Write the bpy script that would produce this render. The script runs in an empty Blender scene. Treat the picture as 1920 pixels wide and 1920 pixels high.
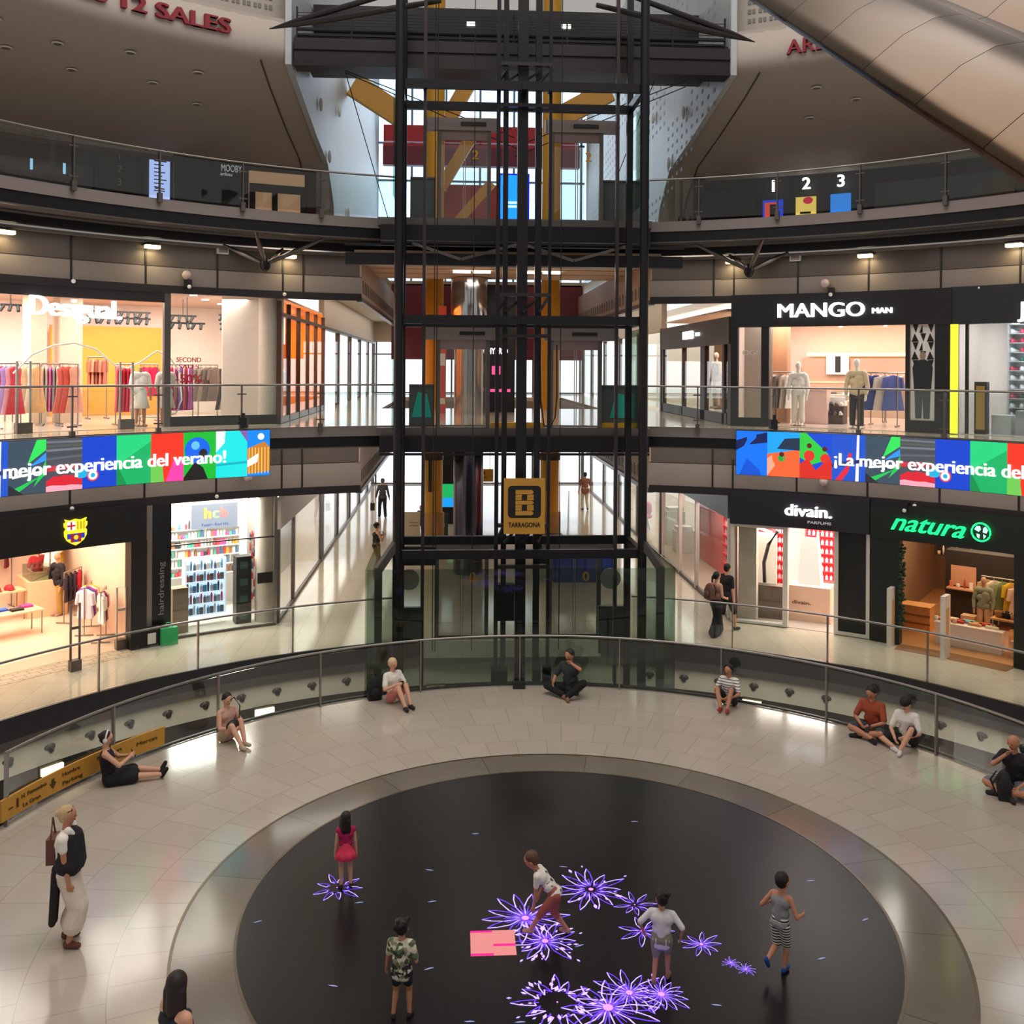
import bpy, bmesh, math, random
from mathutils import Vector, Matrix, Euler
R_ = math.radians
sc = bpy.context.scene
COL = sc.collection
rnd = random.Random(7)

# ------------------------------------------------------------------ camera, world, big lights, exposure
# world axes: origin at the centre of the round play floor, +Y along the mall corridor behind the lifts
cam_d = bpy.data.cameras.new('camera'); cam = bpy.data.objects.new('camera', cam_d); COL.objects.link(cam)
cam_d.sensor_width = 36; cam_d.lens = 1804 / 1920 * 36; cam_d.shift_y = -270 / 1920; cam_d.clip_end = 300
cam.location = (-1.4463, -12.2353, 6.85)
cam.rotation_euler = (Matrix.Rotation(-0.06, 3, 'Z') @ Matrix.Rotation(R_(90), 3, 'X') @ Matrix.Rotation(0.0062, 3, 'Z')).to_euler()
sc.camera = cam
W = bpy.data.worlds.new('hall_light'); sc.world = W; W.use_nodes = True
W.node_tree.nodes['Background'].inputs[0].default_value = (1.0, .945, .89, 1)
W.node_tree.nodes['Background'].inputs[1].default_value = .40
sc.view_settings.view_transform = 'Standard'; sc.view_settings.look = 'None'
sc.view_settings.exposure = 0.0; sc.view_settings.gamma = 1.0; sc.view_settings.use_curve_mapping = False
sc.cycles.use_denoising = True
sc.cycles.max_bounces = 6; sc.cycles.diffuse_bounces = 3; sc.cycles.glossy_bounces = 3
sc.cycles.transmission_bounces = 4; sc.cycles.transparent_max_bounces = 24
sc.cycles.caustics_reflective = False; sc.cycles.caustics_refractive = False
sc.cycles.sample_clamp_indirect = 4.0

def area(name, loc, rot, sx, sy, watts, col=(1, 1, 1), spread=180):
    d = bpy.data.lights.new(name, 'AREA'); d.shape = 'RECTANGLE'; d.size = sx; d.size_y = sy
    d.energy = watts; d.color = col; d.spread = R_(spread)
    o = bpy.data.objects.new(name, d); COL.objects.link(o); o.location = loc; o.rotation_euler = rot
    return o
SKYLIGHT = area('dome_skylight', (0, -1, 27), (0, 0, 0), 18, 18, 3300, (1.0, .95, .9))
area('tunnel_daylight', (0, 37, 19), (R_(-62), 0, 0), 9, 6, 420, (.72, .86, 1.0))

# ------------------------------------------------------------------ helpers
def P(R, th, z=0.0):
    a = R_(th); return Vector((R * math.sin(a), R * math.cos(a), z))

class MB:
    def __init__(s): s.v = []; s.f = []; s.m = []; s.s = []
    def add(s, vs, fs, mi=0, sm=False):
        o = len(s.v); s.v += [tuple(x) for x in vs]
        for f in fs: s.f.append([i + o for i in f]); s.m.append(mi); s.s.append(sm)
        return s
    def bb(s, x0, x1, y0, y1, z0, z1, mi=0, M=None):
        vs = [Vector((x, y, z)) for z in (z0, z1) for y in (y0, y1) for x in (x0, x1)]
        if M is not None: vs = [M @ v for v in vs]
        return s.add(vs, [(0, 2, 3, 1), (4, 5, 7, 6), (0, 1, 5, 4), (1, 3, 7, 5), (3, 2, 6, 7), (2, 0, 4, 6)], mi)
    def box(s, c, d, mi=0, M=None):
        return s.bb(c[0] - d[0] / 2, c[0] + d[0] / 2, c[1] - d[1] / 2, c[1] + d[1] / 2, c[2] - d[2] / 2, c[2] + d[2] / 2, mi, M)
    def bar(s, p, q, w, h, mi=0):
        p = Vector(p); q = Vector(q); d = (q - p).normalized()
        u = Vector((0, 0, 1)) if abs(d.z) < .95 else Vector((0, 1, 0))
        a = d.cross(u).normalized() * w / 2; b = a.cross(d).normalized() * h / 2
        vs = [p - a - b, p + a - b, p + a + b, p - a + b, q - a - b, q + a - b, q + a + b, q - a + b]
        return s.add(vs, [(3, 2, 1, 0), (4, 5, 6, 7), (0, 1, 5, 4), (1, 2, 6, 5), (2, 3, 7, 6), (3, 0, 4, 7)], mi)
    def cyl(s, p, q, r, n=12, r2=None, mi=0, sm=True):
        p = Vector(p); q = Vector(q); d = (q - p).normalized(); r2 = r if r2 is None else r2
        u = Vector((0, 0, 1)) if abs(d.z) < .95 else Vector((1, 0, 0))
        a = d.cross(u).normalized(); b = d.cross(a)
        vs = []
        for c, rr in ((p, r), (q, r2)):
            vs += [c + (a * math.cos(2 * math.pi * i / n) + b * math.sin(2 * math.pi * i / n)) * rr for i in range(n)]
        s.add(vs, [(i, (i + 1) % n, n + (i + 1) % n, n + i) for i in range(n)], mi, sm)
        return s.add(vs, [tuple(range(n - 1, -1, -1)), tuple(range(n, 2 * n))], mi)
    def sph(s, c, r, sx=1, sy=1, sz=1, n=12, k=8, mi=0, M=None):
        c = Vector(c); vs = []
        for j in range(k + 1):
            t = math.pi * j / k
            for i in range(n):
                a = 2 * math.pi * i / n
                v = Vector((sx * r * math.sin(t) * math.cos(a), sy * r * math.sin(t) * math.sin(a), sz * r * math.cos(t)))
                vs.append(c + (M @ v if M is not None else v))
        return s.add(vs, [(j * n + i, (j + 1) * n + i, (j + 1) * n + (i + 1) % n, j * n + (i + 1) % n) for j in range(k) for i in range(n)], mi, True)
    def tube(s, pts, r, n=8, mi=0, closed=False):
        pts = [Vector(p) for p in pts]; m = len(pts); rings = []
        for i, p in enumerate(pts):
            d = (pts[(i + 1) % m] - pts[i - 1]) if closed else (pts[min(i + 1, m - 1)] - pts[max(i - 1, 0)])
            d.normalize(); u = Vector((0, 0, 1)) if abs(d.z) < .9 else Vector((1, 0, 0))
            a = d.cross(u).normalized(); b = d.cross(a)
            rr = r[i] if isinstance(r, (list, tuple)) else r
            rings += [p + (a * math.cos(2 * math.pi * k / n) + b * math.sin(2 * math.pi * k / n)) * rr for k in range(n)]
        fs = []
        for i in range(m if closed else m - 1):
            j = (i + 1) % m
            fs += [(i * n + k, i * n + (k + 1) % n, j * n + (k + 1) % n, j * n + k) for k in range(n)]
        s.add(rings, fs, mi, True)
        if not closed: s.add(rings[:n] + rings[-n:], [tuple(range(n - 1, -1, -1)), tuple(range(n, 2 * n))], mi)
        return s
    def rev(s, prof, th0, th1, n, mi=0, closed=True, caps=True, sm=False):
        """profile of (R, z) swept about the hall's axis"""
        k = len(prof); vs = []
        for i in range(n + 1):
            t = th0 + (th1 - th0) * i / n
            vs += [P(r, t, z) for r, z in prof]
        kk = k if closed else k - 1
        s.add(vs, [(i * k + j, (i + 1) * k + j, (i + 1) * k + (j + 1) % k, i * k + (j + 1) % k) for i in range(n) for j in range(kk)], mi, sm)
        if closed and caps and abs(th1 - th0) < 359: s.add(vs[:k] + vs[-k:], [tuple(range(k - 1, -1, -1)), tuple(range(k, 2 * k))], mi)
        return s
    def arc(s, R0, R1, th0, th1, z0, z1, n=None, mi=0):
        return s.rev([(R0, z0), (R1, z0), (R1, z1), (R0, z1)], th0, th1, n or max(1, int(abs(th1 - th0) / 2)), mi)
    def lathe(s, prof, c=(0, 0, 0), n=16, mi=0):
        c = Vector(c); k = len(prof)
        vs = [c + Vector((r * math.cos(2 * math.pi * i / n), r * math.sin(2 * math.pi * i / n), z)) for i in range(n) for r, z in prof]
        s.add(vs, [(i * k + j, ((i + 1) % n) * k + j, ((i + 1) % n) * k + j + 1, i * k + j + 1) for i in range(n) for j in range(k - 1)], mi, True)
        return s
    def poly(s, pts, mi=0): return s.add(pts, [tuple(range(len(pts)))], mi)
    def slab(s, pts, off, mi=0):
        """closed prism: polygon pts (3D) extruded by vector off"""
        n = len(pts); off = Vector(off); a = [Vector(p) for p in pts]; b = [p + off for p in a]
        return s.add(a + b, [tuple(range(n - 1, -1, -1)), tuple(range(n, 2 * n))] + [(i, (i + 1) % n, n + (i + 1) % n, n + i) for i in range(n)], mi)

def tag(o, label=None, cat=None, group=None, kind=None):
    if label: o['label'] = label
    if cat: o['category'] = cat
    if group: o['group'] = group
    if kind: o['kind'] = kind
    return o

def T(name, label, cat, loc=(0, 0, 0), rz=0.0, group=None):
    o = bpy.data.objects.new(name, None); COL.objects.link(o); o.location = loc; o.rotation_euler = (0, 0, rz)
    o.empty_display_size = .1
    return tag(o, label, cat, group)

def O(name, mb, mats, parent=None, label=None, cat=None, group=None, kind=None, world=False, loc=None, rz=0.0):
    me = bpy.data.meshes.new(name)
    vs = [Vector(v) for v in mb.v]
    o = bpy.data.objects.new(name, me); COL.objects.link(o)
    if parent is not None:
        o.parent = parent
        if world:
            q = Matrix.Rotation(-parent.rotation_euler[2], 3, 'Z'); l = Vector(parent.location)
            pp = parent.parent
            while pp is not None: l = l + Vector(pp.location); pp = pp.parent
            vs = [q @ (v - l) for v in vs]
    elif loc is not None: o.location = loc; o.rotation_euler = (0, 0, rz)
    else:
        lo = [min(v[i] for v in vs) for i in range(3)]; hi = [max(v[i] for v in vs) for i in range(3)]
        c = Vector(((lo[0] + hi[0]) / 2, (lo[1] + hi[1]) / 2, lo[2])); o.location = c; vs = [v - c for v in vs]
    me.from_pydata(vs, [], mb.f)
    for m in (mats if isinstance(mats, (list, tuple)) else [mats]): me.materials.append(m)
    me.polygons.foreach_set('material_index', mb.m); me.polygons.foreach_set('use_smooth', mb.s)
    me.update()
    return tag(o, label, cat, group, kind)

def S(name, mb, mats): return O(name, mb, mats, kind='structure')

def dup(src, loc=None, rz=None, label=None, group=None, mats=None):
    c = src.copy(); COL.objects.link(c)
    if loc is not None: c.location = loc
    if rz is not None: c.rotation_euler = (0, 0, rz)
    if label: c['label'] = label
    if group: c['group'] = group
    if mats:
        for i, m in enumerate(mats): c.material_slots[i].link = 'OBJECT'; c.material_slots[i].material = m
    for ch in list(src.children):
        d = ch.copy(); COL.objects.link(d); d.parent = c
        for g in list(ch.children):
            e = g.copy(); COL.objects.link(e); e.parent = d
    return c

# ------------------------------------------------------------------ materials
MATS = {}
def srgb(c):
    if isinstance(c, str): c = [int(c[i:i + 2], 16) / 255 for i in (0, 2, 4)]
    return tuple(x / 12.92 if x <= .04045 else ((x + .055) / 1.055) ** 2.4 for x in c) + (1,)
def nodes(name):
    m = bpy.data.materials.new(name); m.use_nodes = True; nt = m.node_tree
    return m, nt, nt.nodes['Principled BSDF']
def N(nt, t, **kw):
    n = nt.nodes.new(t)
    for k, v in kw.items():
        if k.startswith('i_'):
            key = k[2:].replace('_', ' '); n.inputs[int(key) if key.isdigit() else key].default_value = v
        else: setattr(n, k, v)
    return n
def mat(name, col, rough=.5, metal=0.0, var=.07, scale=6, em=None, es=0.0, spec=.5, bump=0.0):
    if name in MATS: return MATS[name]
    m, nt, b = nodes(name); L = nt.links.new
    c = srgb(col)
    tc = N(nt, 'ShaderNodeTexCoord'); nz = N(nt, 'ShaderNodeTexNoise', i_Scale=scale, i_Detail=3.0)
    L(tc.outputs['Object'], nz.inputs['Vector'])
    mx = N(nt, 'ShaderNodeMix', data_type='RGBA')
    mx.inputs[6].default_value = tuple(x * (1 - var) for x in c[:3]) + (1,)
    mx.inputs[7].default_value = tuple(min(1, x * (1 + var)) for x in c[:3]) + (1,)
    L(nz.outputs['Fac'], mx.inputs[0]); L(mx.outputs[2], b.inputs['Base Color'])
    b.inputs['Roughness'].default_value = rough; b.inputs['Metallic'].default_value = metal
    b.inputs['Specular IOR Level'].default_value = spec
    if em is not None:
        b.inputs['Emission Color'].default_value = srgb(em); b.inputs['Emission Strength'].default_value = es
    if bump:
        bp = N(nt, 'ShaderNodeBump', i_Strength=bump, i_Distance=.02); L(nz.outputs['Fac'], bp.inputs['Height']); L(bp.outputs[0], b.inputs['Normal'])
    MATS[name] = m; return m
def glow(name, col, s=1.0): return mat(name, '101010', .6, 0, 0, 4, em=col, es=s)
def glass(name, tint='e6f0ec', refl=.09, rough=.02):
    if name in MATS: return MATS[name]
    m = bpy.data.materials.new(name); m.use_nodes = True; nt = m.node_tree; nt.nodes.clear(); L = nt.links.new
    out = N(nt, 'ShaderNodeOutputMaterial'); tr = N(nt, 'ShaderNodeBsdfTransparent'); gl = N(nt, 'ShaderNodeBsdfGlossy', i_Roughness=rough)
    tr.inputs[0].default_value = srgb(tint)
    lw = N(nt, 'ShaderNodeLayerWeight', i_Blend=.25); ml = N(nt, 'ShaderNodeMath', operation='MULTIPLY_ADD', i_1=.3, i_2=refl)
    nz = N(nt, 'ShaderNodeTexNoise', i_Scale=.7); tc = N(nt, 'ShaderNodeTexCoord'); bp = N(nt, 'ShaderNodeBump', i_Strength=.03)
    L(tc.outputs['Object'], nz.inputs[0]); L(nz.outputs[0], bp.inputs['Height']); L(bp.outputs[0], gl.inputs['Normal'])
    mx = N(nt, 'ShaderNodeMixShader'); L(lw.outputs['Facing'], ml.inputs[0]); L(ml.outputs[0], mx.inputs[0])
    L(tr.outputs[0], mx.inputs[1]); L(gl.outputs[0], mx.inputs[2]); L(mx.outputs[0], out.inputs[0])
    MATS[name] = m; return m
def pattern(name, kind, cols, scale=10, rough=.7, rot=(0, 0, 0)):
    """cloth patterns: 'stripe' bands along local z, 'blotch' flower print, 'tri' triangles"""
    if name in MATS: return MATS[name]
    m, nt, b = nodes(name); L = nt.links.new
    tc = N(nt, 'ShaderNodeTexCoord'); mp = N(nt, 'ShaderNodeMapping'); mp.inputs['Rotation'].default_value = rot
    L(tc.outputs['Object'], mp.inputs[0]); cr = N(nt, 'ShaderNodeValToRGB'); cr.color_ramp.interpolation = 'CONSTANT'
    if kind == 'stripe':
        t = N(nt, 'ShaderNodeTexWave', wave_type='BANDS', bands_direction='Z', i_Scale=scale); L(mp.outputs[0], t.inputs[0]); L(t.outputs['Fac'], cr.inputs[0])
    else:
        t = N(nt, 'ShaderNodeTexVoronoi', i_Scale=scale); L(mp.outputs[0], t.inputs[0]); sp = N(nt, 'ShaderNodeSeparateColor'); L(t.outputs['Color'], sp.inputs[0]); L(sp.outputs[0], cr.inputs[0])
    el = cr.color_ramp.elements; n = len(cols)
    while len(el) < n: el.new(.5)
    for i, c in enumerate(cols): el[i].position = i / n; el[i].color = srgb(c)
    L(cr.outputs[0], b.inputs['Base Color']); b.inputs['Roughness'].default_value = rough
    MATS[name] = m; return m
def tiled(name, c1, c2, joint, mode, ring=.6, nsec=72, rough=.14, jw=.012, spec=.5):
    """polished stone floor; joints run radially and in rings (polar) or on a square grid"""
    if name in MATS: return MATS[name]
    m, nt, b = nodes(name); L = nt.links.new
    ge = N(nt, 'ShaderNodeNewGeometry'); sp = N(nt, 'ShaderNodeSeparateXYZ'); L(ge.outputs['Position'], sp.inputs[0])
    def M_(op, a, bb=None, c=None):
        n = N(nt, 'ShaderNodeMath', operation=op)
        for i, x in enumerate((a, bb, c)):
            if x is None: continue
            if isinstance(x, (int, float)): n.inputs[i].default_value = x
            else: L(x, n.inputs[i])
        return n.outputs[0]
    if mode == 'polar':
        r = M_('SQRT', M_('ADD', M_('MULTIPLY', sp.outputs[0], sp.outputs[0]), M_('MULTIPLY', sp.outputs[1], sp.outputs[1])))
        row = M_('FLOOR', M_('DIVIDE', r, ring))
        a = M_('ADD', M_('MULTIPLY', M_('ARCTAN2', sp.outputs[0], sp.outputs[1]), nsec / (2 * math.pi)), M_('MULTIPLY', row, .5))
        u = M_('MULTIPLY', M_('PINGPONG', a, .5), M_('MULTIPLY', r, 2 * math.pi / nsec)); v = M_('MULTIPLY', M_('PINGPONG', M_('DIVIDE', r, ring), .5), ring)
        cell = M_('ADD', M_('FLOOR', a), M_('MULTIPLY', row, 17.3))
    else:
        xx = M_('DIVIDE', sp.outputs[0], ring); yy = M_('DIVIDE', sp.outputs[1], ring)
        u = M_('MULTIPLY', M_('PINGPONG', xx, .5), ring); v = M_('MULTIPLY', M_('PINGPONG', yy, .5), ring)
        cell = M_('ADD', M_('FLOOR', xx), M_('MULTIPLY', M_('FLOOR', yy), 17.3))
    j = M_('LESS_THAN', M_('MINIMUM', u, v), jw / 2)
    wn = N(nt, 'ShaderNodeTexWhiteNoise', noise_dimensions='1D'); L(cell, wn.inputs['W'])
    nz = N(nt, 'ShaderNodeTexNoise', i_Scale=2.2, i_Detail=6.0, i_Roughness=.65); L(ge.outputs['Position'], nz.inputs[0])
    f = M_('ADD', M_('MULTIPLY', wn.outputs[0], .45), M_('MULTIPLY', nz.outputs[0], .55))
    mx = N(nt, 'ShaderNodeMix', data_type='RGBA'); mx.inputs[6].default_value = srgb(c1); mx.inputs[7].default_value = srgb(c2); L(f, mx.inputs[0])
    m2 = N(nt, 'ShaderNodeMix', data_type='RGBA'); L(j, m2.inputs[0]); L(mx.outputs[2], m2.inputs[6]); m2.inputs[7].default_value = srgb(joint)
    L(m2.outputs[2], b.inputs['Base Color']); b.inputs['Roughness'].default_value = rough; b.inputs['Specular IOR Level'].default_value = spec
    MATS[name] = m; return m

STONE = tiled('polished_beige_stone', 'b3a699', 'bdb1a4', '9c8f82', 'polar', .9, 60, .12, .01)
STONE2 = tiled('polished_cream_stone', 'c8baa3', 'd2c5b0', 'b3a590', 'square', .6, 0, .10)
GREYSTONE = tiled('grey_band_stone', '6e655a', '7d7468', '4c463f', 'polar', 3.0, 16, .12)
BLACKF = tiled('dark_play_floor', '131114', '19171b', '0a090b', 'square', .38, 0, .3, .012, .28)
WHITEP = mat('white_plaster', 'b9aea6', .75)
SHELLW = mat('shell_plaster', 'b8aba2', .8, var=.04)
PERF = tiled('perforated_white_panel', 'b9bdc0', 'c2c6c8', '8f9498', 'square', 1.5, 0, .5, .02)
DARK = mat('black_steel', '17161a', .38, .3)
DARK2 = mat('charcoal_steel', '322f30', .4, .4)
BLACK = mat('matt_black', '111013', .5)
STEEL = mat('brushed_steel', '9a948f', .3, .9)
STEELD = mat('dull_steel', '6a6360', .38, .7)
CHROME = mat('chrome', 'c9cccf', .12, 1.0, var=.02)
PANELD = mat('brown_grey_panel', '554c47', .45, .1, var=.05, scale=1.5)
PANELL = mat('light_grey_panel', '8a7f79', .4, .1, var=.05, scale=1.5)
SLABE = mat('slab_edge_grey', '8a7e7a', .4)
YELLOW = mat('yellow_paint', 'd59a22', .45)
SIGNY = mat('amber_sign', 'c58f35', .5)
RED = mat('red_paint', 'b3232b', .5)
REDD = mat('deep_red_letter', '8c1626', .5)
WHITE = mat('white_paint', 'e8e4de', .5)
CREAM = mat('cream_wall', 'e2d0bf', .7)
GLASS = glass('rail_glass', 'f3f7f5', .035); GLASSG = glass('green_edge_glass', 'dceae2', .06); SHOPG = glass('shop_glass', 'f7f8f6', .04)
TINTG = glass('dim_green_glass', 'd9e2dc', .03)
LAMPW = glow('lamp_warm', 'ffe2a8', 7.0); LAMPC = glow('lamp_white', 'fff4e6', 6.0)
SIGNW = glow('sign_white', 'ffffff', 3.2)

# ------------------------------------------------------------------ lettering
def letters(body, size, extrude=.02, bold=0.0, align='CENTER', spacing=1.0, shear=0.0):
    cu = bpy.data.curves.new('txt', 'FONT'); cu.body = body; cu.size = size; cu.extrude = extrude; cu.offset = 0
    cu.align_x = align; cu.align_y = 'CENTER'; cu.space_character = spacing; cu.shear = shear; cu.resolution_u = 4
    o = bpy.data.objects.new('txt', cu); COL.objects.link(o)
    dg = bpy.context.evaluated_depsgraph_get(); me = o.evaluated_get(dg).to_mesh()
    mb = MB(); k = bold * size
    for dx, dz in (((-k, 0), (k, .001)) if k > 0 else ((0, 0),)): mb.add([v.co + Vector((dx, 0, dz)) for v in me.vertices], [tuple(p.vertices) for p in me.polygons])
    o.evaluated_get(dg).to_mesh_clear(); bpy.data.objects.remove(o); bpy.data.curves.remove(cu)
    return mb
def fit_w(mb, w):
    """scale lettering to a given width"""
    x0 = min(v[0] for v in mb.v); x1 = max(v[0] for v in mb.v); k = w / (x1 - x0); c = (x0 + x1) / 2
    mb.v = [((x - c) * k, y, z) for x, y, z in mb.v]; return mb
def on_arc(mb, R, th, z, tilt=0.0):
    """bend flat lettering (x right, y up, z towards the viewer) onto the round wall at angle th"""
    mb.v = [tuple(P(R - q[2], th + math.degrees(q[0] / R), z + q[1] + tilt * q[0])) for q in mb.v]; return mb
def on_plane(mb, o, right, up=(0, 0, 1)):
    o = Vector(o); r = Vector(right).normalized(); u = Vector(up).normalized(); n = r.cross(u)
    mb.v = [tuple(o + r * q[0] + u * q[1] + n * q[2]) for q in mb.v]; return mb
# ================================================================== THE HALL
FZ = (0.0, 5.32, 10.64)            # floor levels
# --- round play floor and platform
mb = MB(); mb.rev([(0.001, -.3), (4.05, -.3), (4.05, 0), (.001, 0)], 0, 360, 96); S('floor', mb, BLACKF)
mb = MB(); mb.rev([(4.05, -.3), (4.77, -.3), (4.77, 0), (4.05, 0)], 0, 360, 96); S('floor', mb, GREYSTONE)
mb = MB(); mb.rev([(4.77, -.35), (8.5, -.35), (8.5, 0), (4.77, 0)], 0, 360, 120); S('floor', mb, STONE)
for r in (4.05, 4.77):
    mb = MB(); mb.rev([(r - .018, 0), (r + .018, 0), (r + .018, .004), (r - .018, .004)], 0, 360, 120); S('trim_1', mb, mat('brass_strip', '6a5f50', .3, .8))
mb = MB(); mb.rev([(8.5, -.42), (8.56, -.42), (8.56, .04), (8.5, .04)], 0, 360, 120); S('trim_2', mb, DARK)
# platform underside and the storey below
mb = MB(); mb.rev([(8.7, -4.6), (20, -4.6), (20, -4.5), (8.7, -4.5)], -80, 80, 60); S('floor', mb, mat('lower_floor', '7d7066', .3))
mb = MB(); mb.rev([(12.9, -4.5), (13, -4.5), (13, -1.35), (12.9, -1.35)], -80, 80, 60); S('wall_lower', mb, mat('lower_wall', '4e4a44', .5))

# --- ground gallery
mb = MB(); mb.rev([(12.2, -.3), (24, -.3), (24, 0), (12.2, 0)], -82, 82, 82); S('floor', mb, STONE2)
mb = MB(); mb.bb(-6.2, 6.2, 20, 46, -.31, -.004); S('floor', mb, STONE2)
mb = MB(); mb.rev([(12.12, -.42), (12.2, -.42), (12.2, .03), (12.12, .03)], -82, 82, 82); S('trim_3', mb, DARK2)
mb = MB(); mb.rev([(12.26, -.64), (12.4, -.64), (12.4, -.42), (12.26, -.42)], -82, 82, 82); S('trim_4', mb, STEELD)
mb = MB(); mb.rev([(12.36, -.64), (12.44, -.64), (12.08, -1.06), (12.0, -1.06)], -82, 82, 82); S('wall_gallery', mb, mat('gallery_skirt', 'd2c5ae', .6))

def rail(name, label, R, th0, th1, z, h, posts, matg=GLASS, rr=.026, clamps=False, group=None, postw=.03):
    mid = P(R, (th0 + th1) / 2, z); t = T(name, label, 'railing', mid, 0, group)
    n = max(4, int((th1 - th0) / 1.5))
    O('handrail', MB().tube([P(R, th0 + (th1 - th0) * i / n, z + h) for i in range(n + 1)], rr, 8), STEEL, t, world=True)
    ends = [th0] + list(posts) + [th1]
    for a, b in zip(ends[:-1], ends[1:]):
        if b - a < .4: continue
        g = math.degrees(.03 / R)
        O('glass_panel', MB().arc(R - .006, R + .006, a + g, b - g, z + .03, z + h - .05, max(2, int((b - a) / 2))), matg, t, world=True)
    for p in posts:
        q = P(R, p, z); mbp = MB(); M = Matrix.Translation(q) @ Matrix.Rotation(-R_(p), 4, 'Z')
        mbp.bb(-postw / 2, postw / 2, -.045, .02, -.12 if clamps else 0, h, 0, M)
        if clamps:
            for zz in (.18, h * .78): mbp.bb(-.11, .11, -.03, -.012, zz, zz + .03, 0, M)
            mbp.bb(-.05, .05, -.07, .03, -.12, .1, 0, M)
        O('post', mbp, STEELD if clamps else STEEL, t, world=True)
    return t
rp = [-58.4 + 14.6 * i for i in range(-1, 10)]
t = rail('glass_railing', 'curved glass balustrade with thin steel handrail around the round stone platform', 8.42, -73, 90, 0, 1.09, rp)
rail('glass_railing', 'short end piece of glass balustrade beside the escalator opening at the platform edge', 8.42, -96, -74.5, 0, 1.09, [-75, -85])
rail('glass_railing', 'glass balustrade in front of the football club shop and hair shop, ground gallery', 12.24, -80, -13.5, 0, 1.1, [-78, -67.5, -57, -46.4, -36, -25.5])
rail('glass_railing', 'glass balustrade in front of the perfume shop and natural goods shop, ground gallery', 12.24, 14.5, 80, 0, 1.1, [15.8, 26.2, 36.75, 47.2, 57.7, 68])
for sx, nm in ((-1, 'bright clothes store'), (1, 'menswear store with black portal')):
    ps = [12.5 + 8.55 * i for i in range(0, 8)]
    ps = [sx * (x if sx > 0 else x) for x in (21.6, 30.2, 38.9, 47.4, 56, 64.6)]; ps.sort()
    a, b = (-72, -13.2) if sx < 0 else (13.2, 72)
    rail('glass_railing', 'clamped glass balustrade of the middle floor before the ' + nm, 13.02, a, b, FZ[1] + .02, 1.06, ps, clamps=True)
    rail('glass_railing', 'glass balustrade on the top balcony ' + ('below the dark cinema foyer wall with lit listings' if sx < 0 else 'below the lit numbers 1 2 3'), 13.02, a, b, FZ[2] + .05, 1.06, ps, clamps=True)

# eyeball spots in the gallery skirt
def S_at(R, th, z=0): return P(R, th, z), -R_(th)
spot = None
k = 0
for th in [x for x in range(-72, 73, 4)]:
    if abs(th) < 15: continue
    loc = P(12.2, th + .7, -.84)
    if spot is None:
        spot = T('eyeball_spotlight', 'small steel eyeball spotlight in the beige skirt under the ground gallery edge', 'spotlight', loc, -R_(th), 'eyeball spotlights under the ground gallery')
        O('housing', MB().lathe([(.11, -.02), (.12, .0), (.10, .04), (.04, .05), (0, .05)]).add([], []), STEELD, spot).rotation_euler = (R_(125), 0, 0)
        O('bulb', MB().sph((0, -.07, -.02), .06), BLACK, spot)
    else: dup(spot, loc, -R_(th))
# bulkhead lamps over the void
for i, (u, R, th, z) in enumerate([(0, 11.9, th, -1.14) for th in (-29.2, -9.0, 8.6, 28.8, -52, 61)]):
    l, rz = S_at(R, th, z)
    if i == 0:
        bl = T('bulkhead_lamp', 'glowing rectangular bulkhead lamp low in the gap between platform and gallery', 'lamp', l, rz, 'bulkhead lamps in the gap around the platform')
        O('diffuser', MB().bb(-.22, .22, -.1, -.04, -.07, .07), LAMPW, bl); O('housing', MB().bb(-.24, .24, -.04, .04, -.11, .11), DARK2, bl)
    else: dup(bl, l, rz)

# --- middle and top galleries: slabs, edges, ring beams
for i, z in ((1, FZ[1]), (2, FZ[2])):
    mb = MB(); mb.rev([(13.1, z - .2), (24, z - .2), (24, z), (13.1, z)], -82, 82, 82); S('floor', mb, [STONE2, SLABE][0])
    mb = MB(); mb.rev([(13.06, z - .23), (13.12, z - .23), (13.12, z + .03), (13.06, z + .03)], -82, 82, 82); S('trim_6', mb, SLABE)
    mb = MB(); mb.rev([(13.1, z - .50), (13.3, z - .50), (13.3, z - .22), (13.1, z - .22)], -82, 82, 82); S('trim_7', mb, DARK)
    mb = MB(); mb.rev([(13.08, z - .52), (13.14, z - .52), (13.14, z - .49), (13.08, z - .49)], -82, 82, 82); S('trim_8', mb, STEELD)
mb = MB(); mb.rev([(13.3, 10.2), (15.2, 10.2), (15.2, 10.25), (13.3, 10.25)], -82, 82, 82); S('ceiling', mb, mat('soffit_brown', '4c4340', .6))
mb = MB(); mb.rev([(14.2, 9.93), (14.4, 9.93), (14.4, 10.12), (14.2, 10.12)], -82, 82, 82); S('trim_9', mb, DARK)
mb = MB(); mb.rev([(14.7, 9.86), (14.84, 9.86), (14.84, 9.93), (14.7, 9.93)], -82, 82, 82); S('trim_10', mb, PANELL)
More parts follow.
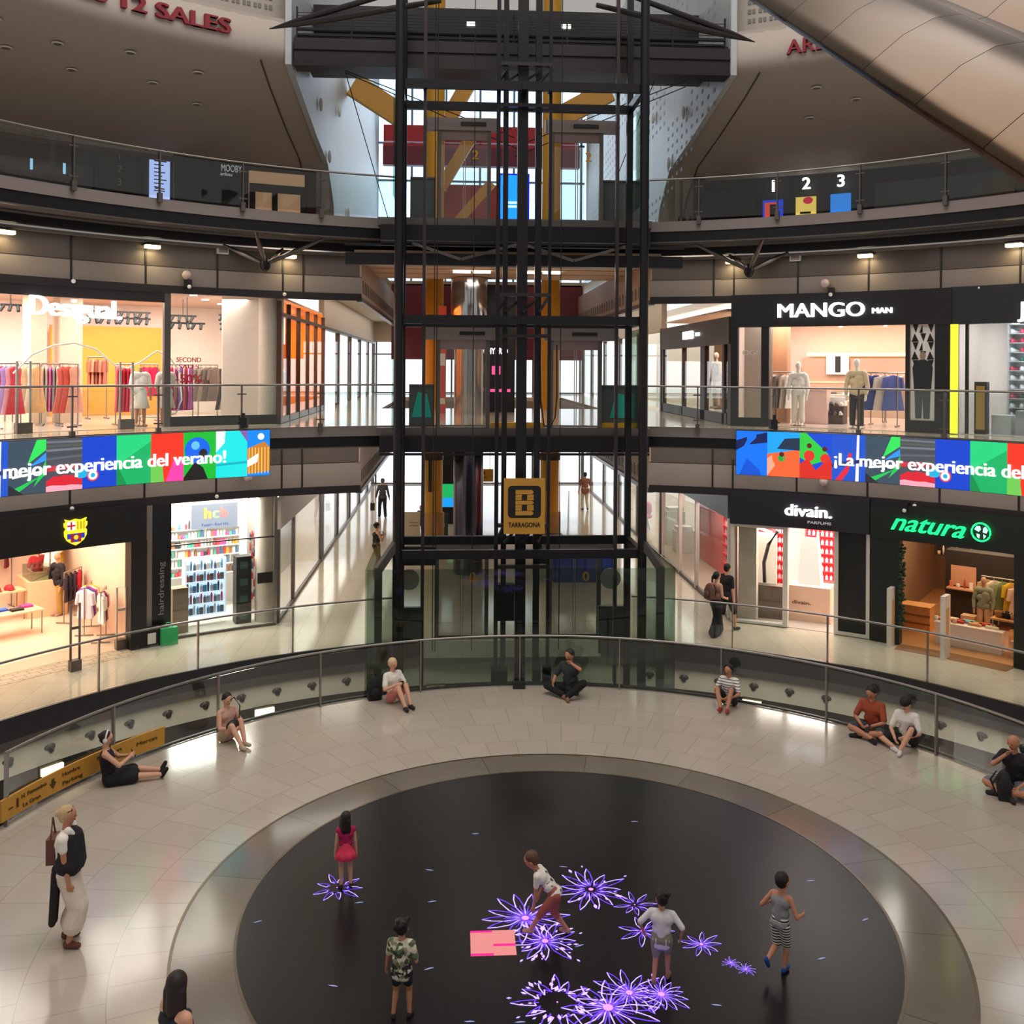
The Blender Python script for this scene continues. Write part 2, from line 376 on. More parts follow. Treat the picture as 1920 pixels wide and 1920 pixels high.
# corridor floors and ceilings
for z in (FZ[1], FZ[2]):
    for a, b in ((-6.2, -4.15), (4.15, 6.2)):
        S('floor', MB().bb(a, b, 20, 46, z - .2, z - .003), STONE2)
    S('floor', MB().bb(-4.15, 4.15, 38, 46, z - .2, z - .003), STONE2)
S('ceiling', MB().bb(-4.1, 4.1, 13.4, 20.5, 9.86, 9.95), mat('bridge_ceiling', 'bfa48c', .6))
for s in (14.2, 15.7, 17.2, 18.7): S('trim_11', MB().bb(-4.1, 4.1, s - .02, s + .02, 9.85, 9.862), mat('ceiling_groove', '6b5a4c', .7))
for sx in (-1, 1): S('ceiling', MB().bb(min(sx * 4.1, sx * 6.2), max(sx * 4.1, sx * 6.2), 14.5, 46, 9.5, 9.6), mat('corridor_ceiling', 'd9cbb6', .6))
for sx in (-1, 1): S('ceiling', MB().bb(min(sx * 4.1, sx * 6.2), max(sx * 4.1, sx * 6.2), 14.5, 46, 4.3, 4.4), mat('corridor_ceiling', 'd9cbb6', .6))

# --- grey fascia panels, two-tone, flush with the shop fronts, returning along the corridor
JT = [-71.6, -64.7, -57.8, -50.9, -44.1, -37.3, -30.4, -23.8, -21.7, 22.3, 24.4, 30.9, 37.8, 44.5, 51.4, 58.2, 65.1, 72]
for zb, zm, zt, zk in ((8.85, 9.31, 9.88, 8.66), (3.62, 4.25, 5.1, 3.42)):
    for a, b, sd in ((-80, -15.6, 'left'), (15.6, 80, 'right')):
        S('wall_' + sd, MB().arc(14.85, 14.95, a, b, zb, zm), PANELL)
        S('wall_' + sd, MB().arc(14.86, 14.95, a, b, zm, zt), PANELD)
        S('trim_12', MB().arc(14.82, 15.0, a, b, zk, zb), mat('dark_header', '241f22', .4))
        mj = MB()
        for j in JT:
            if a < j < b: mj.arc(14.835, 14.86, j - .09, j + .09, zb, zt, 1)
        mj.arc(14.845, 14.86, a, b, zm - .008, zm + .008)
        S('trim_13', mj, BLACK)
    for sx in (-1, 1):
        S('wall_corridor', MB().bb(min(sx * 4.0, sx * 4.1), max(sx * 4.0, sx * 4.1), 14.3, 44, zb - .1, zt + .1), mat('warm_bulkhead', 'a08a78', .6))
        S('trim_14', MB().bb(min(sx * 3.95, sx * 4.12), max(sx * 3.95, sx * 4.12), 14.3, 44, zb - .22, zb - .1), STEELD)
        mp = MB()
        for i in range(44):
            s = 14.7 + i * .55
            mp.bb(min(sx * 3.985, sx * 4.0), max(sx * 3.985, sx * 4.0), s, s + .3, zb + .05, zb + .33)
            mp.bb(min(sx * 3.98, sx * 4.0), max(sx * 3.98, sx * 4.0), s + .08, s + .2, zb + .1, zb + .4)
        S('trim_15', mp, mat('relief_ornament', '6e6156', .6))

# --- wall lamps on the upper panels (each with its own light)
wl = None
for i, th in enumerate((-63.5, -50, -36.9, -23.3, 24.3, 37.6, 51.1, 64.5)):
    l, rz = S_at(14.7, th, 9.76)
    if wl is None:
        wl = T('wall_lamp', 'glowing rectangular wall lamp on the grey panels under the top balcony', 'lamp', l, rz, 'wall lamps on the grey panels')
        O('diffuser', MB().bb(-.17, .17, -.09, .07, -.045, .03), LAMPW, wl); O('bracket', MB().bb(-.19, .19, -.1, .16, .03, .06), STEELD, wl)
    else: dup(wl, l, rz)
    q = P(14.62, th, 9.68); area('wall_lamp_light', q, (0, 0, -R_(th)), .3, .14, 9, (1, .78, .4))
for i, th in enumerate((-30, 30.7)):
    l, rz = S_at(14.76, th, 9.8)
    if i == 0:
        sp = T('wall_speaker', 'small white speaker box on the grey panels', 'speaker', l, rz, 'white speaker boxes on the grey panels')
        O('case', MB().bb(-.14, .14, -.06, .08, -.08, .08), WHITE, sp); O('grille', MB().bb(-.11, .11, -.07, -.06, -.055, .055), PANELL, sp)
    else: dup(sp, l, rz)
cams = None
for th, z in ((-33.4, 8.95), (34.3, 8.92), (41.5, 3.5)):
    l, rz = S_at(14.76, th, z)
    if cams is None:
        cams = T('security_camera', 'black security camera hanging from the dark header band', 'camera', l, rz, 'security cameras on the header bands')
        O('body', MB().bb(-.07, .07, -.12, .08, -.14, .06), BLACK, cams); O('lens', MB().sph((0, -.12, -.12), .05), WHITE, cams)
    else: dup(cams, l, rz)
for th, z in ((-33.6, 9.12), (33.7, 9.1), (33.7, 3.95), (-27.4, 3.98)):
    l, rz = S_at(14.7, th, z)
    tag(O('globe_lamp', MB().sph((0, 0, 0), .115), mat('opal_globe', 'b9a79d', .4), loc=l), 'unlit opal globe on the light grey panels', 'globe', 'opal globes on the grey panels')
for th, z in ((-44, 8.8), (-23.7, 8.76), (-44, 3.53), (-30.4, 3.52), (33, 8.8), (48, 8.82), (31.5, 3.52), (42.3, 3.5)):
    l, rz = S_at(14.78, th, z)
    tag(O('ceiling_sensor', MB().sph((0, 0, 0), .05), WHITE, loc=l), 'tiny white dome sensor on the dark header band', 'sensor', 'white dome sensors')

# --- upper shell of the cinema floor: funnel-shaped ceiling, fascia with red letters
PROF = [(13.1, 15.35), (13.06, 14.75), (13.1, 14.5), (13.3, 14.38), (14.6, 14.12), (17, 13.72), (19.4, 13.35), (20.6, 12.5), (21.1, 11.6), (21.2, 10.64)]
for sx, sd in ((-1, 'left'), (1, 'right')):
    mb = MB(); n = 48; rows = []
    for r, z in PROF:
        a0 = math.degrees(math.asin(5.5 / r)); rows.append([P(r, sx * (a0 + (80 - a0) * i / n), z) for i in range(n + 1)])
    k = n + 1; vs = [p for row in rows for p in row]
    mb.add(vs, [(j * k + i, j * k + i + 1, (j + 1) * k + i + 1, (j + 1) * k + i) for j in range(len(rows) - 1) for i in range(n)], 0, True)
    o = S('ceiling', mb, SHELLW); md = o.modifiers.new('thick', 'SOLIDIFY'); md.thickness = .12; md.offset = -1 if sx < 0 else 1
    # groove a little in from the tunnel
    mb = MB(); mb.tube([P(r - .02, sx * (math.degrees(math.asin(5.5 / r)) + dd), z - .005) for (r, z), dd in zip(PROF[3:], (3.6, 3.4, 3.0, 2.6, 2.3, 2.1, 2))], .022, 6); S('trim_16', mb, mat('shell_groove', '5c5049', .8))
    S('trim_17', MB().arc(13.1, 13.4, sx * 25, sx * 80, 15.3, 15.42), SHELLW)
    S('wall_' + sd, MB().arc(13.55, 13.7, sx * 24.2, sx * 80, 15.3, 19.5), mat('upper_wall_white', 'aca39a', .7))
    mp = MB()
    for i in range(30):
        if i % 7 in (5, 6): continue
        for q in range(5):
            th = 26.5 + i * 1.15
            mp.arc(13.53, 13.56, sx * th, sx * (th + .35), 15.75 + q * .24, 15.86 + q * .24, 1)
            mp.arc(13.53, 13.56, sx * (th + .5), sx * (th + .8), 15.75 + q * .24, 15.86 + q * .24, 1)
    S('trim_18', mp, mat('perforation_grey', '7f7871', .8))
    # tunnel walls of the top floor
    ya = 11.75
    S('wall_' + sd, MB().slab([(sx * 5.5, ya, 14.3), (sx * 5.5, 16.2, 13.6), (sx * 5.5, 18.7, 13.3), (sx * 5.5, 20.2, 12.3), (sx * 5.5, 21, 10.64), (sx * 5.5, 38.6, 10.64), (sx * 5.5, 38.6, 22), (sx * 5.5, ya, 22)], (sx * .15, 0, 0)), PERF)
    md = MB()
    for i in range(38):
        for q in range(30):
            s = 13.2 + i * .62; z = 10.9 + q * .34
            if z < 14.3 - (s - 11.75) * .28 or (i // 5 + q // 6) % 3 == 0: continue
            md.bb(min(sx * 5.496, sx * 5.5), max(sx * 5.496, sx * 5.5), s, s + .2, z, z + .11)
    if sx > 0: S('trim_19', md, mat('perf_hole', 'abb1b5', .8))
    tl = None
    for s, z in ((16.5, 14.6), (21, 15.6), (24, 12.6), (27, 12.2), (18.5, 13.5)):
        lo = (sx * 5.42, s, z)
        if tl is None:
            tl = tag(O('tunnel_wall_light', MB().sph((0, 0, 0), .17, .35, .8, 1.2), WHITE, loc=lo), 'white oval lamp on the ' + ('pale bluish smooth tunnel wall' if sx < 0 else 'perforated white tunnel wall'), 'lamp', 'oval lamps on the tunnel walls ' + ('beside the dark cinema foyer' if sx < 0 else 'beside the numbered screens'))
        else: dup(tl, lo)
    # downlights in the shell
    dl = None
    for th, r in ((33, 14.4), (36, 15.4), (40, 14.1), (43, 15.6), (46, 14.5), (49, 15.3), (52, 14.2), (31, 16.2)):
        zz = 14.12 - (r - 14.6) * .167 - .03; l = P(r, sx * th, zz)
        if dl is None:
            dl = T('recessed_downlight', 'round recessed downlight in the beige sloped ceiling ' + ('under the red cinema lettering' if sx < 0 else 'over the numbered screens'), 'downlight', l, 0, 'recessed downlights ' + ('left' if sx < 0 else 'right') + ' shell')
            O('ring', MB().lathe([(.1, .02), (.13, .02), (.14, 0), (.1, -.012)]), WHITE, dl); O('bulb', MB().cyl((0, 0, .02), (0, 0, .0), .1, 14), mat('downlight_off', '7a706a', .5), dl)
        else: dup(dl, l)
tag(O('wall_lettering', on_arc(fit_w(letters('CINES 12 SALES', .5, .05, .035), 4.75), 13.02, -42.0, 14.93), REDD), 'deep red raised letters reading CINES 12 SALES on the curved white fascia', 'lettering')
tag(O('wall_lettering', on_arc(fit_w(letters('ARENAS', .5, .05, .022), 1.95), 13.02, 35.4, 14.8), REDD), 'deep red raised letters partly hidden by the bronze escalator belly', 'lettering')

# --- end of the corridor: glazing, sky, columns
S('wall_back', MB().bb(-14, 14, 47.5, 47.7, -1, 26), glow('sky_backdrop', 'eaf5ff', 2.2))  # glowing panel standing in for the sky beyond the glazing
mb = MB()
for x in (-6, -4, -2, 0, 2, 4, 6): mb.bb(x - .06, x + .06, 44.4, 44.6, 10.6, 24)
for z in (10.7, 13.1, 15.6, 17.8, 20, 22.2, 24): mb.bb(-6.2, 6.2, 44.4, 44.6, z - .05, z + .05)
S('window_1', mb, mat('blue_grey_mullion', '6f8fa6', .5))
S('window_2', MB().bb(-6.2, 6.2, 44.45, 44.5, 10.6, 24), glass('sky_glazing', 'e6f6ff', .04))
for z0, z1 in ((0, 4.6), (5.32, 9.6)):
    mb = MB()
    for x in (-6, -4.6, -3.2, -1.6, 0, 1.6, 3.2, 4.6, 6): mb.bb(x - .05, x + .05, 44.4, 44.6, z0, z1)
    for z in (z0 + .05, z0 + 2.3, z0 + 3.1): mb.bb(-6.2, 6.2, 44.42, 44.58, z - .04, z + .04)
    S('window_3', mb, STEELD)
    S('wall_end', MB().bb(-6.2, 6.2, 44.3, 44.65, z0 + 3.0, z0 + 5.3), mat('end_wall', 'cbb9a8', .6))
# long side walls of the corridor (shop fronts beyond the first shops)
for sx, sd in ((-1, 'left'), (1, 'right')):
    for z in (FZ[0], FZ[1]):
        S('wall_' + sd, MB().bb(min(sx * 6.1, sx * 6.3), max(sx * 6.1, sx * 6.3), 22.5, 44.5, z + 2.9, z + 4.4), mat('corridor_header', 'c3b3a2', .5))
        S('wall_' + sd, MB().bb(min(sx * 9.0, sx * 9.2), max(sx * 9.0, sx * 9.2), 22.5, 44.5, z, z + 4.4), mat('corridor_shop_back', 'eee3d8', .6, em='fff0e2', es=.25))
        for s in (22.5, 27, 31.5, 36, 40.5, 44.3):
            S('trim_20', MB().bb(min(sx * 6.08, sx * 6.25), max(sx * 6.08, sx * 6.25), s, s + .18, z, z + 3), STEELD)
        S('window_4', MB().bb(min(sx * 6.12, sx * 6.15), max(sx * 6.12, sx * 6.15), 22.7, 44.3, z + .1, z + 2.9), SHOPG)
        S('floor', MB().bb(min(sx * 6.2, sx * 9.2), max(sx * 6.2, sx * 9.2), 22, 46, z - .2, z - .002), STONE2)
        area('corridor_shop_light', (sx * 7.7, 33, z + 4.1), (0, 0, 0), 2.4, 20, 420, (1, .93, .84))
        area('corridor_light', (sx * 5.1, 30, z + 4.15), (0, 0, 0), 1.2, 24, 160, (1, .92, .8))
    S('trim_21', MB().bb(min(sx * 6.1, sx * 6.35), max(sx * 6.1, sx * 6.35), 13.5, 44.5, 4.4, 5.15), PANELD)

# unseen fill lights, added under both gallery slabs to brighten floors and shop fronts
for z in (5.08, 10.15):
    for th in (-62, -48, -34, -20, -7, 7, 20, 34, 48, 62):
        if z > 9 and abs(th) < 10: continue
        area('gallery_downlight', P(13.95, th, z if z < 9 else 9.84), (0, 0, -R_(th)), 2.6, .5, 31 if z < 9 else 16, (1, .92, .82))
# ================================================================== LIFT TOWER
TW = T('lift_tower', 'black steel and glass frame of the twin lift tower rising through all storeys', 'lift tower', (.12, 11, -4.5))
def tw(name, mb, m=DARK, label=None): return O(name, mb, m, TW, label, world=True)
for t in (-2.70, 2.86):
    for s in (9.5, 11.4):
        if t < 0 and s > 10: tw('post', MB().cyl((t - .02, s, -4.5), (t - .02, s, 22), .09, 10)); continue
        if s < 10: tw('post', MB().cyl((t, s, -4.5), (t, s, 22), .105, 12))
        else: tw('post', MB().bb(t - .075, t + .075, s - .075, s + .075, -4.5, 22))
for t, w in ((-2.14, .075), (2.28, .075)):
    tw('guide_rail', MB().bb(t - w / 2, t + w / 2, 9.7, 9.82, -1.2, 22), mat('guide_brown', '33292b', .4, .3))
for t, s, w in ((-.46, 9.9, .09), (-.27, 10.3, .12), (.12, 10.2, .24), (.50, 10.3, .15), (.74, 9.9, .075)):
    tw('centre_mast', MB().bb(t - w / 2, t + w / 2, s - w / 2, s + w / 2, -4.5, 22), mat('mast_black', '1d1b20', .35, .4))
for t in (-1.92, -1.86, -1.0, 1.06):
    tw('cable', MB().cyl((t, 10.4, .2), (t, 10.4, 22), .012, 6), BLACK)
# hanging loop cable by the second car
tw('loop_cable', MB().tube([(.95, 10.2, 7.4), (.96, 10.2, 6.2), (.92, 10.2, 5.7), (.8, 10.2, 5.45), (.66, 10.2, 5.5), (.58, 10.2, 6.1), (.56, 10.2, 7.2)], .018, 6), BLACK)
for z in (2.62, 7.94, 13.26, 18.6):
    mb = MB()
    for s in (9.6, 11.4): mb.bb(-2.75, 2.9, s - .06, s + .06, z - .1, z + .1)
    for t in (-2.72, .12, 2.86): mb.bb(t - .06, t + .06, 9.5, 11.4, z - .09, z + .09)
    for t in (-2.15, -.45, .7, 2.3): mb.bb(t - .04, t + .04, 9.6, 10.0, z - .05, z + .05)
    tw('ring_beam', mb)
    mb = MB()
    for a, b in ((-.46, -.27), (.5, .74), (-.27, .12), (.12, .5)): mb.bar((a, 9.95, z + .2), (b, 10.25, z + .55), .05, .05)
    for dz in (.6, -.35): mb.bb(-.5, .78, 9.86, 10.0, z + dz - .04, z + dz + .04)
    tw('brace', mb, DARK2)
for z in (4.95, 10.24):
    mb = MB(); mb.bb(-3.3, 3.5, 11.9, 12.2, z - .22, z + .18)
    mb.bb(-3.3, 3.5, 11.86, 11.92, z - .3, z - .24)
    tw('landing_beam', mb)
    mb = MB()
    for c in (-1.2, 1.6):
        mb.bar((c - 1.3, 11.8, z - .3), (c - .1, 11.5, z - .72), .07, .07); mb.bar((c + 1.3, 11.8, z - .3), (c - .1, 11.5, z - .72), .07, .07)
    if z > 6: tw('strut', mb, STEELD); tw('truss_chord', MB().bb(-4.2, 4.4, 12.2, 12.5, z - .8, z - .5).bb(-4.2, 4.4, 12.0, 12.1, z - .34, z - .28))
for sx in (-1, 1):
    x = -2.72 if sx < 0 else 2.86
    for z0, z1 in ((5.4, 7.8), (10.75, 13.1)):
        tw('side_glass', MB().bb(x + sx * .12, x + sx * .135, 9.6, 12.3, z0, z1), GLASSG)
    # splayed footing of the outer posts
    mb = MB(); mb.bar((x, 9.5, 2.9), (x + sx * .38, 9.3, 2.35), .16, .16); mb.bb(x + sx * .38 - .08, x + sx * .38 + .08, 9.22, 9.38, -4.5, 2.4)
    mb.bar((x - sx * .5, 9.45, -.72), (x + sx * .45, 9.35, -.72), .2, .12); mb.bar((x + sx * .2, 9.35, -.75), (x + sx * .7, 9.1, -1.7), .22, .18)
    tw('footing', mb, mat('footing_grey', '4a4642', .5))
    tw('enclosure_glass', MB().bb(x + sx * .62, x + sx * .64, 8.95, 12.2, -.55, 2.42), TINTG)
    mb = MB(); mb.cyl((x + sx * .1, 9.1, 1.55), (x + sx * .1, 9.16, 1.55), .26, 28) if False else None
    xx = -2.55 if sx < 0 else 2.55
    tw('round_plate', MB().cyl((xx, 12.0, 1.52), (xx, 12.06, 1.52), .26, 28), mat('round_plate_grey', '8d8a84', .5))
    tw('dark_cabinet', MB().bb(xx - .32, xx + .34, 11.9, 12.05, -.35, .84), mat('cabinet_green', '2a3531', .3))
tw('enclosure_glass', MB().bb(-3.32, .1, 8.93, 8.945, -.55, 2.42), TINTG)
tw('enclosure_glass', MB().bb(.14, 3.5, 8.93, 8.945, -.55, 2.42), TINTG)
tw('header_box', MB().bb(-2.75, -1.9, 11.9, 12.1, 1.9, 2.36), BLACK)
mb = MB()
for t in (-.27, .12, .5, .74, -.46): mb.bb(t - .09, t + .09, 9.9, 10.2, -.9, 0)
mb.bar((-.42, 9.9, -.2), (-.12, 9.9, -1.2), .06, .06); mb.bar((.72, 9.9, -.2), (.42, 9.9, -1.2), .06, .06); mb.bb(-.6, .9, 9.85, 10.3, -1.0, -.9)
tw('pit_frame', mb, DARK)
tw('counterweight', MB().bb(-.4, .0, 10.35, 10.6, .9, 1.75), BLACK)

# landing doors, three storeys x two lifts
def lift_door(c, z, label):
    t = T('lift_door', label, 'lift door', (c, 12.32, z), 0, 'landing doors of the twin lifts' if False else None)
    mp = mat('door_pinkish_steel', '8f7b78', .3, .75, var=.05)
    O('sill_panel', MB().bb(-.63, .63, -.04, .04, -.42, -.06), mp, t)
    O('threshold', MB().bb(-.66, .66, -.1, .1, -.06, 0), STEEL, t)
    mb = MB(); mb.bb(-.68, -.58, -.06, .06, 0, 2.3); mb.bb(.58, .68, -.06, .06, 0, 2.3); O('door_frame', mb, STEELD, t)
    O('header', MB().bb(-1.02 if c < 0 else -.82, .82 if c < 0 else 1.02, -.09, .09, 2.24, 2.56), mat('header_steel', '8b7f7b', .35, .7), t)
    O('indicator', MB().bb(-.1, .55, -.12, -.09, 2.36, 2.45), BLACK, t)
    O('transom', MB().bb(-.58, .58, -.03, .03, 2.0, 2.24), mp, t)
    for a, b in ((-.575, -.012), (.012, .575)):
        O('door_leaf', MB().bb(a, b, -.012, .012, .02, 2.0), glass('lift_door_glass', 'ececea', .06), t)
        O('leaf_edge', MB().bb(b - .02 if b < 0 else a, b if b < 0 else a + .02, -.02, .02, .02, 2.0), STEEL, t)
    return t
FL = {0: ('ground landing', 0), 1: ('middle floor landing', FZ[1]), 2: ('top landing', FZ[2])}
for k, (nm, z) in FL.items():
    for c, o in ((-1.22, 'by the round post of the tower'), (1.66, 'by the twin posts of the tower')):
        t = lift_door(c, z, 'glass lift door with steel header on the ' + nm + ', ' + o)
        if k != 1:
            n = on_plane(letters(str(0 if k == 0 else 2), .34, .006, .03), (.30 if c > 0 else .28, -.03, 1.5 if k == 0 else 1.62), (1, 0, 0))
            O('floor_number', n, YELLOW, t)
# landing balustrades and posters beside the doors
for z in (FZ[1], FZ[2]):
    for a, b, nm in ((-2.6, -1.95, 'beside the round post'), (2.36, 3.35, 'beside the twin posts')):
        t = T('landing_balustrade', 'dark grey-green balustrade panel ' + nm + (' on the middle landing' if z < 8 else ' on the top landing'), 'panel', ((a + b) / 2, 12.6, z))
        O('panel', MB().bb(a, b, 12.58, 12.62, z + .04, z + 1.06), mat('panel_green_grey', '4a524f', .35), t, world=True)
        O('capping', MB().bb(a, b, 12.55, 12.65, z + 1.06, z + 1.1), STEELD, t, world=True)
        if z < 8: O('poster', MB().poly([((a + b) / 2 - .26, 12.565, z + .25), ((a + b) / 2 + .26, 12.565, z + .25), ((a + b) / 2 + .14, 12.565, z + .85), ((a + b) / 2 - .1, 12.565, z + .9)]), mat('teal_poster', '1fa796', .4), t, world=True, label='teal poster')
for z in (FZ[1], FZ[2]): S('floor', MB().bb(-3.4, 3.6, 12.2, 13.2, z - .2, z), STEELD)
S('floor', MB().bb(-3.4, 3.6, 11.9, 12.4, -.42, -.002), STONE2)
S('trim_22', MB().bb(-.5, .9, 12.5, 12.8, FZ[1], FZ[1] + .12).bb(2.3, 3.3, 12.5, 12.8, FZ[1], FZ[1] + .12), YELLOW)
# blue information screen on the top landing
t = T('information_screen', 'tall glowing blue information screen behind the lift masts on the top landing', 'screen', (.1, 13.0, FZ[2] + .02))
O('screen', MB().bb(-.36, .36, -.03, 0, .02, 1.25), glow('blue_screen', '1288ff', 1.6), t); O('case', MB().bb(-.4, .4, 0, .1, 0, 1.3), mat('screen_case_blue', '0b1a8c', .4, em='0a20ff', es=.5), t)
O('text_band', MB().bb(-.3, .3, -.034, -.03, .5, .56).bb(-.3, .3, -.034, -.03, .4, .46), glow('screen_text', 'bff6ff', 1.4), t)
# station sign
t = T('hanging_sign', 'amber sign with black rounded square letter B above the word TARRAGONA', 'sign', (.14, 9.25, 3.14))
O('board', MB().bb(-.46, .46, -.03, .03, 0, 1.24), SIGNY, t)
mb = MB(); r = .09; pts = []
for cx, cz, a0 in ((.37 - r, 1.08 - r, 0), (-.37 + r, 1.08 - r, 90), (-.37 + r, .36 + r, 180), (.37 - r, .36 + r, 270)):
    for i in range(7): a = R_(a0 + 15 * i); pts.append((cx + r * math.cos(a), -.034, cz + r * math.sin(a)))
mb.slab(pts[::-1], (0, .006, 0)); O('black_field', mb, BLACK, t)
mb = MB()
def bpl(a, b, z0, z1, rr=0):
    mb.bb(a, b, -.042, -.034, z0, z1)
for z0, z1, w in ((.42, .515, .20), (.66, .745, .205), (.89, .985, .20)):
    q = [(-.2, -.036, z0), (w - .04, -.036, z0), (w, -.036, z0 + .03), (w, -.036, z1 - .03), (w - .04, -.036, z1), (-.2, -.036, z1)]; mb.slab(q, (0, -.008, 0))
for z0, z1 in ((.525, .585), (.59, .65), (.755, .815), (.82, .88)):
    bpl(-.2, -.06, z0, z1); bpl(.06, .205, z0, z1)
O('letter_mark', mb, SIGNY, t)
O('lettering', on_plane(fit_w(letters('TARRAGONA', .15, .004, .02), .72), (0, -.036, .2), (1, 0, 0)), BLACK, t)

# ================================================================== TOP BRIDGE AND ROOF STRUTS
t = T('foot_bridge', 'dark steel footbridge with mesh railing crossing above the lift tower', 'bridge', (0, 12, 14.3))
O('front_girder', MB().bb(-5.45, 5.5, 11.85, 12.3, 14.35, 15.0).bb(-5.45, 5.5, 11.8, 12.35, 14.3, 14.36).bb(-5.45, 5.5, 11.8, 12.35, 14.7, 14.75), DARK2, t, world=True)
O('deck', MB().bb(-5.45, 5.5, 12.0, 15.0, 14.95, 15.1), DARK2, t, world=True)
mb = MB()
for i in range(9): mb.bb(-5.4, 5.4, 11.95, 11.965, 15.05 + i * .075, 15.065 + i * .075)
for i in range(9): mb.bb(-5.4 + i * 1.35 - .02, -5.4 + i * 1.35 + .02, 11.94, 11.99, 14.9, 15.8)
mb.bb(-5.4, 5.4, 11.93, 11.98, 15.22, 15.27).bb(-5.4, 5.4, 11.93, 11.98, 15.08, 15.12)
O('mesh_railing', mb, DARK, t, world=True)
O('rear_girder', MB().bb(-5.45, 5.5, 15.0, 15.4, 16.25, 17.0), DARK, t, world=True)
O('rear_panel', MB().bb(-5.45, 5.5, 15.1, 15.15, 15.1, 16.25), mat('bridge_mesh_panel', '7c7672', .6), t, world=True)
O('girder_lamp', MB().bb(-1.15, -.9, 14.96, 15.0, 16.5, 16.62).bb(1.55, 1.8, 14.96, 15.0, 16.5, 16.62), LAMPC, t, world=True)
for sx, nm in ((-1, 'towards the red lettered fascia'), (1, 'towards the bronze escalator belly')):
    t = T('roof_strut', 'pair of dark spear-shaped roof struts meeting in a point ' + nm, 'strut', (sx * 6, 11, 15.2))
    tip = Vector((sx * 5.92, 11.13, 14.94))
    for q, r in (((sx * 2.75, 10.2, 15.2), .12), ((sx * 2.85, 10.2, 15.56), .10)):
        q = Vector(q); mid = tip.lerp(q, .45)
        O('spear', MB().tube([tip, tip.lerp(q, .2), mid, tip.lerp(q, .8), q + (q - tip) * .3], [.01, .06, r * .75, r * .7, r * .5], 8), DARK2, t, world=True)
t = T('stay_cables', 'thin steel stay cables stretched under the footbridge', 'cable', (0, 13, 13.5))
for a, b in (((-4.2, 12, 14.2), (.2, 13, 12.6)), ((-4.2, 12, 14.25), (.1, 13, 12.9)), ((4.4, 12, 14.2), (.2, 13, 12.7)), ((4.4, 12, 14.05), (.1, 13, 12.4)), ((-4.2, 11.9, 14.2), (-3.4, 16, 11.2)), ((3.6, 12, 14.2), (2.9, 16, 11.4))):
    O('cable', MB().cyl(a, b, .013, 6), BLACK, t, world=True)
# strut brackets under the top balcony
for sx, nm in ((-1, 'over the bright clothes store'), (1, 'over the menswear store')):
    n0 = P(14.1, sx * 26.4, 9.45); t = T('balcony_bracket', 'dark star-shaped strut bracket under the top balcony ' + nm, 'bracket', n0)
    for q in (P(13.2, sx * 28.6, 10.15), P(13.3, sx * 21, 10.1), P(14.7, sx * 24, 9.95), P(14.7, sx * 30, 9.95)):
        O('strut', MB().tube([n0, n0.lerp(q, .5), q], [.04, .07, .03], 8), STEELD, t, world=True)
    O('anchor_block', MB().sph(n0, .14, 1, 1, 1.3), DARK, t, world=True)
    O('fin', MB().slab([n0 + Vector((0, 0, -.1)), P(13.2, sx * 28.6, 10.15), P(13.3, sx * 28.2, 10.15)], P(1, sx * 26) * .05), DARK2, t, world=True)

# ================================================================== CORRIDOR CORE: yellow columns, chrome drum, escalator signs
for c, nm in ((-2.2, 'near the chrome drum'), (2.12, 'near the blue draped booth')):
    t = T('yellow_column', 'tall yellow steel column in the corridor ' + nm, 'column', (c, 23.4, 0))
    O('shaft', MB().cyl((0, 0, 0), (0, 0, 24), .35, 20), YELLOW, t)
    O('collar', MB().cyl((0, 0, 3.45), (0, 0, 3.62), .38, 20).bar((-.1, -.36, 3.5), (-.1, -.36, 2.3), .12, .05), mat('collar_brown', '3a2c1e', .5), t)
    O('base_cladding', MB().cyl((0, 0, 0), (0, 0, 1.5), .42, 20), mat('wood_tan', 'b98a4e', .5), t)
for i, (p, q, w, nm) in enumerate((((-1.95, 26, 16.3), (-.25, 26, 19.4), .62, 'leaning brace behind the round post'), ((-5.3, 24, 17.4), (-3.45, 24.3, 16.3), .85, 'sloping girder end by the smooth tunnel wall'), ((4.4, 24, 17.4), (2.5, 24.3, 16.4), .8, 'sloping girder end by the perforated tunnel wall'),
        ((-2.0, 25.6, 13.9), (-.6, 25.6, 16.3), .45, 'short brace seen through the top lift door'), ((-1.5, 25, 12.3), (-.05, 25, 14.0), .36, 'low brace in front of the red wall'))):
    tag(O('yellow_brace', MB().bar(p, q, .3, w), YELLOW), 'yellow steel ' + nm, 'brace')
for i, s in enumerate((13.2, 14.9)):
    for c in (-.92, 1.25):
        if i == 0 and c < 0:
            tl = T('ceiling_tube_light', 'pair of glowing tube lights under the bridge ceiling behind the lifts', 'light', (c, 15.2, 9.84), 0, 'tube lights under the bridge ceiling')
            O('tube', MB().bb(-.58, -.04, -.09, .09, -.05, 0), LAMPC, tl); O('tube', MB().bb(.04, .58, -.09, .09, -.05, 0), LAMPC, tl)
        else: dup(tl, (c, 15.2 + i * 2.4, 9.84))
area('bridge_light', (0, 16.5, 9.7), (0, 0, 0), 3.5, 4, 110, (1, .92, .8))
t = T('chrome_drum', 'tall mirror-polished steel drum column behind the lift doors', 'column', (-.95, 20, 0))
O('lower_drum', MB().cyl((0, 0, 0), (0, 0, 4.9), .5, 28), mat('smoked_chrome', '55555f', .12, 1.0), t); O('upper_drum', MB().lathe([(.5, 5.0), (.5, 8.0), (.62, 8.5), (.62, 9.84)], n=28), CHROME, t)
t = T('pylon_sign', 'tall orange-red vertical banner beside the chrome drum', 'banner', (-1.85, 20.2, FZ[1]))
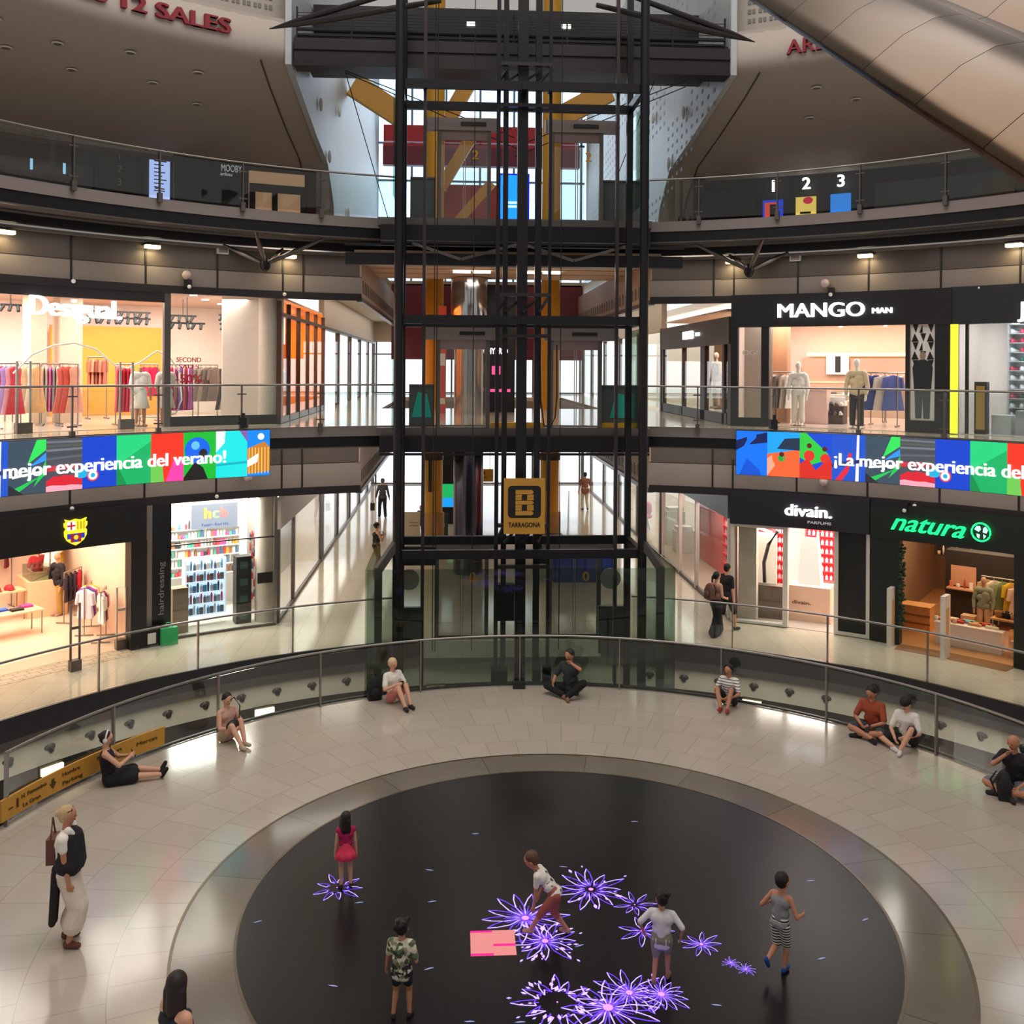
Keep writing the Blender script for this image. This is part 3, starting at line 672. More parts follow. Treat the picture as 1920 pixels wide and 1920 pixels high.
O('banner', MB().bb(-.13, .13, -.03, .03, 0, 3.6), mat('banner_orange', 'd2441c', .5), t); O('print', MB().bb(-.1, .1, -.034, -.03, 1.6, 2.0).bb(-.08, .1, -.034, -.03, .3, .5), WHITE, t)
tag(O('red_pipe', MB().cyl((-3.35, 21, FZ[1]), (-3.35, 21, 9.8), .17, 14), mat('pipe_red', 'c8371f', .4)), 'thick orange-red pipe standing beside the yellow column on the middle floor', 'pipe')
t = T('poster_wall', 'black poster board with white neon writing behind the lift masts', 'board', (.15, 21, FZ[1]))
O('board', MB().bb(-.7, .5, 0, .1, 0, 4.4), BLACK, t); O('lettering', on_plane(fit_w(letters('HYBRID', .3, .004, .02), .7), (-.1, -.01, 2.1), (1, 0, 0), (0, 0, 1)), SIGNW, t)
O('coloured_print', MB().bb(-.3, 0, -.02, 0, 1.3, 1.6).bb(-.35, .35, -.02, 0, .7, .8), glow('pink_print', 'ff5aa0', 1.0), t)
# red band and red wall visible in the tunnel
S('wall_end', MB().bb(-5.4, 5.4, 41, 41.3, 19.3, 20.2).bb(-5.4, 5.4, 40.6, 41, 18.9, 19.1), RED)
S('trim_23', MB().bb(-5.4, 5.4, 40.5, 41, 17.9, 18.9), mat('maroon_band', '6b1a2c', .5))
S('wall_end', MB().bb(-1.9, .5, 27, 27.2, 10.64, 14.3), mat('red_low_wall', 'a32a2a', .5))
S('floor', MB().bb(-4.15, 4.15, 30, 46, 10.44, 10.635), STONE2)
S('wall_end', MB().bb(-4.2, 4.2, 30, 30.3, 7.2, 10.5), mat('maroon_wall', '6b2434', .6))
# ground floor corridor furniture
t = T('draped_booth', 'booth covered with a blue cloth beyond the second lift', 'booth', (2.75, 19.0, 0))
O('cloth', MB().rev([], 0, 1, 1) if False else MB().bb(-1.0, 1.0, -.6, .6, .0, 1.02).bb(-1.02, 1.02, -.62, .62, .96, 1.05), mat('blue_cloth', '27418f', .8, bump=.4), t)
O('fold', MB().bb(-.98, -.9, -.64, -.6, 0, .95).bb(-.3, -.22, -.64, -.6, 0, .95).bb(.5, .58, -.64, -.6, 0, .95).bb(.9, 1.0, -.64, -.6, 0, .95), mat('blue_cloth_dark', '1d3172', .8), t)
t = T('notice_board', 'pale beige notice board beside a dark green one in the ground corridor', 'board', (-3.15, 26.5, 0))
O('panel', MB().bb(-.38, .38, -.03, .03, .1, 1.05), mat('beige_board', 'cdbfa6', .5), t); O('text_lines', MB().bb(-.05, .3, -.035, -.03, .62, .64).bb(-.05, .3, -.035, -.03, .5, .52).bb(-.35, -.28, -.035, -.03, .2, .5), BLACK, t)
O('leg', MB().bb(-.36, -.32, -.02, .02, 0, .1), STEELD, t); O('leg', MB().bb(.32, .36, -.02, .02, 0, .1), STEELD, t)
t = T('notice_board', 'dark green notice board with white lines of text in the ground corridor', 'board', (-2.15, 26.2, 0))
O('panel', MB().bb(-.5, .5, -.03, .03, .08, 1.05), mat('green_board', '1f4a45', .4), t)
O('text_lines', MB().bb(-.12, .15, -.035, -.03, .88, .9).bb(-.36, .36, -.035, -.03, .6, .64).bb(-.36, .36, -.035, -.03, .52, .56).bb(-.2, .3, -.035, -.03, .3, .34).bb(-.25, .32, -.035, -.03, .18, .22), WHITE, t)
O('leg', MB().bb(-.46, -.42, -.02, .02, 0, .08), STEELD, t); O('leg', MB().bb(.42, .46, -.02, .02, 0, .08), STEELD, t)
t = T('direction_sign', 'yellow level 0 direction sign hanging beside the amber letter B sign', 'sign', (-.45, 22, 3.05))
O('board', MB().bb(-.5, .42, -.03, .03, -.25, .2), mat('direction_yellow', 'e0a21c', .5), t); O('lettering', on_plane(letters('0', .34, .004, .02), (-.26, -.035, -.02), (1, 0, 0)), BLACK, t)
O('pictogram', MB().bb(-.02, .02, -.035, -.03, .02, .1).bb(.08, .12, -.035, -.03, .02, .1).bb(-.02, .2, -.035, -.03, -.1, -.08), BLACK, t); O('hanger', MB().cyl((-.3, 0, .2), (-.3, 0, 1.3), .012).cyl((.3, 0, .2), (.3, 0, 1.3), .012), STEELD, t)
t = T('media_screen', 'green and blue lit advertising screen beyond the yellow column', 'screen', (-1.6, 30, 0))
O('screen', MB().bb(-.4, .4, -.03, 0, 1.15, 1.75), glow('ad_green', '17a85a', 1.2), t); O('lower_screen', MB().bb(-.4, .4, -.03, 0, .75, 1.15), glow('ad_blue', '1596e8', 1.2), t); O('case', MB().bb(-.46, .46, 0, .12, 0, 3.4), BLACK, t)
t = T('balustrade_box', 'dark box beside the glass balustrade of the corridor escalator', 'box', (1.95, 21.5, 0))
O('case', MB().bb(-.42, .42, -.3, .3, 0, .95), mat('dark_box', '1f2a2a', .4), t); O('lid', MB().bb(-.44, .44, -.32, .32, .95, 1.0), DARK2, t)
t = T('corridor_balustrade', 'glass balustrade of the corridor opening beyond the dark box', 'railing', (3.2, 26, 0))
O('glass_panel', MB().slab([(2.4, 20, .05), (4.0, 33, .05), (4.0, 33, 1.0), (2.4, 20, 1.0)], (.015, 0, 0)), GLASSG, t, world=True); O('handrail', MB().tube([(2.4, 20, 1.04), (4.0, 33, 1.04)], .03), STEEL, t, world=True)
for i in range(6): O('post', MB().cyl((2.4 + .32 * i, 20 + 2.6 * i, 0), (2.4 + .32 * i, 20 + 2.6 * i, 1.03), .025), STEELD, t, world=True)
t = T('red_kiosk_chair', 'red shell chair on thin legs in the ground corridor', 'chair', (6.7, 28.5, 0))
O('seat', MB().sph((0, 0, .55), .36, 1, 1, .35).sph((.22, .2, .85), .3, .5, 1, 1), RED, t)
for a, b in ((-.2, -.2), (.2, -.2), (-.2, .2), (.2, .2)): O('leg', MB().cyl((a, b, 0), (a * .5, b * .5, .5), .02), BLACK, t)

# ================================================================== CURVED LED SCREENS
cols = {}
def G(c, s=1.25): return glow('led_' + c, c, s)
def led(th0, widths, first, name, label):
    t = T('led_screen', label, 'screen', P(12.9, th0, 4.2))
    tot = sum(widths)
    O('cabinet', MB().arc(12.92, 13.05, th0 - .05, th0 + tot + .05, 4.2, 5.32), BLACK, t, world=True)
    a = th0
    for i, w in enumerate(widths):
        k = (first + i) % 12; H = 1.1; Wd = w * math.pi / 180 * 12.9; mb = MB(); ms = []
        def q(col, pts, d=.012):
            if col not in ms: ms.append(col)
            mb.poly([P(12.92 - d, a + math.degrees(x * Wd / 12.9), 4.21 + y * H) for x, y in pts], ms.index(col))
        def disc(col, cx, cy, r, d=.02, n=18): q(col, [(cx + r / Wd * math.cos(6.2832 * j / n), cy + r / H * math.sin(6.2832 * j / n)) for j in range(n)], d)
        bg = ['0c6ee8', '1b9be8', '1747c8', '2050c0', '3a4a58', '4a4a52', '0c3fc0', '13a860', 'e8321e', '18b030', '18d8d8', '1280e8'][k]
        q(bg, [(0, 0), (1, 0), (1, 1), (0, 1)], .01)
        if k == 0: q('101c50', [(0, .78), (.5, .9), (1, .98), (1, .75), (.3, .68), (0, .55)], .014); q('0a4fc8', [(.1, 0), (.55, .7), (.8, 0)], .014)
        if k == 1: q('e86030', [(0, 0), (1, 0), (1, .62), (0, .5)], .014); q('203048', [(.3, .62), (.45, .85), (1, .88), (1, .6)], .015); q('f0a080', [(0, 0), (.5, .5), (.2, .5), (0, .4)], .017); disc('14a040', .45, .42, .09); disc('502020', .45, .5, .06, .023)
        if k == 2: q('30c040', [(0, 1), (0, .45), (.55, .25), (.9, .55), (.2, 1)], .014); q('d02a20', [(0, 0), (1, 0), (1, .42), (.75, .35), (.5, .18), (.25, .45), (0, .3)], .017); disc('d83028', .3, .5, .13); disc('5a2018', .3, .72, .06, .022); disc('5a2018', .78, .66, .06, .022); disc('d83028', .8, .45, .12, .021)
        if k == 3: q('90a8e8', [(.4, 1), (.5, 1), (.55, 0), (.3, 0)], .014); q('d8283a', [(.1, 0), (.42, .3), (.5, .6), (.6, .6), (.5, .2), (.3, 0)], .016); q('e8e8ff', [(.75, 1), (.82, 1), (.8, 0), (.7, 0)], .015); q('182a60', [(0, .35), (1, .5), (1, .42), (0, .28)], .018)
        if k == 4: q('22c050', [(.1, .1), (.8, .3), (1, .62), (1, .35), (.5, 0)], .014); q('30d858', [(.5, .55), (.75, 1), (1, 1), (1, .8)], .016); q('3090f0', [(.55, .5), (1, .75), (1, .6)], .018); q('e8e8e8', [(.1, .35), (.9, .42), (.9, .38), (.1, .3)], .02); q('282830', [(0, 0), (.4, 0), (0, .2)], .02)
        if k == 5:
            for j in range(5): q(['586068', '404850', '70787c', '505a50', '687078'][j], [(0, .6 + j * .08), (1, .63 + j * .07), (1, .67 + j * .07), (0, .64 + j * .08)], .013)
            q('d02030', [(0, .2), (.3, .32), (1, .25), (1, .1), (.4, .05), (0, .12)], .014); q('f0a0b0', [(0, 0), (1, 0), (1, .08), (.3, .14), (0, .1)], .016); q('c83040', [(0, .48), (.9, .5), (.9, .42), (0, .38)], .018)
        if k == 6: q('3088f0', [(.35, 1), (.65, 1), (.56, .6), (.42, .6)], .014); disc('e8384a', .3, .25, .13); disc('f8f0f0', .3, .25, .1, .024); disc('20a8d0', .3, .25, .05, .028)
        if k == 7: q('20c878', [(0, .4), (1, .85), (1, 1), (0, 1)], .014); q('0c8848', [(0, 0), (.3, 0), (.05, .35), (0, .3)], .016)
        if k == 8: q('6cc050', [(0, 0), (.55, 0), (.5, .3), (0, .38)], .014); q('f040a0', [(.45, 0), (1, 0), (1, .5), (.7, .45)], .016)
        if k == 9: disc('1060e0', .42, .62, .3); disc('60b8f8', .36, .72, .1, .024); q('181818', [(0, 0), (.75, 0), (.6, .25), (.35, .38), (0, .05)], .016); disc('202020', .6, .55, .1, .026)
        if k == 10: q('e0e8f0', [(0, 1), (0, .55), (.35, .8), (.4, 1)], .014); q('8058a0', [(.75, 1), (1, 1), (1, .75)], .014); q('10a8b8', [(0, .3), (1, .34), (1, .29), (0, .25)], .016)
        if k == 11:
            q('c07828', [(0, .05), (1, .1), (1, .62), (.75, .75), (0, .6)], .014)
            for j in range(7): q('f8c060', [(.06 + j * .14, .05), (.1 + j * .14, .05), (.1 + j * .14, .62), (.06 + j * .14, .62)], .017)
            q('f0e8e0', [(0, .35), (.5, .5), (.45, .3), (0, .2)], .019); disc('f8f8f0', .6, .86, .08)
        if k == 6 or k == 5: disc('20a8d8', .93 if k == 5 else .02, .3, .1, .026)
        O('picture_tile', mb, [G(c) for c in ms], t, world=True); a += w
    return t
WD = [3.4, 3.5, 3.4, 3.48, 3.5, 3.45, 3.35, 3.45, 3.35, 3.4, 3.35, 2.45]
tl = led(25.97, WD, 0, 'led', 'long curved video screen starting with a blue slide below the menswear store')
tr = led(-27.25 - sum(WD), WD, 0, 'led', 'long curved video screen ending with an orange scaffold below the bright clothes store')
for t, c in ((tl, 36.55), (tr, -27.25 - sum(WD) + 10.58)):
    m = letters('\u00a1La mejor experiencia del verano!', .42, .004, .032); m = fit_w(m, 5.55)
    O('caption', on_arc(m, 12.86, c + math.degrees(2.775 / 12.86), 4.7), glow('led_caption', 'ffffff', 1.5), t, world=True)
for sx in (-1, 1): tag(O('projector', MB().box((0, 0, .12), (.16, .2, .24)).box((0, -.08, .3), (.06, .06, .12)), BLACK, loc=P(13.0, sx * 29.9, FZ[1] + .05)), 'small black projector standing on the balcony edge above the ' + ('orange scaffold picture' if sx < 0 else 'blue slide picture'), 'projector')

# ================================================================== BRONZE ESCALATOR BELLY (upper corner)
t = T('escalator_belly', 'bronze-clad rounded underside of a sloping escalator crossing overhead', 'escalator', (3.5, -1.5, 8.5))
def rayp(u, v, Y):
    du, dv = u - 960, v - 690; du, dv = du + .0062 * dv, dv - .0062 * du
    d = Matrix.Rotation(-.06, 3, 'Z') @ Vector((du / 1804, 1, -dv / 1804)); return Vector(cam.location) + d * Y
A0, A1 = rayp(1330, -60, 13.5), rayp(2010, 385, 6.0)      # lower edge, far and near
ax = (A1 - A0); outw = Vector((1, .1, .5)).normalized() * 1.3; up = ax.cross(outw).normalized(); up = up if up.dot(A0 + ax * .5 - Vector(cam.location)) > 0 else -up
prof = [(0, .06), (0, 0), (.12, -.05), (.35, -.14), (.62, -.16), (.85, -.08), (.98, .04), (1.06, .06), (1.2, .0), (1.5, -.1), (1.85, -.1), (2.15, .02), (2.35, .2), (2.4, .32), (2.3, .36), (.12, .2)]
BRZ = mat('bronze_cladding', '53412f', .25, .95, var=.06, scale=1.2)
n = 8
for b0, b1, nm in ((0, 7, 'lower_cladding'), (7, 13, 'upper_cladding')):
    for i in range(n):
        f0, f1 = (i + .004) / n, (i + .996) / n; mb = MB(); k = b1 - b0 + 1
        vs = [A0 + ax * f + outw * x + up * z for f in (f0, f1) for x, z in prof[b0:b1 + 1]]
        mb.add(vs, [(j, j + 1, k + j + 1, k + j) for j in range(k - 1)], 0, True); o = O(nm, mb, BRZ, t, world=True)
mb = MB(); k = len(prof); vs = [A0 + ax * f + outw * x + up * (z + .03) for f in (0, 1) for x, z in prof]
mb.add(vs, [(j, (j + 1) % k, k + (j + 1) % k, k + j) for j in range(k)] + [tuple(range(k - 1, -1, -1)), tuple(range(k, 2 * k))]); O('core', mb, BRZ, t, world=True)
# ================================================================== SHOPS
def ray_dir(u, v):
    du, dv = u - 960, v - 690; du, dv = du + .0062 * dv, dv - .0062 * du
    return Matrix.Rotation(-.06, 3, 'Z') @ Vector((du / 1804, 1, -dv / 1804))
def atR(u, v, R):
    """point of the round wall of radius R that the photo shows at (u, v)"""
    d = ray_dir(u, v); o = Vector(cam.location); a = d.x ** 2 + d.y ** 2; b = o.x * d.x + o.y * d.y; c = o.x ** 2 + o.y ** 2 - R * R
    return o + d * ((-b + math.sqrt(b * b - a * c)) / a)
def atT(u, v, t):
    d = ray_dir(u, v); o = Vector(cam.location); return o + d * ((t - o.x) / d.x)
def TH(p): return math.degrees(math.atan2(p[0], p[1]))
def pxm(u, v, R): return (atR(u + 10, v, R) - atR(u, v, R)).length / 10    # metres per photo pixel there

def shop(a, b, zf, zc, depth, wall, floor, ceil, watts, col=(1, .93, .85), sides=(True, True), R0=14.95, nl=2, spread=180):
    R1 = R0 + depth
    S('wall_shop', MB().arc(R1, R1 + .1, a, b, zf, zc + .05), wall)
    for th, on in ((a, sides[0]), (b, sides[1])):
        if on:
            p, q = P(R0, th, zf), P(R1, th, zf); n = P(1, th + 90) * .06
            S('wall_shop', MB().slab([p - n, q - n, q - n + Vector((0, 0, zc - zf)), p - n + Vector((0, 0, zc - zf))], n * 2), wall)
    S('ceiling', MB().arc(R0, R1, a, b, zc, zc + .06), ceil)
    S('floor', MB().arc(R0 - .1, R1, a, b, zf + .002, zf + .012), floor)
    for i in range(nl):
        th = a + (b - a) * (i + .5) / nl; q = P(R0 + depth * .45, th, zc - .08)
        area('shop_light', q, (0, 0, -R_(th)), (b - a) / nl * .0174 * R0 * .8, depth * .7, watts / nl, col, spread)

# ---- shared small goods
def garment(L=.9, w=.42, flare=.1, sleeve=True, t=.07):
    mb = MB(); n = 10; rows = [(.0, .06, .03), (-.02, .10, .03), (-.06, w * .48, t * .45), (-.16, w * .46, t * .5), (-.36, w * .40, t * .5), (-L * .7, w * .45 + flare * .5, t * .6), (-L, w * .48 + flare, t * .75)]
    vs = []
    for z, x, y in rows:
        for i in range(n * 2):
            a = math.pi * i / n; f = 1 + (.12 * math.sin(a * 6) if z < -.3 else 0)
            vs.append((x * math.cos(a), y * math.sin(a) * f, z))
    m = n * 2; mb.add(vs, [(j * m + i, j * m + (i + 1) % m, (j + 1) * m + (i + 1) % m, (j + 1) * m + i) for j in range(len(rows) - 1) for i in range(m)], 0, True)
    if sleeve:
        for s in (-1, 1): mb.cyl((s * w * .42, 0, -.07), (s * (w * .52), 0, -.36), .055, 8, .05)
    mb.tube([(0, 0, 0), (0, 0, .05), (.02, 0, .07), (.035, 0, .05)], .006, 5)
    return mb
GARM = {}
def hang(kind, col, loc, rz, label, group, name):
    """one garment, hanging by its hook"""
    key = (kind, name)
    if isinstance(col, str): m = mat('cloth_' + col, col, .85, var=.18, scale=9)
    else: m = col
    if key not in GARM:
        mb = {'dress': lambda: garment(1.15, .38, .14, False), 'shirt': lambda: garment(.7, .46, .02, True), 'coat': lambda: garment(.95, .5, .06, True), 'skirt': lambda: garment(.8, .34, .12, False)}[kind]()
        o = O(name, mb, m, loc=loc, rz=rz); GARM[key] = o
    else:
        o = dup(GARM[key], loc, rz, mats=[m])
    return tag(o, label, 'clothing', group)
def rack(th, R, zf, w, h, label, group, items, glabel, ggroup, name, rz=None):
    """steel rack with each garment a thing of its own: items = [(kind, colour), ...]"""
    loc = P(R, th, zf); r = -R_(th) if rz is None else rz; t = T('clothes_rack', label, 'rack', loc, r, group)
    O('rail', MB().cyl((-w / 2, 0, h), (w / 2, 0, h), .018, 8), STEEL, t)
    for s in (-1, 1): O('leg', MB().cyl((s * w / 2, 0, 0.0), (s * w / 2, 0, h), .016, 8).bb(s * w / 2 - .02, s * w / 2 + .02, -.22, .22, 0, .03), STEEL, t)
    M = Matrix.Translation(loc) @ Matrix.Rotation(r, 4, 'Z'); n = len(items)
    for i, (k, c) in enumerate(items):
        x = -w / 2 + w * (i + .5) / n
        hang(k, c, M @ Vector((x, 0, h - .07)), r + R_(62 if n > 4 else 25), glabel, ggroup, name)
    return t
def capsules(mb, parts, n=10):
    for p, r, q, s in parts:
        mb.sph(p, r, n=n, k=6); mb.sph(q, s, n=n, k=6); mb.cyl(p, q, r, n, s)
    return mb
def mannequin(loc, rz, h, body, top, bottom, label, long=True, headless=False):
    t = T('mannequin', label, 'mannequin', loc, rz); k = h / 1.8
    b = MB(); V = lambda x, y, z: Vector((x * k, y * k, z * k))
    capsules(b, [(V(0, 0, 1.5), .055 * k, V(0, .01, 1.6), .05 * k)])
    if not headless: b.sph(V(0, .02, 1.7), .1 * k, .8, .95, 1.15)
    for s in (-1, 1):
        capsules(b, [(V(s * .22, 0, 1.4), .05 * k, V(s * .27, .02, 1.12), .04 * k), (V(s * .27, .02, 1.12), .04 * k, V(s * .25, .1, .88), .03 * k), (V(s * .25, .1, .88), .03 * k, V(s * .24, .14, .74), .03 * k),
                     (V(s * .1, 0, .9), .085 * k, V(s * .1, .02, .48), .06 * k), (V(s * .1, .02, .48), .058 * k, V(s * .11, 0, .1), .04 * k), (V(s * .11, -.02, .05), .04 * k, V(s * .12, .15, .03), .032 * k)])
    O('body', b, body, t)
    c = capsules(MB(), [(V(-.15, 0, 1.42), .1 * k, V(.15, 0, 1.42), .1 * k), (V(-.08, 0, 1.2), .13 * k, V(.08, 0, 1.2), .13 * k), (V(-.08, 0, .95), .125 * k, V(.08, 0, .95), .125 * k), (V(-.06, 0, 1.3), .14 * k, V(.06, 0, .95), .13 * k)])
    for s in (-1, 1): capsules(c, [(V(s * .2, 0, 1.41), .075 * k, V(s * .27, .02, 1.1), .06 * k)] + ([(V(s * .27, .02, 1.1), .06 * k, V(s * .25, .1, .9), .045 * k)] if long else []))
    O('top', c, top, t)
    if bottom == 'skirt': O('skirt', MB().lathe([(.14 * k, 1.0 * k), (.19 * k, .8 * k), (.26 * k, .5 * k), (.25 * k, .5 * k)]), top, t)
    else:
        d = MB()
        for s in (-1, 1): capsules(d, [(V(s * .09, 0, .93), .105 * k, V(s * .1, .02, .5), .08 * k), (V(s * .1, .02, .5), .08 * k, V(s * .11, 0, .12), .07 * k)])
        O('trousers', d, bottom, t)
    O('stand', MB().cyl((0, 0, 0), (0, 0, .02), .2 * k, 20).cyl((.0, -.06, .02), (0, -.06, .5 * k), .012), STEEL, t)
    return t
BOT = {}
def bottle(kind, col, loc, rz, label, group, name='bottle'):
    key = (kind, name)
    m = mat('goods_' + col, col, .4, var=.1)
    if key not in BOT:
        mb = {'round': lambda: MB().lathe([(0, 0), (.035, 0), (.037, .01), (.037, .13), (.03, .15), (.014, .16), (.014, .2), (0, .2)], n=10),
              'box': lambda: MB().bb(-.045, .045, -.03, .03, 0, .17).bb(-.03, .03, -.033, -.03, .05, .12),
              'jar': lambda: MB().lathe([(0, 0), (.05, 0), (.052, .07), (.048, .075), (.05, .08), (.05, .1), (0, .1)], n=10),
              'tall': lambda: MB().lathe([(0, 0), (.03, 0), (.03, .2), (.02, .22), (.02, .26), (0, .26)], n=10),
              'shoe': lambda: shoe_mb(),
              'perfume': lambda: MB().bb(-.035, .035, -.018, .018, 0, .11).cyl((0, 0, .11), (0, 0, .15), .014, 8)}[kind]()
        o = O(name, mb, m, loc=loc, rz=rz); BOT[key] = o
    else: o = dup(BOT[key], loc, rz, mats=[m])
    return tag(o, label, name, group)
def shoe_mb():
    mb = MB(); prof = [(-.13, .035, .09), (-.1, .042, .12), (-.04, .04, .11), (.02, .043, .075), (.08, .047, .055), (.13, .04, .04), (.15, .02, .03)]; vs = []
    for x, w, h in prof: vs += [(x, -w, .0), (x, -w, .025), (x, -w * .8, h * .7), (x, 0, h), (x, w * .8, h * .7), (x, w, .025), (x, w, 0)]
    k = 7; mb.add(vs, [(i * k + j, i * k + (j + 1) % k, (i + 1) * k + (j + 1) % k, (i + 1) * k + j) for i in range(len(prof) - 1) for j in range(k)], 0, True)
    mb.add(vs[:k] + vs[-k:], [tuple(range(k)), tuple(range(2 * k - 1, k - 1, -1))]); return mb
def shelf_unit(name, label, p, q, z0, z1, rows, depth, m, zboards=None):
    """wall shelving from p to q (floor points); returns board heights and direction"""
    p = Vector(p); q = Vector(q); d = (q - p); L = d.length; rz = math.atan2(d.y, d.x); t = T(name, label, 'shelf', (p + q) / 2, rz)
    O('back_panel', MB().bb(-L / 2, L / 2, depth - .03, depth, z0, z1), m, t); hs = zboards or [z0 + (z1 - z0) * i / rows for i in range(rows)]
    for h in hs: O('shelf_board', MB().bb(-L / 2, L / 2, 0, depth, h - .02, h), m, t)
    for s in (-1, 1): O('side_panel', MB().bb(s * L / 2 - .02, s * L / 2 + .02, 0, depth, z0 - .02, z1), m, t)
    return t, hs, Matrix.Translation((p + q) / 2) @ Matrix.Rotation(rz, 4, 'Z'), L, rz
def gate(th, R, zf, h, w, m, label, solid=False):
    t = T('security_gate', label, 'gate', P(R, th, zf), -R_(th))
    if solid: O('panel', MB().bb(-.05, .05, -w / 2, w / 2, .0, h), m, t); O('inlay', MB().bb(-.055, .055, -w / 4, w / 4, h * .35, h * .8), mat('gate_wood', 'c99a66', .5), t)
    else:
        O('frame', MB().tube([(-w / 2, 0, .05), (-w / 2, 0, h), (w / 2, 0, h), (w / 2, 0, .05)], .028, 8), m, t); O('crossbar', MB().bb(-w / 2, w / 2, -.02, .02, h * .62, h * .66), m, t); O('foot', MB().bb(-w / 2 - .02, w / 2 + .02, -.08, .08, 0, .24), STEELD, t)
    return t
def table(th, R, zf, w, d, h, m, label, legs=True):
    t = T('display_table', label, 'table', P(R, th, zf), -R_(th))
    if legs:
        O('table_top', MB().bb(-w / 2, w / 2, -d / 2, d / 2, h - .04, h), m, t)
        for a in (-1, 1):
            for b in (-1, 1): O('leg', MB().cyl((a * (w / 2 - .05), b * (d / 2 - .05), 0), (a * (w / 2 - .05), b * (d / 2 - .05), h - .04), .018, 8), STEEL, t)
    else: O('body', MB().bb(-w / 2, w / 2, -d / 2, d / 2, 0, h - .03), m, t); O('table_top', MB().bb(-w / 2 - .02, w / 2 + .02, -d / 2 - .02, d / 2 + .02, h - .03, h), mat('counter_top', 'efe2d2', .4), t)
    return t
FOLD = {}
def folded(col, loc, rz, label, group, name='folded_shirt'):
    m = mat('cloth_' + col, col, .85, var=.18, scale=9)
    if name not in FOLD: o = FOLD[name] = O(name, MB().bb(-.15, .15, -.11, .11, 0, .03).bb(-.14, .14, -.115, .1, .03, .055), m, loc=loc, rz=rz)
    else: o = dup(FOLD[name], loc, rz, mats=[m])
    return tag(o, label, 'clothing', group)

WARMW = mat('shop_white_wall', 'f2e3d8', .7); WARMC = mat('shop_ceiling', 'e5d3c6', .7); PINKF = mat('shop_pink_floor', 'd9bfae', .2)
# ---------------- bright clothes store, middle floor
shop(-76, -24.3, 5.32, 8.74, 7.2, WARMW, mat('clothes_store_floor', 'd6bfb0', .15), mat('clothes_store_ceiling', 'c0a696', .7), 1400, (1, .93, .86), sides=(True, False), nl=3)
S('wall_shop', MB().bb(-7.75, -7.6, 14.3, 22.2, 5.34, 8.74), WARMW); S('wall_shop', MB().bb(-7.7, -6.7, 14.2, 14.3, 5.34, 8.74), WARMW)
mo = mat('orange_back_panel', 'e09434', .6)
S('wall_shop', MB().arc(21.6, 21.75, TH(atR(95, 640, 21.6)), TH(atR(303, 640, 21.6)), 5.34, atR(200, 612, 21.6).z), mo)
t = T('storefront', 'clear shop window with black plinth and pale round column behind, bright clothes store', 'shop front', P(14.9, -30, 5.32))
O('mullion', MB().arc(14.84, 14.98, -35.5, -34.9, 5.34, 8.66), STEELD, t, world=True)
O('glass_panel', MB().arc(14.9, 14.912, -34.9, -24.3, 5.6, 8.66), SHOPG, t, world=True); O('plinth', MB().arc(14.86, 15.0, -34.9, -24.3, 5.33, 5.58), BLACK, t, world=True)
O('header', MB().arc(14.84, 15.0, -76, -35.5, 8.42, 8.68), mat('dark_header', '241f22', .4), t, world=True)
tag(O('round_column', MB().cyl((0, 0, 0), (0, 0, 3.4), .33, 24), mat('column_beige', 'd6cbbd', .5), loc=P(15.5, TH(atR(508, 700, 15.5)), 5.33)), 'pale beige round column at the corner of the bright clothes store window', 'column')
for u, w in ((73, 30), (134, 42)):
    k = pxm(u, 640, 18); tag(O('shop_column', MB().bb(-w * k / 2, w * k / 2, -.3, .3, 0, 3.4), mat('bright_column', 'e0cbb4', .6), loc=P(18.3, TH(atR(u, 640, 18)), 5.33), rz=-R_(TH(atR(u, 640, 18)))), 'white square column ' + ('wider one between the dress racks' if w > 40 else 'beside the store entrance gate'), 'column')
m = fit_w(letters('Desigual.', .62, .05, .03), 2.1); tag(O('shop_sign', on_arc(m, 14.72, -43.8, 8.16, -.02), SIGNW), 'glowing white letters of the clothes store over its open entrance', 'sign')
for th, r in ((-48.6, 14.7), (-39.4, 14.7)): gate(th, r - .1, 5.33, 1.6, .3, mat('gate_grey', '8f8780', .4), 'grey security gate by the clothes store ' + ('next to the glass window' if th > -45 else 'away from the window, by red prints'))
arch = [(25, 700), (60, 665), (100, 648), (140, 643), (180, 655), (215, 685), (240, 690), (262, 680), (295, 658), (318, 670), (338, 700), (341, 750), (330, 775), (300, 783), (262, 781)]
t = T('display_arch', 'thin white wavy tube frame arching over the dress racks', 'display frame', P(15.8, -42, 5.33))
O('tube', MB().tube([atR(u, v, 15.8) for u, v in arch], .022, 8), WHITE, t, world=True)
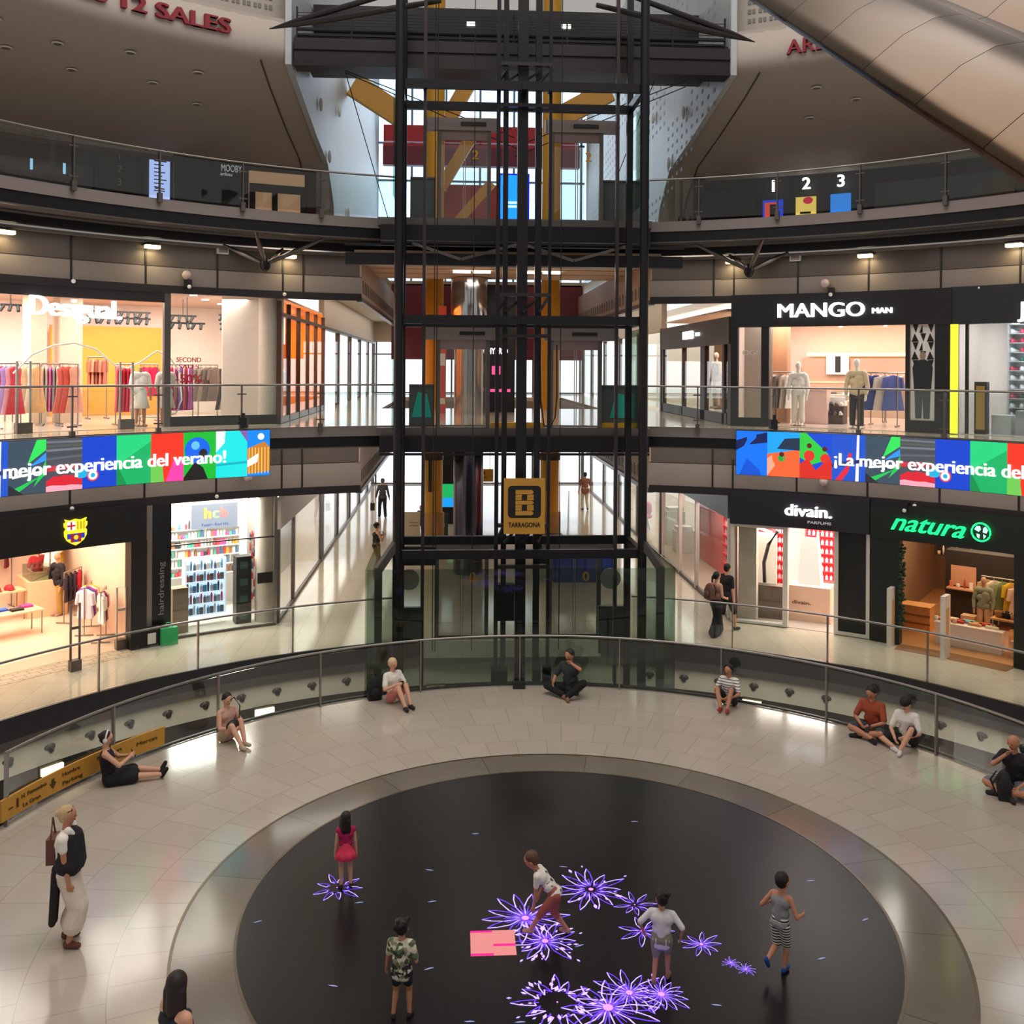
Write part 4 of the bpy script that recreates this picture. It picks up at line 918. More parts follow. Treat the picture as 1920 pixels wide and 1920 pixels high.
RK = [(42, 72, 17.2, [('dress', c) for c in ('d9c9a0', 'cdb98f', 'e0d6c0', 'c9a873')]), (80, 110, 17.6, [('dress', c) for c in ('a09890', 'b8b0a8', 'd56aa5', '8f8c8e', 'c5bcae')]), (116, 142, 16.6, [('dress', c) for c in ('e07060', 'd85a4a', 'e6a590')]),
      (165, 200, 19.6, [('shirt', c) for c in ('c07050', 'd68a6a', '8a4a38', 'c87860', 'a85a48')]), (218, 250, 16.4, [('dress', c) for c in ('e66a7a', 'f09aa0', 'c8203e', 'd4284a', 'ee8f96')]), (268, 292, 17.6, [('skirt', c) for c in ('d8204e', 'e0305a', 'c81848')]),
      (318, 362, 16.6, [('dress', c) for c in ('d8206a', 'c22a7a', '8a5ac0', 'd03058', 'b84aa8')]), (372, 408, 17.4, [('coat', c) for c in ('8c7a70', 'a08c80', '6e5f58', '7a6a60')]), (418, 448, 16.4, [('dress', c) for c in ('4a4040', 'c8bcb0', '5c4a48', 'd8ccc0')]), (452, 484, 17.8, [('dress', c) for c in ('7a6a70', '5a4a50', 'b0a098', '8a7078')]), (2, 30, 16.6, [('dress', c) for c in ('d8485a', 'b896e0', 'e8a0b0', 'c83a48')])]
RL = ['cream and sand', 'grey and one pink', 'coral print', 'rust shirts at the back', 'pink and red fringe', 'deep red skirts', 'magenta and violet', 'taupe coats', 'black and white print', 'grey purple', 'red and lilac print']
for (a, b, R, it), nm in zip(RK, RL):
    th = TH(atR((a + b) / 2, 700, R)); w = pxm((a + b) / 2, 700, R) * (b - a)
    rack(th, R, 5.335, max(.45, w), 1.55 if it[0][0] != 'shirt' else 1.75, 'steel rack of ' + nm + ' clothes in the bright clothes store', None, it, nm + ' garment on its rack in the bright clothes store', nm + ' garments', 'hanging_garment')
for u, nm in ((263, 'nearer the gate'), (311, 'nearer the glass')): mannequin(P(15.5, TH(atR(u, 720, 15.5)), 5.335), math.pi - R_(TH(atR(u, 720, 15.5))), 1.62, mat('mannequin_tan', 'b98a6c', .5), mat('white_cloth', 'f4efe8', .8), 'skirt', 'mannequin in a white dress, ' + nm + ' of the bright clothes store', False, True)
t = T('window_poster', 'window lettering SECOND SALES 50% in red on the clothes store glass', 'poster', P(14.86, -33.3, 6.5))
for s, z, w, h in (('SECOND', 7.0, .62, .17), ('SALES', 6.83, .5, .15), ('-50%', 6.52, .66, .3)): O('lettering', on_arc(fit_w(letters(s, h, .004, .02), w), 14.88, -33.1, z), RED, t, world=True)
st = None
for u0, u1, v, R in ((150, 282, 602, 18.2), (150, 282, 590, 20.2), (318, 368, 598, 17.5), (318, 384, 612, 16.6), (410, 482, 597, 17.5), (412, 470, 614, 16.6), (0, 40, 578, 17.5)):
    a, b = TH(atR(u0, v, R)), TH(atR(u1, v, R)); z = atR((u0 + u1) / 2, v, R).z + .06
    n = max(3, int((u1 - u0) / 12)); t = T('spotlight_track', 'dark ceiling spotlight track in the bright clothes store', 'light track', P(R, (a + b) / 2, z), 0, 'spotlight tracks of the bright clothes store')
    O('rail', MB().arc(R - .03, R + .03, a, b, z, z + .05), BLACK, t, world=True)
    O('hanger', MB().bb(-.01, .01, -.01, .01, .05, 8.7 - z), BLACK, t)
    for i in range(n):
        q = P(R, a + (b - a) * (i + .5) / n, z); mb = MB().cyl(q + Vector((0, 0, 0)), q + Vector((.05 * (i % 3 - 1), -.08, -.13)), .045, 8); O('spot_head', mb, BLACK, t, world=True)
for i in range(9):
    q = P(16 + (i % 3) * 1.6, -47 + i * 2.6, 8.73)
    if i == 0: cl = tag(O('ceiling_spot', MB().cyl((0, 0, -.02), (0, 0, 0), .1, 14), LAMPC, loc=q), 'round glowing downlight in the ceiling of the bright clothes store', 'downlight', 'downlights of the bright clothes store')
    else: dup(cl, q)
t = table(-45, 19.5, 5.335, 1.4, .6, .8, WHITE, 'white table with folded clothes at the back of the bright clothes store')
for i in range(5): folded(['d8c0b0', 'e8e0d8', 'c08070', 'e0b0a0', 'b0a090'][i], P(19.5, -45 + (i - 2) * .8, 6.135), R_(45), 'folded garment on the white table of the bright clothes store', 'folded garments on the white table')
# ---------------- orange-lit shop on the corridor, middle floor
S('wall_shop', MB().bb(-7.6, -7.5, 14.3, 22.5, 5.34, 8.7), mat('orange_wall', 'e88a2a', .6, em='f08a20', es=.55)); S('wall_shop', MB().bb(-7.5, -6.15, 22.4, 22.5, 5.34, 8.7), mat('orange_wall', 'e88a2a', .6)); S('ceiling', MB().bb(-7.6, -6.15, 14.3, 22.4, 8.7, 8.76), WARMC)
S('floor', MB().bb(-7.6, -6.15, 14.2, 22.4, 5.325, 5.335), PINKF); area('orange_shop_light', (-6.85, 18.5, 8.6), (0, 0, 0), 1.0, 6, 300, (1, .72, .4))
t = T('corridor_window', 'tall glass corner front of the orange-lit shop along the corridor', 'shop front', (-6.1, 18, 5.32))
O('glass_panel', MB().bb(-6.12, -6.1, 13.75, 22.3, 5.5, 8.6), SHOPG, t, world=True); O('plinth', MB().bb(-6.16, -6.06, 13.75, 22.3, 5.33, 5.5), STEELD, t, world=True)
O('header_strip', MB().bb(-6.16, -6.04, 13.75, 44, 8.2, 8.3), STEELD, t, world=True)
for s in (13.75, 15.2, 16.9, 18.7, 20.5, 22.3): O('mullion', MB().bb(-6.17, -6.05, s - .04, s + .04, 5.34, 8.6), mat('mullion_brown', '4a2c22', .5), t, world=True)
for i, (s, c) in enumerate(((15.0, 'f0a040'), (16.2, 'e07820'), (17.6, 'f0b050'), (19.2, 'd85a20'), (20.6, 'f09030'))):
    tag(O('display_banner', MB().bb(-.4, .4, -.05, .05, 0, 2.6), mat('panel_' + c, c, .5, em=c, es=.6), loc=(-7.2 + .2 * (i % 2), s, 5.336), rz=R_(70)), 'tall glowing orange display panel behind the corridor window', 'display panel', 'orange display panels behind the corridor window')
tag(O('light_sign', MB().bb(-.35, .35, -.06, .06, 0, .75), glow('white_light_sign', 'fff4e4', 2.2), loc=(-6.7, 16.0, 7.5), rz=R_(10)), 'glowing white square sign inside the orange-lit shop', 'sign')
mannequin((-6.7, 16.8, 5.336), R_(-150), 1.7, mat('mannequin_white', 'f4eee6', .4), mat('white_cloth', 'f4efe8', .8), mat('zigzag_cloth', '3a3034', .8), 'white mannequin in the orange-lit corridor window')

# ---------------- menswear store, middle floor
MD = mat('menswear_black', '18171b', .4); PINKW = mat('menswear_wall', 'e2d0c4', .7)
shop(24.6, 45.3, 5.32, 8.5, 7.4, PINKW, mat('menswear_floor', 'd9bfb2', .15), mat('menswear_ceiling', 'dccbc4', .7), 560, (1, .92, .87), nl=2)
t = T('shop_portal', 'black portal and fascia of the menswear store around its wide entrance', 'shop front', P(14.9, 34, 5.32))
O('fascia', MB().arc(14.72, 14.98, 24.2, 45.6, 7.99, 8.86), MD, t, world=True)
for a, b in ((24.2, 24.9), (27.3, 28.1), (41.4, 41.8), (44.1, 46.0)): O('pillar', MB().arc(14.74, 14.98, a, b, 5.33, 8.0), MD, t, world=True)
O('window_sill', MB().arc(14.74, 14.98, 24.9, 27.3, 5.33, 5.55).arc(14.74, 14.98, 41.8, 44.1, 5.33, 5.62), MD, t, world=True)
O('glass_panel', MB().arc(14.86, 14.872, 24.9, 27.3, 5.55, 8.0), SHOPG, t, world=True)
O('window_lettering', on_arc(fit_w(letters('OGN', .2, .003, .02), .5), 14.84, 26.3, 7.3), mat('window_letter_white', 'd8d2cc', .5), t, world=True)  # reversed letters painted on the pane in place of a reflection
O('sign_lettering', on_arc(fit_w(letters('MANGO', .52, .05, .02), 2.2), 14.68, 33.3, 8.39), SIGNW, t, world=True); O('sign_lettering', on_arc(fit_w(letters('MAN', .2, .04, .025), .48), 14.68, 39.25, 8.35), SIGNW, t, world=True)
tag(O('window_backing', MB().arc(16.2, 16.25, 24.7, 27.6, 5.34, 8.4), mat('window_grey', 'b5a89c', .6)), 'grey panel behind the narrow menswear window with white letters', 'panel')
t = T('wall_poster', 'tall poster of a man in a dark jacket before black and white triangles', 'poster', P(14.84, 43, 5.62))
O('sheet', MB().arc(14.80, 14.83, 41.85, 44.05, 5.62, 7.98), WHITE, t, world=True)
mb = MB()
for i in range(3):
    for j in range(5):
        a, z = 41.9 + i * .7, 6.9 + j * .22
        mb.poly([P(14.795, a, z), P(14.795, a + .34 + .34 * (j % 2), z), P(14.795, a + .3, z + .21)] if (i + j) % 2 else [P(14.795, a + .1, z + .21), P(14.795, a + .65, z + .21), P(14.795, a + .4, z)])
O('triangle_print', mb, BLACK, t, world=True)
def flat(pts, R=14.785): return [P(R, 42.95 + math.degrees(x / R), 5.62 + z) for x, z in pts]
O('printed_jacket', MB().poly(flat([(-.2, .75), (.2, .75), (.24, 1.3), (.2, 1.42), (.06, 1.5), (-.06, 1.5), (-.2, 1.42), (-.24, 1.3)])), mat('print_dark', '22272b', .6), t, world=True)
O('printed_trousers', MB().poly(flat([(-.17, .05), (-.02, .05), (0, .6), (.02, .05), (.17, .05), (.19, .78), (-.19, .78)])), mat('print_grey', '4a5052', .6), t, world=True)
O('printed_head', MB().poly(flat([(-.07 * math.cos(i * .628), 1.6 + .1 * math.sin(i * .628)) for i in range(10)][::-1], 14.78)), mat('print_skin', '9a8474', .6), t, world=True)
tag(O('wall_poster', MB().arc(21.42, 21.46, TH(atR(1550, 680, 21.5)) , TH(atR(1592, 680, 21.5)), atR(1570, 702, 21.5).z, atR(1570, 664, 21.5).z, 2).arc(21.39, 21.41, TH(atR(1566, 680, 21.4)), TH(atR(1576, 680, 21.4)), atR(1570, 698, 21.4).z, atR(1570, 668, 21.4).z, 1, 1), [WHITE, BLACK]), 'white poster with a dark figure on the rear wall of the menswear store', 'poster')
tag(O('lit_shelf_band', MB().arc(21.5, 22.2, 28.3, 44.8, 7.3, 7.42), mat('lit_band', 'f5d0a0', .5, em='ffc880', es=1.2)), 'warm lit strip along the rear wall of the menswear store', 'light strip')
mc = mat('cream_cloth', 'e8dccb', .85)
mannequin(P(15.5, TH(atR(1497, 700, 15.5)), 5.335), R_(180 - 29), 1.72, mat('mannequin_white', 'f4eee6', .4), mat('white_cloth', 'f4efe8', .8), mat('ivory_cloth', 'efe6da', .8), 'white mannequin in an all white outfit at the menswear entrance')
mannequin(P(15.2, TH(atR(1607, 700, 15.2)), 5.335), R_(180 - 37), 1.8, mat('mannequin_white', 'f4eee6', .4), mat('beige_knit', 'd8c6a4', .85), mat('dark_trouser', '2a2628', .8), 'mannequin in a beige jumper and dark trousers at the menswear entrance')
for (u, R, w, it, nm, rz) in ((1462, 16.4, .8, [('coat', c) for c in ('c9bdb0', 'd8cec4', '6e6258', 'b8a898', 'e0d8d0')], 'pale coats by the entrance pillar', None), (1452, 18.6, .6, [('shirt', c) for c in ('8a3a30', 'e0d0c0', 'c8b8a8')], 'mixed shirts further in', None),
        (1650, 16.6, .9, [('coat', c) for c in ('3d4f8f', '2f3f7a', 'b8b0a8', '4a5a98')], 'blue denim', None), (1668, 17.4, 1.0, [('coat', c) for c in ('d0b8a4', 'c8a890', 'b89880', 'd8c4b4', 'a88870')], 'sand jackets', None), (1690, 18.6, .9, [('shirt', c) for c in ('c87848', 'b05a38', 'e0c8b0', 'd89868')], 'terracotta shirts', None)):
    rack(TH(atR(u, 720, R)), R, 5.335, w, 1.45, 'rack of ' + nm + ' in the menswear store', None, it, nm + ' garment on its rack in the menswear store', nm + ' garments', 'hanging_garment')
for u, R, nm in ((1520, 17.6, 'behind the white mannequin'), (1568, 18.6, 'in the middle of the menswear store'), (1630, 19.2, 'towards the rear of the menswear store')):
    th = TH(atR(u, 740, R)); table(th, R, 5.335, .95, .6, .8, WHITE, 'white display table ' + nm)
    for i in range(4): folded(['d8ccc0', '5a4a44', 'a89484', 'e8e4de'][i], P(R, th + (i - 1.5) * .7, 6.135), -R_(th), 'folded garment on the table ' + nm, 'folded garments ' + nm)
for i in range(7): tag(O('wall_panel_unit', MB().bb(-.62, .62, -.05, .2, 0, 1.9).bb(-.55, .55, -.08, -.05, .5, .53, 1).bb(-.55, .55, -.08, -.05, 1.1, 1.13, 1), [mat('tan_unit', 'a88c76', .6), mat('lit_band', 'f5d0a0', .5)], loc=P(21.6, 29.5 + i * 2.35, 5.335), rz=-R_(29.5 + i * 2.35)), 'tan wall unit with thin lit shelves along the rear wall of the menswear store', 'wall unit', 'tan wall units of the menswear store')
for u, R, c, nm in ((1532, 16.9, 'd8b8b0', 'pale pink block beside the white mannequin'), (1478, 19.5, 'c8b8ac', 'grey block behind the pale coats')): tag(O('display_block', MB().bb(-.32, .32, -.25, .25, 0, .95).bb(-.34, .34, -.27, .27, .95, .98), mat('block_' + c, c, .6), loc=P(R, TH(atR(u, 740, R)), 5.335), rz=-R_(34)), nm + ' in the menswear store', 'display block')
t = T('stepped_display', 'stepped shoe display with white top in the middle of the menswear store', 'display', P(17.2, TH(atR(1556, 740, 17.2)), 5.335), -R_(34))
for i in range(3): O('step', MB().bb(-.42, .42, -.3 + .12 * i, .3, .25 * i, .25 * (i + 1)), mat('step_dark', '4a3a36', .6) if i < 2 else WHITE, t)
for i in range(12): bottle('shoe', ['2a2220', '6a4a3a', 'd8d0c8'][i % 3], t.matrix_basis @ Vector((-.36 + .144 * (i % 6), -.24 + .12 * (i // 6), .252 + .25 * (i // 6))), -R_(34) + R_(90), 'shoe on the stepped display of the menswear store', 'shoes on the stepped display', 'shoe')
sp2 = None
for i in range(22):
    q = P(17.2 + (i % 3) * 1.6, 28.5 + i * .62, 8.3 - (i % 2) * .05)
    if sp2 is None: sp2 = tag(O('ceiling_spot', MB().cyl((0, 0, .01), (0, 0, .2), .012, 6).sph((0, 0, 0), .06), LAMPC, loc=q), 'small glowing spotlight in the menswear store ceiling', 'spotlight', 'spotlights of the menswear store')
    else: dup(sp2, q)
# corridor corner windows of the menswear store
S('wall_shop', MB().bb(8.0, 8.1, 14.6, 22.3, 5.34, 8.5), mat('corner_back_tan', 'cf9f7c', .7)); S('floor', MB().bb(6.2, 8.0, 14, 22.3, 5.325, 5.335), PINKF); S('ceiling', MB().bb(6.2, 8.0, 14.4, 22.3, 8.5, 8.55), WARMC)
area('corner_light', (7.1, 17.5, 8.4), (0, 0, 0), 1.2, 5, 150, (1, .82, .62))
t = T('corner_shop_front', 'dark corridor shop front of the menswear store with small white lettering', 'shop front', (6.15, 18, 5.32))
O('fascia', MB().bb(6.05, 6.25, 13.7, 22.3, 7.55, 8.3), mat('fascia_taupe', '4a423e', .5), t, world=True)
for s, w in ((13.75, .3), (14.35, .2), (16.6, .5), (19.2, .12), (22.2, .15)): O('pillar', MB().bb(6.08, 6.22, s - w / 2, s + w / 2, 5.33, 7.55), mat('pillar_maroon', '3a2420', .5), t, world=True)
O('glass_panel', MB().bb(6.12, 6.13, 14, 22.2, 5.65, 7.55), SHOPG, t, world=True); O('plinth', MB().bb(6.08, 6.24, 14, 22.3, 5.33, 5.62), mat('pillar_maroon', '3a2420', .5), t, world=True)
for s, w, y0, h in (('MANGO', 1.3, 18.2, .36), ('MAN', .35, 17.0, .15)): O('sign_lettering', on_plane(fit_w(letters(s, h, .03, .02), w), (6.03, y0, 7.92), (0, -1, 0)), SIGNW, t, world=True)
mannequin((6.9, 16.0, 5.62), R_(100), 1.75, mat('mannequin_white', 'f4eee6', .4), mat('brown_jacket', '5c4436', .8), mat('ivory_cloth', 'efe6da', .8), 'mannequin in a brown jacket behind the menswear corner window')
mannequin((6.8, 17.6, 5.62), R_(100), 1.75, mat('mannequin_white', 'f4eee6', .4), mat('mustard_coat', 'cdb37c', .8), mat('ivory_cloth', 'efe6da', .8), 'mannequin in a long straw-coloured coat behind the menswear corner window')

# ---------------- sneaker store, middle floor
shop(46.4, 74, 5.32, 8.45, 5.5, mat('sneaker_wall', 'c9d2d8', .5), mat('sneaker_floor', 'b9b4ae', .15), mat('sneaker_ceiling', 'cfd4d8', .7), 420, (.92, .96, 1.0), sides=(False, True), nl=2)
t = T('storefront', 'glass front of the sneaker store with dark navy fascia and yellow light column', 'shop front', P(14.9, 52, 5.32))
O('fascia', MB().arc(14.74, 14.98, 45.6, 74, 7.97, 8.87), mat('navy_fascia', '20252e', .4), t, world=True)
O('light_column', MB().arc(14.70, 14.8, 45.55, 46.15, 5.34, 7.97), glow('yellow_tube', 'f2ee30', 1.5), t, world=True)
O('glass_panel', MB().arc(14.88, 14.89, 46.9, 74, 5.4, 7.97), SHOPG, t, world=True)
for th in (46.7, 53, 59, 65): O('mullion', MB().arc(14.84, 14.92, th, th + .25, 5.34, 7.97), BLACK, t, world=True)
O('sign_lettering', on_arc(fit_w(letters('JD', .5, .04, .03), .6), 14.7, 52.6, 8.25), SIGNW, t, world=True)
p0, p1 = P(17.2, 47.6, 5.335), P(17.2, 66, 5.335)
t, hs, M, L, rz = shelf_unit('shoe_wall', 'pale wall shelving full of sneakers in the sneaker store', p0, p1, .35, 2.95, 11, .32, mat('shoe_shelf', 'd4dadf', .4))
cs = ['e8ecf0', '22262c', 'c02a4a', 'f0f4f8', '3a4450', '9aa4ae', 'd84a6a', '1a6a60', 'e0e0e0']
for r, h in enumerate(hs):
    for i in range(22):
        c = cs[(i * 5 + r * 3 + (i * r) % 4) % len(cs)]
        bottle('shoe', c, M @ Vector((-L / 2 + .12 + i * (L - .24) / 21, .14, h + .002)), rz + R_(60), 'sneaker on the pale wall shelving of the sneaker store', 'sneakers on the wall shelving', 'shoe')
for th, z0, z1 in ((49.6, 6.4, 7.6), (52.4, 6.0, 7.5)): tag(O('light_tube', MB().bb(-.05, .05, -.02, .02, 0, z1 - z0), glow('cool_tube', 'e8f6ff', 4), loc=P(16.95, th, z0), rz=-R_(th)), 'upright white light tube before the sneaker shelving, ' + ('nearer the yellow column' if th < 50 else 'further from the yellow column'), 'light')
t = T('display_totem', 'yellow and black totem display standing beside the yellow light column', 'totem', P(15.3, 47.6, 5.335), -R_(47.6)); O('body', MB().bb(-.14, .14, -.1, .1, 0, 1.25), BLACK, t); O('panel', MB().bb(-.1, .1, -.105, -.1, .1, 1.15), mat('totem_yellow', 'd8a82c', .5), t)
for i, c in enumerate(('e4e8ea', 'c8ccd0', 'd8dcde')): tag(O('display_plinth', MB().bb(-.22, .22, -.2, .2, 0, .45 + .12 * i), mat('plinth_' + c, c, .5), loc=P(15.7, 49 + i * 2, 5.335), rz=-R_(50)), ['low', 'middle-height', 'tallest'][i] + ' white plinth on the sneaker store floor', 'plinth')

# ---------------- football club shop, ground floor
shop(-76, -37.7, 0, 3.2, 6.5, mat('club_wall', 'eecdb4', .7), mat('club_floor', 'e9cdb6', .2), mat('club_ceiling', 'e6cbb6', .7), 760, (1, .85, .68), nl=3)
t = T('shop_portal', 'black portal and fascia of the football club shop', 'shop front', P(14.9, -50, 0))
O('fascia', MB().arc(14.6, 14.98, -76, -37.4, 2.62, 3.5), BLACK, t, world=True); O('pillar', MB().arc(14.6, 14.98, -38.85, -37.35, .01, 2.62), BLACK, t, world=True)
t = T('crest_sign', 'glowing yellow football crest on the black fascia', 'sign', P(14.55, -44.07, 2.72))
def sh(pts, d): return [P(14.57 - d, -44.07 + math.degrees(x / 14.57), 3.02 + z) for x, z in pts]
half = [(0, -.31), (.08, -.27), (.19, -.19), (.25, -.08), (.255, .03), (.22, .08), (.26, .14), (.265, .22), (.22, .24), (.25, .31), (.12, .27), (0, .3)]
out = half + [(-x, z) for x, z in half[::-1][1:-1]]
O('shield', MB().slab(sh(out, .0), P(-.05, -44.07)), glow('crest_yellow', 'f6e32a', 1.3), t, world=True)
O('white_quarter', MB().poly(sh([(-.21, .05), (-.01, .05), (-.01, .25), (-.2, .25)], .055)), glow('crest_white', 'ffffff', 1.1), t, world=True)
O('red_cross', MB().poly(sh([(-.2, .13), (-.02, .13), (-.02, .17), (-.2, .17)], .06)).poly(sh([(-.13, .06), (-.09, .06), (-.09, .24), (-.13, .24)], .06)), glow('crest_red', 'd0202c', 1.0), t, world=True)
mb = MB()
for i in range(3): mb.poly(sh([(.03 + i * .07, .06), (.055 + i * .07, .06), (.055 + i * .07, .24), (.03 + i * .07, .24)], .055))
O('red_stripes', mb, glow('crest_orange', 'd88a20', .9), t, world=True)
mb = MB(); mc2 = MB()
for i in range(5): (mb if i % 2 == 0 else mc2).poly(sh([(-.2 + i * .08, -.03), (-.2 + i * .08, -.15 + abs(i - 2) * -.0 - (.08 if 0 < i < 4 else 0)), (-.12 + i * .08, -.15 - (.08 if 0 < i < 4 else 0)), (-.12 + i * .08, -.03)], .055))
O('blue_stripes', mb, glow('crest_blue', '2440b8', 1.0), t, world=True); O('maroon_stripes', mc2, glow('crest_maroon', 'a01840', 1.0), t, world=True)
O('ball', MB().poly(sh([(.055 * math.cos(i * .52), -.12 + .055 * math.sin(i * .52)) for i in range(12)], .065)), glow('crest_ball', 'f4d020', 1.2), t, world=True)
gate(-45.0, 14.0, 0.0, 1.5, .2, mat('gate_dark', '5a4a42', .4), 'tall dark frame security gate on the polished floor before the football club shop')
gate(-39.3, 14.9, 0.0, 1.5, .22, mat('gate_pale', 'b8a898', .4), 'pale security gate against the black portal pillar of the football club shop')
cnt = mat('counter_wood', 'e3b894', .5)
t = T('sales_counter', 'pale wooden sales counter with glass case in the football club shop', 'counter', P(19.9, -40.2, .012), R_(36)); O('body', MB().bb(-.5, .5, -.7, .7, 0, .98), cnt, t); O('display_case', MB().bb(-.42, .42, -.6, .3, .98, 1.32), TINTG, t)
table(-45.6, 17.9, .012, 2.0, .7, .62, cnt, 'low table with folded clothes near the entrance of the football club shop'); table(-44.8, 19.6, .012, 2.0, .6, .8, cnt, 'higher table with red caps in the football club shop')
for i, c in enumerate(('4a443e', '38342f', '8ac0bc', '3a60c8', '2e2a28', 'b83a8a')): folded(c, P(17.9 + .2 * (i % 2), -45.6 + (i - 2.5) * .95, .632), R_(45), 'folded clothes on the low table of the football club shop', 'folded clothes on the low club table')
for i in range(5): tag(O('cap', MB().sph((0, 0, .03), .13, 1, 1, .9, k=6).bb(-.08, .08, -.2, -.05, .02, .035), mat('cap_red', 'b01c28', .7), loc=P(19.6, -44.8 + (i - 2) * .95, .812), rz=R_(50)), 'red cap on the higher table of the football club shop', 'cap', 'red caps on the higher club table')
for (th, R, w, h, it, nm, rr) in ((-39.0, 20.2, .9, 2.0, [('shirt', c) for c in ('f0ece4', 'e8e4da', 'f4f0e8', 'e8c040', 'f0d048', 'e6b030')], 'white and yellow football shirts', 60), (-39.2, 18.4, .8, 1.35, [('shirt', c) for c in ('2a2030', '1c1826', '3a2440', 'c0203a')], 'dark and red football shirts', 40), (-39.5, 17.0, .9, 1.2, [('shirt', c) for c in ('d8d0e0', 'f0ece6', '3a58b8', 'c83a8a', 'e8e4f0', 'f0c030')], 'lilac and blue football shirts', 60), (-39.4, 16.0, .7, 1.25, [('shirt', c) for c in ('f0ece6', 'd8e0f0', '8a1a40', 'e4dcd0')], 'white and maroon football shirts', 60), (-43.5, 21.1, 1.6, 1.9, [('shirt', c) for c in ('b01c28', 'c82a38', '8a1420', 'c02030', 'b01c28', '6a1020')], 'red football shirts at the rear', 0), (-48.5, 21.1, 1.6, 1.9, [('shirt', c) for c in ('2a3a8a', 'b01c28', '22306a', '9a1a28', 'b01c28')], 'red and blue football shirts at the rear', 0)):
    rack(th, R, .012, w, h, 'rack of ' + nm, None, it, nm + ' hanging on the rack', nm, 'football_shirt', rz=-R_(th) + R_(rr))
mannequin(P(19.2, -39.6, .012), R_(150), 1.7, mat('mannequin_tan', 'b98a6c', .5), mat('black_jacket', '17141a', .8), mat('khaki_trouser', 'a8823a', .8), 'mannequin in a black jacket beside the pale sales counter of the football club shop')
S('trim_24', MB().arc(14.2, 14.9, -76, -38.9, .001, .006), tiled('hex_mat', 'cbb69e', 'd8c4ac', '9a8a76', 'polar', .22, 300, .3, .03))

# ---------------- hair products shop, ground floor
shop(-37.2, -24.2, 0, 3.42, 3.2, mat('hair_wall', 'f4efe8', .6), mat('hair_floor', 'd8cfc2', .2), mat('hair_ceiling', 'f4f0ea', .6), 480, (1, .96, .9), sides=(True, False), nl=1)
t = T('storefront', 'glass front of the hair products shop with tall black panel', 'shop front', P(14.9, -31, 0))
O('black_panel', MB().arc(14.82, 14.95, -36.6, -34.75, .02, 3.42), mat('hair_black', '1b1a1c', .3), t, world=True); O('grey_edge', MB().arc(14.8, 14.95, -37.3, -36.6, .02, 3.42), PANELL, t, world=True)
m = letters('hairdressing', .2, .004, .01); m = fit_w(m, 1.3); O('lettering', on_plane(m, P(14.80, -35.7, 1.35) , (0, 0, 1), (-math.cos(R_(35.7)), -math.sin(R_(35.7)), 0)), mat('dim_letter', '8a8682', .5), t, world=True)
O('glass_panel', MB().arc(14.9, 14.912, -34.7, -24.3, .05, 3.42), SHOPG, t, world=True); O('sill', MB().arc(14.86, 14.96, -34.7, -24.3, 0.01, .06), STEELD, t, world=True); O('mullion', MB().arc(14.86, 14.96, -24.5, -24.2, .02, 3.42), STEEL, t, world=True); O('crossbar', MB().arc(14.88, 14.95, -37, -24.3, 2.34, 2.37), DARK2, t, world=True)
tag(O('paper_bag', MB().bb(-.2, .2, -.08, .08, 0, .42).tube([(-.09, 0, .42), (-.07, 0, .54), (.07, 0, .54), (.09, 0, .42)], .01, 6), mat('green_bag', '2fae6a', .6), loc=P(14.55, -35.3, .0), rz=R_(35)), 'bright green paper bag with handles at the foot of the black panel', 'bag')
tag(O('display_board', MB().bb(-.3, .3, -.03, .03, 0, .5).bb(-.22, -.02, -.035, -.03, .08, .34, 1), [BLACK, WHITE], loc=P(14.62, -36.4, 0), rz=R_(36)), 'black and white display board at the foot of the grey edge of the hair shop', 'board')
t = T('light_box_sign', 'pale lit sign with coloured letters hanging in the hair products shop', 'sign', P(16.4, -28.9, 2.5), R_(28.9))
O('box', MB().bb(-.62, .62, -.05, .05, -.05, .62), glow('hair_sign', 'c8d4ea', .95), t); O('rod', MB().bb(-.5, -.48, 0, .02, .62, .95).bb(.48, .5, 0, .02, .62, .95), STEEL, t)
for ch, x, c in (('h', -.2, 'e0842a'), ('c', .02, '6a9a5a'), ('b', .24, 'c0504a')): O('letter', on_plane(letters(ch, .42, .004, .04), (x, -.056, .36), (1, 0, 0)), mat('sign_' + c, c, .5, em=c, es=.4), t)
O('lettering', on_plane(fit_w(letters('hair-form', .12, .004, .01), .7), (0, -.056, .06), (1, 0, 0)), mat('sign_navy', '2a3a6a', .5), t)
tag(O('round_column', MB().cyl((0, 0, 0), (0, 0, 3.4), .27, 24), mat('column_beige', 'd6cbbd', .5), loc=P(15.5, TH(atR(497, 1080, 15.5)), .012)), 'pale round column inside the hair products shop corner', 'column')
tag(O('wall_plate', MB().bb(-.2, .2, -.02, .02, 0, .28), DARK2, loc=P(15.2, TH(atR(497, 1075, 15.2)), 1.08), rz=R_(26)), 'small dark plate on the round column of the hair products shop', 'plate')
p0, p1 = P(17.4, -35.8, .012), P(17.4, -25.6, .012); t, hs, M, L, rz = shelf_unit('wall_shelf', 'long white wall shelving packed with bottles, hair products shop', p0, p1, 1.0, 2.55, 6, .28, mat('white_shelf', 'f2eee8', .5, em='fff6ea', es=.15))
hc = ['e8e4de', 'c83a40', '3a6a9a', 'f0e8dc', '2a2a2c', 'd84a8a', '4aa88a', 'e8a040', 'f4f0e8', '8a5a3a', 'b02a34', 'dcd8d0']
